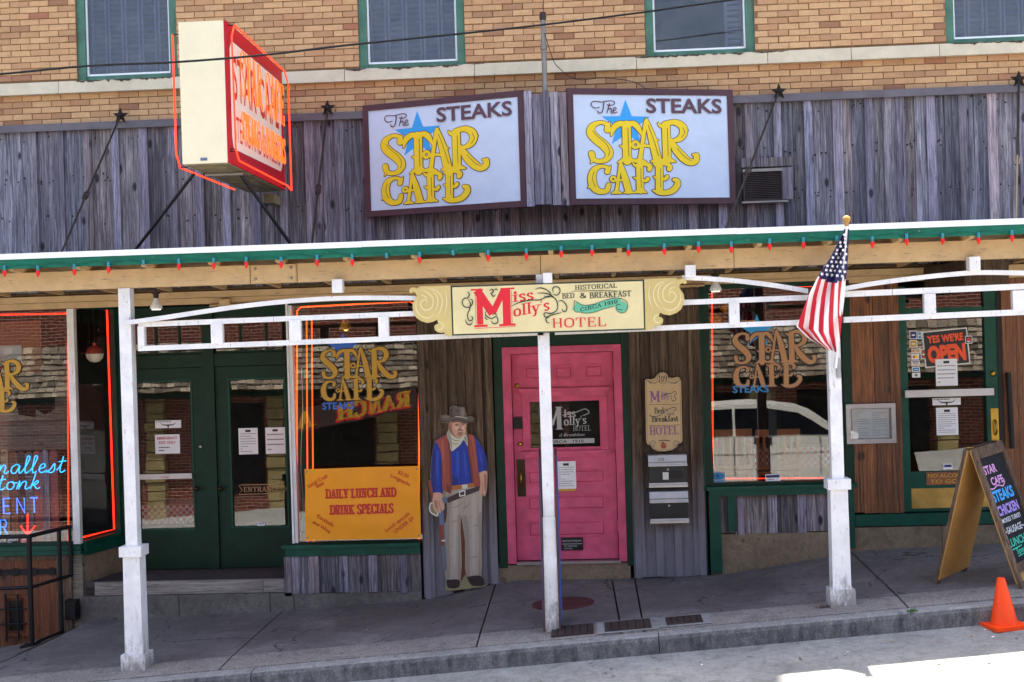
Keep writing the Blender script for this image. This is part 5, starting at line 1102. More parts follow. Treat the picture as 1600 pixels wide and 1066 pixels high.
for q_ in ([(130,530),(160,520),(150,620),(146,760),(150,900),(146,975),(128,978),(124,760),(127,600)], [(214,640),(235,640),(250,700),(252,800),(250,900),(254,962),(237,964),(230,780)], [(188,640),(206,640),(204,760),(205,975),(190,975),(192,800)], [(300,640),(318,620),(317,760),(312,960),(300,960),(304,800)]): cp(q_, 'trouser_dark')
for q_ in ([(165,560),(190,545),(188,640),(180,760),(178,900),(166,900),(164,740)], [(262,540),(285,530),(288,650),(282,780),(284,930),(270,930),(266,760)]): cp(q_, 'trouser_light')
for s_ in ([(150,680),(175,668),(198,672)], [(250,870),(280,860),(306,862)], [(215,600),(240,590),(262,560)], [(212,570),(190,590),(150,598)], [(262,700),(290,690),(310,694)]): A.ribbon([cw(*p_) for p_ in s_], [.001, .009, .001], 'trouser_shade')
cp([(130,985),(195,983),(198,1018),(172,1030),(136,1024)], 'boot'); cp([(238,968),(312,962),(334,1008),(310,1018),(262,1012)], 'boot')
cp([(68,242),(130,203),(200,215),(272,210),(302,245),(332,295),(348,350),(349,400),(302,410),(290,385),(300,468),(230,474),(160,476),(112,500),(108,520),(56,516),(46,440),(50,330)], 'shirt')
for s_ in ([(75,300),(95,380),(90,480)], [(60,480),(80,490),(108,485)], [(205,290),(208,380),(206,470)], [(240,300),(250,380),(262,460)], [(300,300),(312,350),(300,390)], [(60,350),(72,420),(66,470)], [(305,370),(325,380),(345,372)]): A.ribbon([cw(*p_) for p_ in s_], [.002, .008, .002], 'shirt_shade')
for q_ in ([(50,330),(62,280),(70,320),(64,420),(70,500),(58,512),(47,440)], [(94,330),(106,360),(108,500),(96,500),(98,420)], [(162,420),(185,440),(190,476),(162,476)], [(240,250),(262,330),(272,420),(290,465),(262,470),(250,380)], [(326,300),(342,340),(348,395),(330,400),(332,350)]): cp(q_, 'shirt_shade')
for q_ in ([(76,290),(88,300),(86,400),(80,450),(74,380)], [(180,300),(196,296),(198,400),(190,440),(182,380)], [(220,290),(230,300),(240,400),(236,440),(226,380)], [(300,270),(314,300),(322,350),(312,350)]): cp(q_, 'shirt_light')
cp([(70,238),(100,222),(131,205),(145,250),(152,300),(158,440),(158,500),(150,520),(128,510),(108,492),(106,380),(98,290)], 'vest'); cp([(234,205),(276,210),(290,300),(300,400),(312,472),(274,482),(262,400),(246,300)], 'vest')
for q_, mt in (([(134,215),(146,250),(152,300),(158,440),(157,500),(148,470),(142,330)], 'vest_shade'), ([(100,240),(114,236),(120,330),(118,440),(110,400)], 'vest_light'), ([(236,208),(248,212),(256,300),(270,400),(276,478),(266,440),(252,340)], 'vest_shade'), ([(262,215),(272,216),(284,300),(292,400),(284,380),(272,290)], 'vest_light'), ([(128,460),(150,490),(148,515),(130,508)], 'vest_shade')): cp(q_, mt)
for s_ in ([(120,240),(132,320),(130,420)], [(118,300),(112,380),(116,470)], [(262,230),(276,320),(288,420)]): A.ribbon([cw(*p_) for p_ in s_], [.002, .008, .002], 'stock')
cp([(158,480),(275,464),(277,484),(160,503)], 'belt_orange', False); cp([(212,474),(242,470),(243,492),(213,496)], 'scarf', False); cp([(130,545),(210,508),(312,478),(315,500),(215,540),(136,572)], 'belt', False); cp([(196,508),(230,500),(232,532),(198,538)], 'galvanised' if False else 'lens', False); cp([(202,514),(225,508),(226,526),(204,531)], 'belt', False)
cp([(110,555),(128,545),(132,620),(124,675),(112,660)], 'belt')
cp([(26,452),(46,450),(58,520),(64,560),(48,545)], 'stock', False)
for k in range(18): pass
lp = [(60,570),(44,575),(38,600),(46,622),(62,632),(78,640),(86,618)]; A.ribbon([cw(*p_) for p_ in lp], .014, 'lens')
cp([(86,610),(112,606),(118,690),(124,800),(131,932),(118,935),(110,800),(94,690)], 'metal_blue', False); cp([(91,690),(111,688),(118,798),(102,802)], 'stock', False); cp([(104,770),(122,768),(122,776),(104,778)], 'lens', False)
cp([(60,517),(100,517),(114,560),(118,600),(106,613),(96,590),(100,622),(88,620),(82,598),(78,625),(66,612),(54,575)], 'skin'); cp([(306,408),(346,400),(347,470),(343,510),(334,536),(322,515),(312,534),(306,500),(312,470)], 'skin'); cp([(104,540),(128,540),(134,565),(112,572)], 'metal_blue')
for s_ in ([(82,598),(80,575),(84,560)], [(94,592),(92,572),(94,558)], [(324,512),(324,480),(320,460)]): A.ribbon([cw(*p_) for p_ in s_], .004, 'lips')
cp([(140,132),(190,122),(233,138),(234,180),(226,206),(200,222),(170,212),(152,188),(142,160)], 'skin'); cp([(138,135),(150,130),(152,160),(148,182),(139,160)], 'hair'); cp([(150,128),(190,122),(232,138),(228,146),(190,136),(160,140)], 'hair')
cp([(144,140),(160,135),(160,175),(172,205),(186,220),(168,210),(150,186),(144,162)], 'skin_shade'); cp([(206,150),(228,150),(230,176),(222,190),(212,176)], 'skin_light'); cp([(172,160),(190,160),(192,174),(178,176)], 'skin_light'); cp([(176,146),(196,144),(197,150),(178,154)], 'skin_shade'); cp([(205,144),(228,146),(226,152),(207,150)], 'skin_shade'); cp([(184,196),(216,196),(210,210),(194,210)], 'skin_shade'); cp([(62,560),(76,556),(78,600),(70,598)], 'skin_shade'); cp([(330,420),(345,420),(343,500),(334,500)], 'skin_shade')
for s_, mt, w_ in (([(178,150),(192,147)], 'hair', .007), ([(208,147),(224,149)], 'hair', .007), ([(181,156),(191,156)], 'print_black', .006), ([(209,156),(219,157)], 'print_black', .006), ([(201,152),(206,168),(200,174),(194,172)], 'lips', .006), ([(190,182),(203,178),(218,181)], 'hair', .010), ([(194,192),(206,194),(216,191)], 'lips', .007), ([(150,160),(153,178)], 'lips', .006), ([(228,160),(230,180)], 'lips', .005)): A.ribbon([cw(*p_) for p_ in s_], w_, mt)
cp([(140,176),(150,195),(170,213),(200,224),(226,206),(240,215),(242,266),(222,232),(205,256),(180,278),(156,292),(146,250),(131,208)], 'scarf')
cp([(131,208),(140,180),(150,200),(158,240),(160,288),(146,250)], 'scarf_shade'); cp([(222,216),(236,214),(240,262),(226,236)], 'scarf_shade')
for s_ in ([(145,215),(175,235),(205,232)], [(150,240),(175,255),(200,245)], [(228,215),(236,235)]): A.ribbon([cw(*p_) for p_ in s_], [.001, .006, .001][:len(s_)] if len(s_) == 3 else .004, 'hat')
cp([(97,112),(105,102),(125,98),(147,108),(190,106),(238,112),(262,107),(280,118),(270,135),(240,140),(195,122),(160,128),(125,138),(105,130)], 'hat'); cp([(147,112),(145,62),(160,50),(178,56),(195,52),(224,56),(238,112),(190,108)], 'hat', False); cp([(147,110),(146,70),(160,56),(164,80),(160,108)], 'hat_shade', False); cp([(200,60),(222,60),(226,100),(206,100)], 'hat_light'); cp([(100,122),(130,132),(165,124),(195,118),(240,134),(272,128),(268,136),(240,141),(195,124),(160,130),(125,139),(105,131)], 'hat_shade'); cp([(104,110),(125,103),(146,110),(120,116)], 'hat_light'); A.ribbon([cw(150, 104), cw(195, 106), cw(240, 114)], .012, 'belt'); A.ribbon([cw(176, 106), cw(210, 109), cw(241, 116)], .007, 'scarf'); A.ribbon([cw(170, 62), cw(190, 78), cw(212, 64)], [.002, .01, .002], 'belt')
m.build('printed_figure', CB)

# ------------------------------------------------------------------ plaque and mailboxes
def pq(x, y, Y=-.1): p_ = at(980 + x / 3.807, 560 + y / 3.807, Y); return (p_.x, p_.z)
PL = empty('wall_plaque', (X_(1037, 700, -.1), -.1, Z_(1037, 705, -.1)), 'tall tan wall plaque numbered 109 above the two mailboxes', 'plaque')
OUTP = [(106,130),(118,122),(140,125),(165,118),(178,98),(195,84),(215,82),(235,90),(246,112),(268,118),(295,110),(312,116),(320,140),(328,490),(320,502),(300,510),(292,528),(262,545),(220,553),(180,550),(150,535),(138,518),(118,508),(112,480)]
m = MB(); m.prism([pq(*p_) for p_ in OUTP], -.118, -.088, 'plaque_tan', 'hat'); m.build('board', PL)
m = MB(); A = Art(m, xz(-.1185), .00004)
inn = [(114,136),(140,133),(170,126),(184,102),(212,90),(236,106),(246,120),(275,126),(305,120),(313,145),(320,488),(300,502),(285,524),(250,540),(215,545),(175,540),(150,525),(125,500),(119,480),(114,136)]; A.ribbon([pq(*p_) for p_ in inn], .004, 'grey_ink', False, False)
def ps(t, x, y, h, W_, mat, **k): X, Z = pq(x, y); kq = 1 / 3.807 / 149.5; serif(A, t, X, Z, h * kq, W_ * kq, mat, **k)
ps('109', 186, 142, 38, 50, 'sign_dark', wt=.14, wn=.08); ps('M', 132, 262, 66, 66, 'plum', wt=.2, wn=.1, sl=.06, st=.04); ps('iss', 200, 222, 26, 40, 'plum', wt=.15, wn=.08); ps("olly's", 200, 246, 28, 66, 'plum', wt=.15, wn=.08, rise=.08)
A.ribbon([pq(200,228),pq(230,212),pq(262,208),pq(282,195),pq(292,210),pq(278,225),pq(290,240),pq(275,255),pq(262,245)], .006, 'sign_dark'); A.ribbon([pq(128,275), pq(306,272)], .004, 'sign_dark', False); A.ribbon([pq(132,400), pq(310,396)], .004, 'sign_dark', False)
ps('Bed', 160, 328, 34, 56, 'sign_dark', wt=.16, wn=.08); ps('AND', 232, 338, 14, 48, 'grey_ink', wt=.16, wn=.1); ps('Breakfast', 146, 378, 34, 156, 'sign_dark', wt=.17, wn=.08); ps('HOTEL', 132, 455, 48, 172, 'plum', wt=.16, wn=.07)
A.ribbon([pq(132,335),pq(150,348),pq(190,340),pq(220,318),pq(250,300),pq(280,290),pq(290,302),pq(275,312)], .009, 'grey_ink'); A.ribbon([pq(222,330),pq(215,312),pq(228,300),pq(240,312)], .006, 'grey_ink')
for cx_ in (152, 290): A.ribbon([pq(cx_ + 18, 505), pq(cx_ + 10, 492), pq(cx_ - 8, 492), pq(cx_ - 15, 510), pq(cx_, 525), pq(cx_ + 10, 515), pq(cx_ + 2, 506)], .006, 'grey_ink')
for s_ in ([(116,128),(140,142),(165,148),(178,138)], [(312,124),(290,142),(262,148),(250,138)], [(125,140),(145,150)], [(300,140),(280,152)]): A.ribbon([pq(*p_) for p_ in s_], .006, 'grey_ink')
A.ribbon([pq(190, 490), pq(218, 486), pq(250, 490)], .008, 'sign_dark'); A.disc(*pq(215, 520), .03, 'vest', 9); A.disc(*pq(212, 505), .018, 'vest', 7)
rr = [pq(212 + 33 * math.cos(a), 117 + 34 * math.sin(a)) for a in [k * math.pi / 10 for k in range(21)]]; A.ribbon(rr, .004, 'grey_ink', False, False)
m.build('lettering', PL)
for (px0, px1, y0_, y1_, lb, win) in ((1014, 1073, 712, 761, 'upper black and silver mailbox on the timber wall, with a small label window', 1), (1016, 1075, 769, 817, 'lower black and silver mailbox on the timber wall, plain front', 0)):
    x0, x1, z0, z1 = R(px0, px1, y0_, y1_, -.2); MX = empty('mailbox', ((x0 + x1) / 2, -.1, z0), lb, 'mailbox', 'mailboxes on the timber wall'); H_ = z1 - z0
    m = MB(); m.hexa([(x0, -.20, z0), (x1, -.20, z0), (x1, -.09, z0), (x0, -.09, z0), (x0, -.21, z1 - .03), (x1, -.21, z1 - .03), (x1, -.09, z1), (x0, -.09, z1)], 'navy_enamel'); m.build('body', MX)
    m = MB(); m.box(x0 - .005, x1 + .005, -.222, -.19, z0 - .002, z0 + .022, 'steel').box(x0 - .004, x1 + .004, -.217, -.19, z0 + .023, z0 + .045, 'mail_silver'); m.build('bottom_band', MX)
    m = MB(); m.hexa([(x0 - .004, -.222, z1 - .10), (x1 + .004, -.222, z1 - .10), (x1 + .004, -.2, z1 - .10), (x0 - .004, -.2, z1 - .10), (x0 - .004, -.205, z1 + .004), (x1 + .004, -.205, z1 + .004), (x1 + .004, -.09, z1 + .012), (x0 - .004, -.09, z1 + .012)], 'mail_silver').box(x0 - .006, x1 + .006, -.236, -.2, z1 - .106, z1 - .096, 'steel').box(x0 - .004, x1 + .004, -.226, -.2, z1 - .114, z1 - .1065, 'navy_enamel').box(x0 - .006, x1 + .006, -.229, -.2, z1 - .070, z1 - .063, 'galvanised'); m.build('lid', MX)
    m = MB(); m.lathe(((x0 + x1) / 2, -.209, z0 + H_ * .56), [(.014, 0), (.012, -.01), (.006, -.012)], 'steel', 12, 'y'); m.build('lock', MX)
    if win:
        m = MB(); zz = z0 + H_ * .24; m.box(x0 + .14, x0 + .20, -.214, -.2, zz, zz + .075, 'lens').box(x0 + .205, x0 + .34, -.214, -.2, zz + .01, zz + .085, 'black_plastic'); m.build('label_window', MX)
        m = MB(); A = Art(m, lambda x, y, d: (x, -.2240 - d + (y - z1 + .10) * .16, y)); sans(A, '109', x0 + .1, z1 - .055, .035, None, 'grey_ink'); m.build('house_number', MX)
for py_ in (710, 765): x0, x1, z0, z1 = R(1010, 1077, py_ - 2, py_ + 1, -.12); bx('trim_strip', B, x0, x1, -.14, -.087, z0, z1, 'dark_wood')

# ------------------------------------------------------------------ banner in the middle window
c4 = [at(*q, -.12) for q in ((477, 845), (658, 841), (655, 728), (476, 733))]
BN = empty('banner', ((c4[0].x + c4[1].x) / 2, -.12, c4[0].z), 'orange vinyl banner for daily lunch and drink specials', 'banner')
def bl2(u, v, d=0):
    a = c4[0].lerp(c4[1], u); b = c4[3].lerp(c4[2], u); p_ = a.lerp(b, v); w_ = .012 * math.sin(u * 9 + v * 3) * (.4 + v) + .008 * math.sin(v * 11 + u * 4)
    return (p_.x, -.12 - d + w_, p_.z)
m = MB(); nu, nv = 30, 16; vs = [bl2(i / nu, j / nv) for j in range(nv + 1) for i in range(nu + 1)]; m.add(vs, [(j * (nu + 1) + i, j * (nu + 1) + i + 1, (j + 1) * (nu + 1) + i + 1, (j + 1) * (nu + 1) + i) for j in range(nv) for i in range(nu)], 'banner_orange', True); m.build('sheet', BN)
m = MB(); A = Art(m, lambda x, y, d: bl2(x / 1.22, y / .76, d + .002), .00004)
serif(A, 'DAILY LUNCH AND', .22, .44, .10, .75, 'banner_red', .30, .16, .12, .16); serif(A, 'DRINK SPECIALS', .265, .27, .10, .67, 'banner_red', .30, .16, .12, .16)
for t, x, y, ro in (('Local Craft', .04, .56, 27), ('Beer', .13, .555, 27), ('$2.50', .99, .69, -27), ('Longnecks', .91, .655, -27), ('Cocktails', .12, .25, -33), ('and Wine', .075, .185, -33), ('Lunch specials', .86, .07, 36), ('UNDER $9', .95, .055, 36)): sans(A, t, x, y, .04, None, 'banner_red', .012, rot=ro)
m.build('lettering', BN)
m = MB(); A = Art(m, lambda x, y, d: bl2(x, y, d + .003), .00004)
for u, v in ((.02, .04), (.98, .04), (.02, .96), (.98, .96)): A.disc(u, v, .012, 'galvanised', 10, sx=.65)
m.build('grommets', BN)

# ------------------------------------------------------------------ window lettering
def wlogo(par, x0_px, y_px, Y, fill, line, name='lettering', steaks=None, star='deep_blue', s=1.14):
    m = MB(); A = Art(m, xz(Y), .00004); ox_ = X_(x0_px, y_px, Y) - .092 * s; oz = Z_(x0_px, y_px, Y) - .235 * s; s0 = 1.0
    A.star(ox_ + .30 * s, oz + .52 * s, .15 * s, star); A.ribbon([(ox_ + a * s, oz + b * s) for a, b in ((.215,.60),(.19,.585),(.165,.60),(.175,.615),(.23,.61),(.27,.615),(.28,.60),(.26,.59))], .010 * s, fill)
    logo(A, ox_, oz, s, fill, line, .0075)
    if steaks: sans(A, 'STEAKS', X_(steaks[0], steaks[1], Y), Z_(steaks[0], steaks[1], Y), .075, X_(steaks[2], steaks[1], Y) - X_(steaks[0], steaks[1], Y), 'letter_blue' if star != 'deep_blue' else 'letter_steel', .022)
    m.build(name, par)
wlogo(WM, 503, 593, .0185, 'gold', 'gold_dark', steaks=(504, 640, 554)); wlogo(WL, 503 - 571, 593 + 19, .0185, 'gold', 'gold_dark')
wlogo(WR, 1147, 570, -.0015, 'tanletter', 'tanshadow', steaks=(1145, 614, 1201), star='sky_blue', s=1.2)
# entrance arrow on the right-hand recess door glass
m = MB(); A = Art(m, xz(YD + .009), .00004); q = lambda x, y: (X_(x, y, YD), Z_(x, y, YD))
A.ribbon([q(378, 758), q(436, 757), q(436, 752), q(447, 764), q(437, 777), q(437, 771), q(373, 773), q(378, 766), q(373, 759), q(378, 758)], .008, 'tanletter', False, False); X, Z = q(380, 769); serif(A, 'ENTRANCE', X, Z, .055, .42, 'tanletter', .14, .08); m.build('arrow_lettering', dw)

# ------------------------------------------------------------------ papers and stickers
def paper(name, q, Y, label, draw, cat='notice', mat='paper', grp=None):
    x0, x1, z0, z1 = R(*q, Y); m = MB(); m.box(x0, x1, Y - .002, Y, z0, z1, mat); A = Art(m, xz(Y - .0022), .00004); draw(A, x0, x1, z0, z1); return m.build(name, None, label, cat, grp)
def doc(n, seed): return lambda A, a, b, c, d: (lines(A, a + .02, b - .02, c + .02, d - .05, n, 'grey_ink', .22, seed), A.rect((a + b) / 2 - .03, d - .045, (a + b) / 2 + .03, d - .02, 'print_black'))
Yg = YD + .008
def longhorn(A, a, b, c, d):
    mx_, mz = (a + b) / 2, (c + d) / 2 - .01; A.ribbon([(mx_ - .09, mz + .03), (mx_ - .06, mz + .005), (mx_, mz), (mx_ + .06, mz + .005), (mx_ + .09, mz + .03)], [.002, .01, .014, .01, .002], 'print_black'); A.poly([(mx_ - .014, mz), (mx_ + .014, mz), (mx_, mz - .045)][::-1], 'print_black'); lines(A, a + .01, b - .01, d - .02, d - .008, 1, 'print_black', .6)
paper('longhorn_sticker', (242.5, 283, 657, 669), Yg, 'small white longhorn sticker above the EMERGENCY EXIT ONLY notice', longhorn, 'sticker')
paper('exit_notice', (242.5, 281, 679, 709), Yg, 'white notice reading EMERGENCY EXIT ONLY on recessed door glass', lambda A, a, b, c, d: (sans(A, 'EMERGENCY', (a + b) / 2, d - .055, .03, (b - a) * .82, 'print_red', .03, align='c'), sans(A, 'EXIT ONLY', (a + b) / 2, d - .105, .03, (b - a) * .68, 'print_red', .03, align='c'), lines(A, a + .04, b - .04, c + .02, d - .13, 2, 'print_black', .35)))
paper('paper_notice', (373, 403, 669, 710), Yg, 'printed sheet with a small emblem on the recessed door, left of the handwritten one', doc(8, 3), 'notice', grp='papers on the recessed door')
paper('paper_notice', (415, 446, 668, 709), Yg, 'sheet with sparse handwriting on the recessed door, right of the printed one', doc(4, 4), 'notice', grp='papers on the recessed door')
paper('small_sticker', (402, 414, 816, 823), Yg, 'tiny white sticker at the bottom of the ENTRANCE door glass', lambda A, a, b, c, d: A.rect(a + .01, d - .02, b - .01, d - .012, 'decal_blue'), 'sticker')
paper('paper_notice', (869.5, 900, 721, 764), YP - .014, 'white printed sheet taped to the pink door', doc(9, 5)); x0, x1, z0, z1 = R(869.5, 900, 764, 767.5, YP - .014); bx('notice_tape', None, x0, x1, YP - .0165, YP - .0145, z0, z1, 'gold'); tag(bpy.data.objects['notice_tape'], 'yellow strip below the white sheet on the pink door', 'tape')
paper('door_notice', (877, 911, 840, 860), YP - .014, 'small dark green notice plate low on the pink door', lambda A, a, b, c, d: (sans(A, 'RING FOR ATTENDANT', a + .015, d - .045, .02, b - a - .03, 'glass_grey', .015), A.rect(a + .01, c + .065, b - .01, c + .071, 'glass_grey'), sans(A, 'FOR ASSISTANCE', a + .03, c + .038, .016, (b - a) * .6, 'glass_grey', .01), sans(A, 'RING BELL', a + .03, c + .012, .016, (b - a) * .4, 'glass_grey', .01)), 'notice', 'navy_enamel')
Yh = YC + .008
x0, x1, z0, z1 = R(1443, 1514, 515, 572, YC + .0); OS = empty('open_sign', ((x0 + x1) / 2, YC, z0), 'black sign reading YES WE\'RE OPEN in orange hung in the door', 'sign'); OS.rotation_euler = (0, 0, 0)
cx_, cz_ = (x0 + x1) / 2, (z0 + z1) / 2; rt_ = lambda x, y: (cx_ + (x - cx_) * math.cos(rad(4)) - (y - cz_) * math.sin(rad(4)), cz_ + (x - cx_) * math.sin(rad(4)) + (y - cz_) * math.cos(rad(4)))
YO = YC + .004
m = MB(); m.prism([rt_(x0, z0), rt_(x1, z0), rt_(x1, z1), rt_(x0, z1)], YO, YO + .004, 'lens'); m.build('board', OS)
m = MB(); A = Art(m, lambda x, y, d: (rt_(x, y)[0], YO - .0005 - d, rt_(x, y)[1]), .00004); A.rect(x0 + .012, z0 + .012, x1 - .012, z1 - .012, 'print_black'); sans(A, "YES WE'RE", cx_, z0 + .255, .075, (x1 - x0) * .8, 'open_orange', .04, align='c'); sans(A, 'OPEN', cx_, z0 + .055, .165, (x1 - x0) * .84, 'open_orange', .06, align='c'); m.build('lettering', OS)
paper('paper_notice', (1462, 1496, 561, 603), YC - .002, 'plain white sheet overlapping the OPEN sign', doc(5, 6)); paper('longhorn_sticker', (1457, 1501, 622, 633), YC + .006, 'small white longhorn sticker under the steel push bar', longhorn, 'sticker'); paper('paper_notice', (1463, 1497, 637, 680), YC + .006, 'white menu sheet on the cafe door below the longhorn sticker', doc(10, 8))
paper('small_sticker', (1474, 1488, 725, 733), YC + .006, 'small blue and white sticker low on the cafe door glass', lambda A, a, b, c, d: A.rect(a + .008, c + .02, b - .008, d - .008, 'decal_navy'), 'sticker'); paper('small_sticker', (1508, 1519, 525, 537), YC - .001, 'small square black and white sticker beside the OPEN sign', lambda A, a, b, c, d: (A.rect(a + .006, c + .006, b - .006, d - .006, 'print_black'), A.disc((a + b) / 2, (c + d) / 2, .022, 'decal_red'), A.rect(a + .02, c + .015, b - .02, c + .025, 'paper')), 'sticker')
for i, (q, mt, lb) in enumerate((((1421, 1433, 517, 530), 'decal_navy', 'purple badge sticker at the top of the sticker column on the cafe door'), ((1434, 1440, 518, 530), 'decal_blue', 'narrow blue sticker right of the purple badge sticker'), ((1421, 1433, 531.5, 543), 'gold', 'dark and gold picture sticker under the purple badge'), ((1424, 1438, 545, 552), 'tanletter', 'pale tan card sticker on the cafe door'), ((1424, 1436, 553.5, 562), 'decal_red', 'red and yellow circles card sticker on the cafe door'), ((1424, 1437, 563.5, 571.5), 'decal_navy', 'navy barred card sticker on the cafe door'), ((1425, 1437, 573.5, 581), 'decal_blue', 'bright blue card sticker on the cafe door'), ((1425, 1438, 582.5, 590), 'grey_ink', 'lowest card sticker of the column on the cafe door'), ((1438.5, 1447, 546, 561), 'vest', 'small red card sticker beside the column'))):
    def dr(A, a, b, c, d, mt=mt, i=i):
        e = .007; w_, h_ = b - a, d - c
        if i == 4: A.disc(a + w_ * .36, c + h_ * .5, h_ * .3, 'decal_red'); A.disc(a + w_ * .62, c + h_ * .5, h_ * .3, 'yellow')
        elif i == 5: A.rect(a + e, d - h_ * .32, b - e, d - e, 'decal_navy'); A.rect(a + e, c + e, b - e, c + h_ * .25, 'yellow_ball'); sans(A, 'VISA', (a + b) / 2, c + h_ * .34, .017, w_ * .7, 'decal_navy', .03, align='c')
        elif i == 7: A.disc((a + b) / 2, (c + d) / 2, h_ * .3, 'grey_ink')
        else: A.rect(a + e, c + e, b - e, d - e, mt); A.rect(a + w_ * .3, c + h_ * .4, b - w_ * .3, c + h_ * .55, 'paper')
    paper('card_sticker', q, YC + .006, lb, dr, 'sticker', grp='stickers on the cafe door')
x0, x1, z0, z1 = R(1322, 1399.5, 631, 693, -.06); MF = empty('menu_frame', ((x0 + x1) / 2, -.05, z0), 'silver framed menu case on the brown boarded wall', 'menu case')
m = MB(); f_ = .045; m.box(x0, x1, -.075, -.03, z0, z0 + f_, 'steel').box(x0, x1, -.075, -.03, z1 - f_, z1, 'steel').box(x0, x0 + f_, -.075, -.03, z0 + f_, z1 - f_, 'steel').box(x1 - f_, x1, -.075, -.03, z0 + f_, z1 - f_, 'steel'); m.build('frame', MF); bx('backing', MF, x0 + f_, x1 - f_, -.045, -.03, z0 + f_, z1 - f_, 'steel')
m = MB(); a, b, c, d = x0 + .065, x1 - .065, z0 + .055, z1 - .055; m.box(a, b, -.05, -.0455, c, d, 'paper'); A = Art(m, xz(-.0503), .00004); md = (a + b) / 2
lines(A, a + .02, md - .02, c + .02, d - .02, 11, 'grey_ink', .13, 1); lines(A, md + .02, b - .02, c + .02, d - .03, 11, 'grey_ink', .13, 2); m.build('menu_sheet', MF); bx('pane', MF, x0 + f_, x1 - f_, -.062, -.059, z0 + f_, z1 - f_, 'shop_glass')
paper('oval_decal', (1111, 1133, 738, 754), -.0035, 'blue oval decal in the lower corner of the right shop window', lambda A, a, b, c, d: (A.disc((a + b) / 2, (c + d) / 2 + .012, .038, 'decal_blue', 24, 1.9), serif(A, 'n', 0, 0, .001, .001, 'paper') if False else A.rect(a + .01, c + .006, b - .01, c + .02, 'letter_blue'), A.rect((a + b) / 2 - .012, (c + d) / 2, (a + b) / 2 + .012, (c + d) / 2 + .03, 'decal_navy')), 'sticker', 'glass_grey')
paper('small_sticker', (1196, 1219, 741, 752), -.0035, 'white sticker with purple stripe at the bottom of the right shop window', lambda A, a, b, c, d: (A.rect(a + .006, (c + d) / 2, b - .006, d - .008, 'decal_navy'), lines(A, a + .02, b - .02, c + .01, c + .03, 1, 'grey_ink', .5)), 'sticker')
for (q, mt, lb) in (((10, 32, 840, 853), 'belt', 'maroon 2015 award sticker in the left shop window'), ((32, 50, 839, 852), 'decal_red', 'red award sticker in the left shop window, right of the maroon one')):
    paper('award_sticker', q, .017, lb, lambda A, a, b, c, d: (sans(A, 'ZAGAT', a + .01, d - .035, .024, (b - a) * .8, 'paper', .03), sans(A, '2015', a + .01, d - .062, .018, None, 'paper', .02)), 'sticker', mt)

# ------------------------------------------------------------------ neon inside windows
def neon(pts, Y, mat, r=.008, name='neon_tube', label=None, cat='neon tube', depth=None):
    m = MB(); m.tube([tuple(at(x, y, Y)) for x, y in pts], r, mat, 7); return m.build(name, None, label, cat)
neon([(-60, 493), (107, 490), (106, 500), (107, 847), (-60, 851)], .06, 'neon_red', label='red neon border tube around the left shop window')
m = MB(side); d_ = .05; m.tube([(.04, d_, lz1 + .0), (aL - .16, d_, lz1 + .03), (aL - .13, d_, lz1 - .02), (aL - .12, d_, lz0 + .03), (.06, d_, lz0 + .03)], .010, 'neon_red', 7); m.build('neon_tube', None, 'red neon border tube in the narrow side window of the recess', 'neon tube')
neon([(655, 846), (654, 480), (640, 471), (470, 480), (464, 486), (464, 846)], .06, 'neon_orange', label='orange neon border tube around the middle shop window')
neon([(481, 846), (479, 500), (487, 497), (490, 846)], .25, 'neon_orange', .007, label='pair of thin vertical orange neon tubes inside the middle shop window')
neon([(1268, 447), (1118, 450), (1106.5 + 6, 458), (1114, 748), (1322, 747), (1318, 470)], .04, 'neon_red', label='red neon border tube around the right shop window')
m = MB(); sp = smooth([tuple(at(x, y, .09)) for x, y in ((471, 575), (473, 640), (470, 720), (474, 790), (472, 830))], 4); m.tube(sp, .004, 'white_trim', 5); m.build('lamp_cord', None, 'white cord hanging down inside the middle shop window', 'cord')
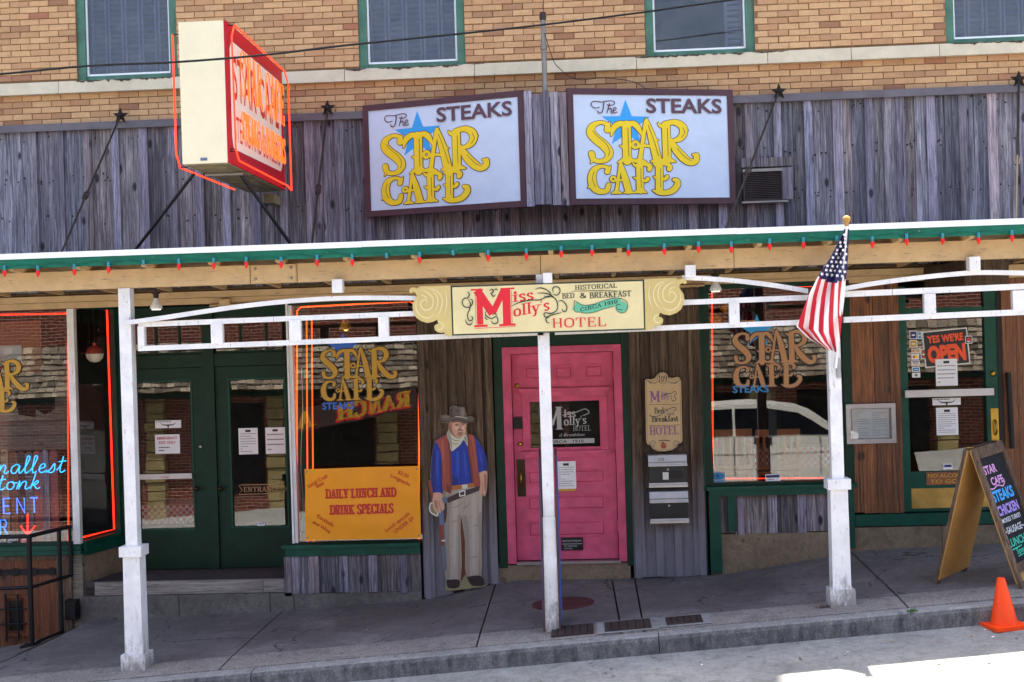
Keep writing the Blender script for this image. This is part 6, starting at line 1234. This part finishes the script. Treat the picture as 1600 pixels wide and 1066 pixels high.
SCRIPT = {'s': (.42, [[(-.05,.0),(.12,.2),(.26,.52),(.30,.3),(.30,.1),(.16,-.02),(.05,.05)]]), 'm': (.82, [[(0,0),(.06,.3),(.12,.5),(.14,.4),(.12,0)],[(.12,.1),(.24,.45),(.34,.48),(.36,.38),(.34,0)],[(.34,.1),(.46,.45),(.56,.48),(.6,.36),(.58,.08),(.66,0),(.78,.12)]]),
 'a': (.58, [[(.42,.42),(.28,.52),(.1,.38),(.06,.15),(.16,0),(.3,.06),(.42,.42),(.42,.12),(.48,0),(.58,.12)]]), 'l': (.34, [[(0,.12),(.14,.45),(.24,.85),(.2,1),(.12,.92),(.1,.3),(.16,0),(.3,.1)]]), 'e': (.46, [[(.04,.2),(.26,.3),(.32,.44),(.22,.52),(.1,.4),(.08,.14),(.2,0),(.42,.14)]]),
 't': (.4, [[(.0,.12),(.16,.5),(.2,.92)],[(.2,.92),(.14,.3),(.16,.04),(.26,0),(.38,.12)],[(.02,.62),(.36,.66)]]), 'o': (.52, [[(.28,.5),(.1,.42),(.06,.15),(.18,0),(.34,.08),(.38,.34),(.28,.5),(.32,.4),(.5,.42)]]), 'n': (.6, [[(0,.0),(.08,.5),(.1,.4),(.1,0)],[(.1,.1),(.24,.46),(.36,.48),(.4,.36),(.38,.08),(.46,0),(.58,.12)]]),
 'k': (.5, [[(.02,0),(.1,.5),(.16,1)],[(.06,.2),(.26,.5),(.34,.46),(.26,.3),(.08,.24)],[(.14,.26),(.32,.02),(.46,.08)]]), '-': (.4, [[(.04,.3),(.34,.32)]]), 'h': (.56, [[(0,0),(.1,.6),(.18,1),(.1,.9),(.06,0)],[(.08,.12),(.22,.46),(.34,.44),(.34,.1),(.44,0),(.54,.1)]]), 'y': (.52, [[(.04,.5),(.1,.14),(.24,.05),(.38,.3),(.42,.5)],[(.42,.5),(.34,-.2),(.18,-.4),(.08,-.28),(.4,.1)]])}
def cursive(m, txt, px0, py0, h, W_, Y, mat, r):
    adv = sum(SCRIPT[c][0] for c in txt); x = X_(px0, py0, Y); z = Z_(px0, py0, Y); kx = W_ / adv; slope = .02
    for c in txt:
        a, st_ = SCRIPT[c]
        for s_ in st_: m.tube([(x + u * kx + v * h * .2, Y, z + v * h) for u, v in smooth(s_, 4)], r, mat, 6)
        x += a * kx
m = MB(); pxm = 137.9 / 1.0; cursive(m, 'smallest', -28, 741, .185, .93, .14, 'neon_blue', .0062); cursive(m, 'honky-tonk', -112, 768, .17, 1.26, .14, 'neon_blue', .0062)
m.build('neon_script', None, 'bright blue neon script ending in smallest and tonk in the left window', 'neon sign')
m = MB()
def caps(txt, px0, py0, h, W_, Y, mat, r):
    C = {'M': [[(0,0),(0,1),(.4,.3),(.8,1),(.8,0)]], 'E': [[(.6,1),(0,1),(0,0),(.6,0)],[(0,.5),(.5,.5)]], 'N': [[(0,0),(0,1),(.7,0),(.7,1)]], 'T': [[(.35,0),(.35,1)],[(0,1),(.7,1)]], 'R': [[(0,0),(0,1),(.5,1),(.62,.75),(.5,.5),(0,.5)],[(.3,.5),(.65,0)]]}
    x = X_(px0, py0, Y); z = Z_(px0, py0, Y); k = W_ / len(txt)
    for c in txt:
        for s_ in C[c]: m.tube([(x + u * k * .8, Y, z + v * h) for u, v in s_], r, mat, 6)
        x += k
caps('MENT', -15, 803, .165, .60, .14, 'neon_indigo', .0075); caps('R', 1, 835, .155, .14, .14, 'neon_indigo', .0075); m.build('neon_capitals', None, 'indigo neon capital letters MENT and R in the left window', 'neon sign')
m = MB(); q = lambda x, y: tuple(at(x, y, .15)); m.tube([q(43, 803), q(43, 836)], .008, 'neon_red', 6).tube([q(32, 822), q(43, 836), q(55, 822)], .008, 'neon_red', 6); m.build('neon_arrow', None, 'red neon arrow pointing down below the blue letters', 'neon sign')

# ------------------------------------------------------------------ things behind the glass
DB = empty('reflection_boards', (X_(60, 690, .5), .5, -.02), 'grey weathered horizontal boards standing in for a reflection in the left shop window', 'reflection stand-in')  # boards built behind the pane to imitate a reflection in the glass
for k in range(5): x0, x1, z0, z1 = R(-80, 108, 590 + k * 23, 612 + k * 23, .6); bx('board', DB, x0, x1, .58, .61, z0, z1, 'pale_wood')
PF = empty('picket_panel', (X_(50, 770, .45), .45, .1), 'row of mismatched rounded pickets behind the neon letters', 'picket panel')
for k, px_ in enumerate((-30, -17, -4, 9, 23, 35, 47, 60, 72, 86)):
    x0, x1, z0, z1 = R(px_ - 5.8, px_ + 5.8, 703 + random.uniform(-2, 3), 850, .45); r_ = (x1 - x0) / 2; pp = [(x0, z0), (x1, z0), (x1, z1 - r_)] + [((x0 + x1) / 2 + r_ * math.cos(a), z1 - r_ + r_ * math.sin(a)) for a in (.5, 1.0, 1.57, 2.1, 2.6)] + [(x0, z1 - r_)]
    m = MB(); m.prism(pp, .44, .46, ['tan_plank', 'frame_wood', 'pale_wood', 'tan_plank', 'brown_wood', 'frame_wood', 'pale_wood', 'vest', 'grey_wood', 'stock'][k]); m.build('picket', PF)
x0, x1, z0, z1 = R(-60, 64, 503, 585, .12); m = MB(); m.box(x0, x1, .12, .128, z0, z1, 'cardboard'); a, b, c, d = R(-60, 34, 541, 572, .119); m.box(a, b, .116, .1195, c, d, 'glass_grey'); m.build('backboard', None, 'brown board hung inside the upper left window with a pale rectangle', 'board')
m = MB(); pts = [(60, 590), (84, 588), (84, 640), (70, 648), (54, 638), (54, 652), (30, 648), (22, 614), (36, 606), (58, 612)]; m.prism([(at(x, y, .3).x, at(x, y, .3).z) for x, y in pts], .29, .33, 'black_cloth'); m.build('black_cloth', None, 'black cloth hanging inside the left shop window', 'cloth')
c = at(148, 553, .35); c = Vector((c.x, .35, c.z)); m = MB(); m.lathe(tuple(c), [(.01, -.095), (.05, -.085), (.085, -.05), (.098, 0)], 'scarf', 18).lathe(tuple(c), [(.098, 0.0005), (.085, .05), (.05, .085), (.01, .095)], 'stock', 18).lathe(tuple(c), [(.02, .09), (.02, .12)], 'decal_red', 8).tube([(c.x, c.y, c.z + .1), (c.x, c.y, 3.1)], .004, 'iron', 5); m.build('float_ornament', None, 'red and white round float hanging in the narrow side window', 'ornament')
c = at(540, 503, .8); L = empty('pendant_lamp', (c.x, .8, c.z), 'amber bell-shaped pendant lamp lit inside the middle window', 'lamp'); m = MB(); m.lathe(tuple(c), [(.075, -.09), (.06, -.03), (.03, .04), (.012, .06)], 'yellow_ball', 16).tube([(c.x, .8, c.z + .06), (c.x, .8, 3.1)], .004, 'iron', 5); m.build('shade', L); m = MB(); m.lathe((c.x, .8, c.z - .07), [(.005, -.035), (.03, -.02), (.03, .01), (.01, .03)], 'amber_glow', 12); m.build('bulb', L)
for (px_, py_, r_, lb) in ((1117, 502, 12, 'yellow ball lamp in the corner of the right window'), (1133, 481, 8, 'small yellow ball lamp high in the right window'), (1248, 550, 10, 'yellow ball lamp behind the R of the right window lettering')):
    c = at(px_, py_, .4); r2 = r_ / 143; m = MB(); m.lathe(tuple(c), [(r2 * math.sin(a), -r2 * math.cos(a)) for a in [.15 + k * .355 for k in range(9)]], 'yellow_ball', 16).tube([(c.x, .4, c.z + r2), (c.x, .4, 3.1)], .003, 'iron', 4); m.build('ball_lamp', None, lb, 'lamp', 'yellow ball lamps in the right window')
def chair(px_, Y, lb):
    c = at(px_, 676, Y); C_ = empty('dining_chair', (c.x, Y, -.02), lb, 'chair', 'wooden chairs inside the right window'); w_ = .24; z = c.z
    MB().box(c.x - w_, c.x + w_, Y - .012, Y + .012, z - .04, z + .035, 'chair_wood').build('top_rail', C_)
    for k in range(5): u = c.x - .15 + k * .075; MB().box(u - .014, u + .014, Y - .008, Y + .008, z - .36, z - .041, 'chair_wood').build('slat', C_)
    MB().box(c.x - w_, c.x + w_, Y - .012, Y + .012, z - .40, z - .361, 'chair_wood').build('lower_rail', C_)
    for s_ in (-1, 1): MB().box(c.x + s_ * (w_ - .02) - .018, c.x + s_ * (w_ - .02) + .018, Y - .0115, Y + .0115, z - .3605, z - .0405, 'chair_wood').build('back_post', C_)
    MB().box(c.x - w_, c.x + w_, Y + .0, Y + .42, z - .46, z - .42, 'chair_wood').build('seat', C_)
    for sx in (-1, 1):
        for yy in (.02, .38): MB().box(c.x + sx * .21 - .018, c.x + sx * .21 + .018, Y + yy - .018, Y + yy + .018, -.02, z - .461, 'chair_wood').build('leg', C_)
chair(1215, .55, 'wooden slat-back chair in the middle of the right window'); chair(1140, .6, 'wooden slat-back chair by the oval decal in the right window'); 
t = NT('gingham'); tc = t.new('TexCoord'); ck = t.new('TexChecker'); ck.inputs['Scale'].default_value = 26; ck.inputs[1].default_value = (*lin('b02a34'), 1); ck.inputs[2].default_value = (*lin('e0d8d4'), 1); t.link(tc.outputs['Object'], ck.inputs[0]); t.base(ck.outputs[0])
for (px_, py_, Y, lb) in ((1230, 696, 1.35, 'table with red gingham cloth inside the right window'), (284, 784, 1.9, 'table with red gingham cloth behind the recessed door')):
    c = at(px_, py_, Y); T_ = empty('dining_table', (c.x, Y, -.02), lb, 'table', 'gingham tables inside the cafe'); MB().box(c.x - .42, c.x + .42, Y - .35, Y + .35, c.z - .22, c.z, 'gingham').build('cloth', T_)
    MB().tube([(c.x, Y, -.02), (c.x, Y, c.z - .221)], .04, 'iron').build('pedestal', T_)
m = MB(); x0, x1, z0, z1 = R(1201, 1213, 600, 674, .15); m.box(x0, x1, .15, .2, z0 - .9, 2.9, 'black_plastic'); m.build('inner_post', B)

# ------------------------------------------------------------------ flag on the right post
FY = YB - .28
fb = at(1306, 575, YB - .06); ft = at(1323, 352, YB - .52)
FG = empty('flag', (fb.x, fb.y, fb.z), 'stars and stripes flag hanging from a slanted white pole on the right post', 'flag')
m = MB(); m.tube([tuple(fb), tuple(ft)], .0125, 'white_trim', 10); m.build('pole', FG)
m = MB(); up_ = (ft - fb).normalized(); m.lathe(tuple(ft), [(.014, -.01), (.020, .0), (.014, .012), (.028, .028), (.034, .048), (.028, .068), (.01, .08)], 'ply', 14); m.build('finial', FG)
m = MB(); m.tube([tuple(at(1309, 560, YB - .05)), tuple(at(1311, 590, YB - .055))], .022, 'steel', 10); m.build('bracket', FG)
rowsF = [(0, (1319, 358), (1327, 358)), (.12, (1309, 380), (1326, 380)), (.25, (1297, 403), (1325, 404)), (.40, (1278, 432), (1322, 437)), (.55, (1263, 462), (1319, 470)), (.70, (1252, 492), (1315, 502)), (.82, (1244, 510), (1313, 525)), (.92, (1262, 528), (1310, 541)), (1.0, (1284, 542), (1308, 551))]
def flagp(u, v):
    for (a, l0, r0), (b, l1, r1) in zip(rowsF, rowsF[1:]):
        if u <= b: t = (u - a) / (b - a); break
    lx_, ly_ = l0[0] + (l1[0] - l0[0]) * t, l0[1] + (l1[1] - l0[1]) * t; rx_, ry_ = r0[0] + (r1[0] - r0[0]) * t, r0[1] + (r1[1] - r0[1]) * t
    px_, py_ = lx_ + (rx_ - lx_) * v, ly_ + (ry_ - ly_) * v
    dep = YB - .50 + .34 * u - .05 * math.sin(v * 9.5 + u * 3.5) * min(1, .25 + u * 1.4) - .02 * math.sin(v * 21 + 1)
    return tuple(at(px_, py_, dep))
NU, NV = 60, 110; m = MB(); vs = [flagp(i / NU, j / NV) for i in range(NU + 1) for j in range(NV + 1)]
can, rd, wh = [], [], []
for i in range(NU):
    for j in range(NV):
        f_ = (i * (NV + 1) + j, (i + 1) * (NV + 1) + j, (i + 1) * (NV + 1) + j + 1, i * (NV + 1) + j + 1); u, v = (i + .5) / NU, (j + .5) / NV
        if u < .40 + .03 * math.sin(v * 3): can.append(f_)
        else: (wh if int((v - .55 * (u - .4) + 1.0) * 8.6) % 2 == 0 else rd).append(f_)
m.add(vs, can, 'flag_blue', True); c_ = m.build('canton', FG)
m = MB(); m.add(vs, rd, 'flag_red', True); m.add(vs, wh, 'flag_white', True); me_ = m.build('striped_field', FG)
m = MB()
for i in range(11):
    n_ = max(1, round(.8 + i * .42)); u = .05 + i * .033
    for j in range(n_):
        v = (j + .5 + (.25 if i % 2 else -.1)) / (n_ + .3)
        if not 0.04 < v < .96: continue
        P0 = Vector(flagp(u, v)); r_ = .016 + .004 * u; A_ = [P0 + Vector(((r_ if k % 2 == 0 else r_ * .42) * math.cos(rad(100 + 36 * k)), -.02, (r_ if k % 2 == 0 else r_ * .42) * math.sin(rad(100 + 36 * k)))) for k in range(10)]
        m.add([tuple(q_) for q_ in A_], [list(range(10))[::-1]], 'flag_white')
m.build('stars', c_, kind='stuff')

# ------------------------------------------------------------------ A-frame chalkboard
def gpt(px_, py_, Y): p_ = at(px_, py_, Y); return p_
b1 = gp(1464, 914); b2 = gp(1530, 885); f1 = gp(1592, 921)
AF = empty('chalkboard_stand', (f1.x, (b1.y + f1.y) / 2, b1.z), 'wooden A-frame chalkboard with coloured chalk menu beside the traffic cone', 'A-frame sign')
hv = (b2 - b1); hv.z = 0; hv = hv.normalized() * .62; hv.z = .03
mid = (b1 + f1) / 2; h1 = Vector((mid.x - .14, mid.y, 0)); tgt = None
for k in range(200):
    y = mid.y - .3 + k * .004; q_ = at(1513, 703, y)
    if tgt is None or abs(y - mid.y) < abs(tgt.y - mid.y): tgt = q_
h1 = tgt
def slabq(p0, p1, p2, p3, th, mat, name, nrm):   # p0..p3 corners, thickness along nrm
    m = MB(); m.hexa([tuple(p0), tuple(p1), tuple(p1 + nrm * th), tuple(p0 + nrm * th), tuple(p3), tuple(p2), tuple(p2 + nrm * th), tuple(p3 + nrm * th)], mat); return m.build(name, AF)
def panelA(ft, tp, out_sign, chalk):
    vdir = (tp - ft); L_ = vdir.length; vd = vdir.normalized(); ud = hv.normalized(); W_ = hv.length; n_ = ud.cross(vd).normalized()
    if n_.dot(out_sign) < 0: n_ = -n_
    P = lambda u, v, d=0: ft + ud * u + vd * v + n_ * d
    fw = .065
    for (u0, u1, v0, v1) in ((0, fw, 0, L_), (W_ - fw, W_, 0, L_), (fw, W_ - fw, L_ - .10, L_), (fw, W_ - fw, .12, .20)):
        slabq(P(u0 + .001, v0), P(u1 - .001, v0), P(u1 - .001, v1), P(u0 + .001, v1), .03, 'frame_wood', 'frame_rail', n_)
    slabq(P(.002, .04, -.001), P(W_ - .002, .04, -.001), P(W_ - .002, L_ - .01, -.001), P(.002, L_ - .01, -.001), -.008, 'ply', 'back_panel', n_)
    slabq(P(fw, .2, .001), P(W_ - fw, .2, .001), P(W_ - fw, L_ - .1, .001), P(fw, L_ - .1, .001), .008, 'chalk_black', 'slate', n_)
    if chalk:
        m = MB(); A = Art(m, lambda x, y, d: tuple(P(fw + x, y * L_, .0095 + d)), .00004); w_ = W_ - 2 * fw
        for t, x, y, h, ww, mt, bo in (('STAR', .03, .80, .075, .26, 'chalk_pink', .03), ('CAFE', .10, .715, .07, .25, 'chalk_pink', .03), ('STEAKS', .02, .60, .095, .44, 'chalk_blue', .04), ('CHICKEN', .03, .50, .085, .43, 'chalk_purple', .04), ('SMOKED TURKEY', .02, .445, .04, .42, 'chalk_white', .01), ('~SAUSAGE~', .03, .365, .06, .40, 'chalk_white', .01), ('LUNCH -', .02, .275, .07, .42, 'chalk_green', .02), ('Specials', .12, .215, .05, .30, 'chalk_green', .01), ('TUES', .05, .165, .03, .2, 'chalk_pink', .02)):
            if t == 'TUES': continue
            sans(A, t, x, y, h / L_ , ww, mt, bo, slant=.0, rise=.0)
        A.ribbon([(.03, .70), (.10, .69), (.2, .705), (.3, .69), (.36, .72), (.33, .745)], .010, 'chalk_pink'); A.ribbon([(.05, .255), (.25, .26)], .008, 'chalk_green'); A.ribbon([(.12, .2), (.4, .205)], .006, 'chalk_green')
        m.build('chalk_lettering', AF)
        m = MB(); A = Art(m, lambda x, y, d: tuple(P(fw + x, y, .031 + d)), .00004)
    return P
t_f = h1 + Vector((.012, 0, 0)); t_b = h1 - Vector((.012, 0, 0))
fr_ = f1.copy(); fr_.z = gz(fr_.x, max(-2.6, fr_.y)) + .005
panelA(fr_, t_f, Vector((1, -1, .3)), True)
bk = b1.copy(); bk.z = gz(bk.x, bk.y) + .005
panelA(bk, t_b, Vector((-1, 1, .3)), False)
for k in (0.04, .56):
    m = MB(); q_ = h1 + hv.normalized() * k; m.tube([tuple(q_ + Vector((-.03, 0, .012))), tuple(q_ + Vector((.03, 0, .012)))], .008, 'brass', 6); m.build('hinge', AF)
# cone
zc_ = None
for k in range(80):
    y = -2.9 - k * .02; q_ = at(1570, 996, y)
    if q_.z <= sz(q_.x, y) + .001 or k == 79: zc_ = q_; break
cb_ = at(1570, 996, zc_.y); s0 = sz(cb_.x, cb_.y); TC = empty('traffic_cone', (cb_.x, cb_.y, s0), 'plain orange traffic cone standing in the street by the kerb', 'traffic cone')
hC = (at(1560, 903, cb_.y).z - s0)
m = MB(); m.box(cb_.x - .15, cb_.x + .15, cb_.y - .15, cb_.y + .15, s0 - .008, s0 + .022, 'cone_orange'); m.build('base', TC)
m = MB(); m.lathe((cb_.x, cb_.y, s0), [(.108, .023), (.102, .05), (.033, hC - .012), (.027, hC), (.018, hC - .004), (.016, hC - .03)], 'cone_orange', 28); m.build('body', TC)
TC.rotation_euler = (rad(-1), rad(-2.2), rad(12))

# ------------------------------------------------------------------ post panels on the middle post
SP = empty('post_panels', (xpm, YB, zpm), 'pair of scalloped dark painted boards fixed to the sides of the middle post', 'side boards')
for s_ in (-1, 1):
    zt_p = Z_(858, 703, YB); prof = [(-.22, zpm + .0), (.22, zpm + .0), (.22, zpm + .5), (.19, zpm + .62), (.215, zpm + .75), (.22, zpm + 1.0), (.20, zpm + 1.15), (.12, zpm + 1.25), (.10, zt_p - .05), (.03, zt_p), (-.03, zt_p), (-.10, zt_p - .05), (-.12, zpm + 1.25), (-.20, zpm + 1.15), (-.22, zpm + 1.0), (-.215, zpm + .75), (-.19, zpm + .62), (-.22, zpm + .5)]
    m = MB(); m.prism([(a, b) for a, b in prof], 0, .018, 'belt', 'maroon'); off = xpm + s_ * .069 + (-.009); m.v = [(off + y, YB + .13 + x, z) for x, y, z in m.v]; m.build('side_panel', SP, 'dark panel edged in worn maroon paint')
    m = MB(); m.prism([(a * .82, zpm + .06 + (b - zpm) * .92) for a, b in prof], 0, .004, 'deep_blue'); off2 = xpm + s_ * .069 + (.0095 if s_ > 0 else -.0135); m.v = [(off2 + y, YB + .13 + x, z) for x, y, z in m.v]; m.build('painted_field', SP)

# ------------------------------------------------------------------ black railing by the cellar door
RX = X_(48, 930, -.62); RY = -.62; RL = empty('stair_railing', (RX, RY, gz(RX, RY)), 'black iron stair railing in front of the cellar door', 'railing')
zr1, zr2 = Z_(48, 838, RY), Z_(48, 918, RY)
b2x, b2y = X_(94, 900, -.2), -.2; b3x, b3y = X_(113, 860, -.04), -.09
def bar(p, q, r, nm): m = MB(); m.tube([p, q], r, 'iron', 4); m.build(nm, RL)
bar((RX, RY, gz(RX, RY) - .02), (RX, RY, zr1), .026, 'post'); bar((b2x, b2y, gz(b2x, 0) - .05), (b2x, b2y, Z_(94, 828, b2y)), .024, 'post'); bar((b3x, b3y, Z_(113, 900, b3y)), (b3x, b3y, Z_(113, 822, b3y)), .022, 'post')
bar((-7.4, RY, zr1 - .005), (RX, RY, zr1), .022, 'top_rail'); bar((RX, RY, zr1), (b3x, b3y, Z_(113, 823, b3y)), .022, 'top_rail'); bar((-7.4, RY, zr2 - .03), (RX, RY, zr2), .018, 'mid_rail'); bar((RX, RY, zr2), (b3x, b3y, Z_(113, 899, b3y)), .018, 'mid_rail')
m = MB(); m.box(RX - .09, RX + .09, RY - .09, RY + .07, gz(RX, RY) - .02, gz(RX, RY) + .014, 'iron'); m.build('foot_plate', RL)
bar((RX + .02, RY + .05, gz(RX, RY) + .02), (b2x + .02, b2y, gz(b2x, 0) + .05), .016, 'bottom_rail')
m = MB(); x0, x1, z0, z1 = R(104, 122, 937, 968, -.12); m.box(x0, x1, -.16, -.07, z0, z1, 'black_plastic').box(x0 + .01, x1 - .01, -.175, -.16, z0 + .02, z1 - .02, 'iron'); m.build('floor_box', None, 'small black utility box at the foot of the entry step', 'utility box')

# weeds, leaves and litter
m = MB()
for (px_, py_) in ((1425, 956),):
    p_ = gp(px_, py_)
    for k in range(60): a = random.uniform(0, 6.28); r_ = random.uniform(0, .05); h = random.uniform(.01, .035); x, y = p_.x + r_ * math.cos(a), p_.y + r_ * math.sin(a) * .6; z = gz(x, y); d_ = random.uniform(-.02, .02); m.add([(x - .004, y, z), (x + .004, y, z), (x + d_, y + d_, z + h)], [(0, 1, 2)], 'leaf')
m.build('weed_tuft', None, 'small green weed tuft at the pavement joint near the cone', 'weeds')
m = MB()
for k in range(70):
    px_ = random.uniform(560, 1590); x = (px_ - 912) / 200; y = random.uniform(-3.35, -2.84) if random.random() < .7 else random.uniform(-4.2, -3.3); z = sz(x, y) + .003; s_ = random.uniform(.004, .02); a = random.uniform(0, 3); m.add([(x + s_ * math.cos(a + q_) * (1 if q_ < 3 else .6), y + s_ * math.sin(a + q_), z + (.006 if q_ > 2 else 0)) for q_ in (0, 1.4, 2.6, 4.1)], [(0, 1, 2, 3)], random.choice(['debris', 'ply', 'paper', 'mulch']))
for k in range(60):
    x = random.uniform(-5.5, 4.5); y = random.uniform(-2.6, -.1); z = gz(x, y) + .004; s_ = random.uniform(.003, .010); a = random.uniform(0, 3); m.add([(x + s_ * math.cos(a + q_), y + s_ * math.sin(a + q_), z) for q_ in (0, 1.4, 2.6, 4.1)], [(0, 1, 2, 3)], random.choice(['debris', 'ply', 'mulch', 'paper']))
m.build('leaf_litter', kind='stuff')
m = MB(); p_ = gp(1290, 949)
for k in range(120): x, y = p_.x + random.gauss(0, .07), p_.y + random.gauss(0, .025); z = gz(x, max(y, -2.6)) + .003; s_ = random.uniform(.005, .016); a = random.uniform(0, 3); m.add([(x + s_ * math.cos(a + q_), y + s_ * math.sin(a + q_) * .6, z + random.uniform(0, .006)) for q_ in (0, 2, 4)], [(0, 1, 2)], random.choice(['debris', 'mulch']))
m.build('dirt_patch', kind='stuff')

# ------------------------------------------------------------------ across the street (seen reflected in the glass)
OB = empty('opposite_building', (0, -17.5, -1.4), 'brick and limestone building across the street, seen as a reflection', 'building')
t = NT('opp_brick'); tc = t.new('NewGeometry'); mp_ = t.new('Mapping'); mp_.inputs['Rotation'].default_value = (rad(90), 0, 0); t.link(tc.outputs['Position'], mp_.inputs[0]); bk_ = t.new('TexBrick'); t.link(mp_.outputs[0], bk_.inputs[0]); bk_.inputs['Scale'].default_value = 1; bk_.inputs['Brick Width'].default_value = .24; bk_.inputs['Row Height'].default_value = .08; bk_.inputs['Mortar Size'].default_value = .007
bk_.inputs[1].default_value = (*lin('7d3524'), 1); bk_.inputs[2].default_value = (*lin('5c2418'), 1); bk_.inputs[3].default_value = (*lin('a9988a'), 1); t.base(bk_.outputs[0]); t.rough(.9)
YO_ = -17.0
bx('wall', OB, -16, 16, YO_ - .4, YO_, -1.8, 5.6, 'opp_brick')
pil = [X for X in (-10.9, -7.8, -4.75, -1.3, 1.2, 4.1, 6.4, 8.4, 11)]
for X in pil:
    PI_ = empty('pilaster', (X, YO_ + .1, -1.8), parent=OB)
    z = -1.8; k = 0
    while z < 1.25: h = random.uniform(.2, .3); e = random.uniform(0, .05); m = MB(); m.box(X - .26 + e, X + .26 - random.uniform(0, .05), YO_ + .002, YO_ + .2 + random.uniform(0, .05), z, z + h - .025, 'limestone'); m.build('stone', PI_); z += h
for a, b in zip(pil, pil[1:]):
    if b - a > 1.5: w_ = empty('shop_window', ((a + b) / 2, YO_, -.6), parent=OB); bx('pane', w_, a + .9, b - .35, YO_ + .004, YO_ + .02, -1.2, 1.1, 'black_plastic'); 
# shingle canopy
m = MB()
for r_ in range(9):
    ya = YO_ + .62 - r_ * .045; za = 1.45 + r_ * .13; x = -14 + (r_ % 2) * .1
    while x < 14: w_ = random.uniform(.16, .26); j = random.uniform(0, .03); m.hexa([(x, ya + j, za), (x + w_ - .012, ya + j, za), (x + w_ - .012, ya - .06, za + .16), (x, ya - .06, za + .16), (x, ya + j + .05, za + .01), (x + w_ - .012, ya + j + .05, za + .01), (x + w_ - .012, ya - .04, za + .175), (x, ya - .04, za + .175)], 'shingle' if 'shingle' in MATS else 'tan_plank'); x += w_
m.build('shingle_canopy', OB, kind='stuff')
bx('canopy_beam', OB, -14, 14, YO_ + .4, YO_ + .52, 1.28, 1.42, 'dark_green')
RS = empty('ranch_sign', (-5.4, YO_ + .65, .55), 'dark hanging sign with gold RANCH lettering across the street, seen reflected', 'sign')
m = MB(); m.prism([(-6.9, .45), (-3.95, .95), (-3.95, 1.5), (-6.9, 1.0)], YO_ + .63, YO_ + .68, 'belt'); m.build('board', RS)
m = MB(); A = Art(m, lambda x, y, d: (-4.05 - x, YO_ + .681 + d, 1.0 - .17 * x + y), .00004); serif(A, 'RANCH', .05, -.0, .36, 1.75, 'sign_red', .26, .12, .1, .08, grow=.02); serif(A, 'RANCH', .03, .02, .36, 1.75, 'gold', .26, .12, .1, .08); serif(A, 'A', 2.35, .02, .36, .4, 'gold', .26, .12, .1, .08); m.build('lettering', RS)
# white car parked on the far side
def car(xc, yc, flip=1):
    C_ = empty('parked_car', (xc, yc, sz(xc, yc)), 'white five-door car parked across the street, seen reflected in the window', 'car'); g0 = sz(xc, yc) + .02
    body = [(-2.25, .35), (-2.3, .6), (-2.25, .95), (-2.1, 1.0), (-1.75, 1.42), (-1.2, 1.56), (0, 1.6), (.75, 1.5), (1.35, 1.08), (1.75, .98), (2.2, .82), (2.3, .6), (2.3, .35), (1.9, .25), (-1.9, .25)]
    m = MB(); sp = [(xc + a, g0 + b) for a, b in body]; m.prism(sp, yc - .85, yc + .85, 'white_car'); m.build('body', C_)
    for s_ in (-.853, .853):
        for pl in ([(-1.95, 1.03), (-1.65, 1.40), (-1.15, 1.50), (-.55, 1.52), (-.55, 1.03)], [(-.5, 1.03), (-.5, 1.52), (.05, 1.52), (.6, 1.42), (1.12, 1.08), (1.12, 1.03)]):
            m = MB(); m.prism([(xc + a, g0 + b) for a, b in pl], yc + s_ - .004, yc + s_ + .004, 'navy_enamel'); m.build('side_window', C_)
        for wx in (-1.45, 1.45): m = MB(); m.lathe((xc + wx, yc + s_ + .02, g0 + .32), [(.33, -.1), (.33, .02), (.2, .03)][::1], 'tyre', 20, 'y'); m.build('wheel', C_)
        m = MB(); m.box(xc - .54, xc - .52, yc + s_ - .003, yc + s_ + .003, g0 + .35, g0 + 1.0, 'grey_ink').box(xc - 2.0, xc + 2.0, yc + s_ - .003, yc + s_ + .003, g0 + .72, g0 + .735, 'glass_grey').box(xc + .95, xc + .97, yc + s_ - .003, yc + s_ + .003, g0 + .35, g0 + 1.0, 'grey_ink'); m.build('door_gaps', C_)
car(3.1, -9.9)
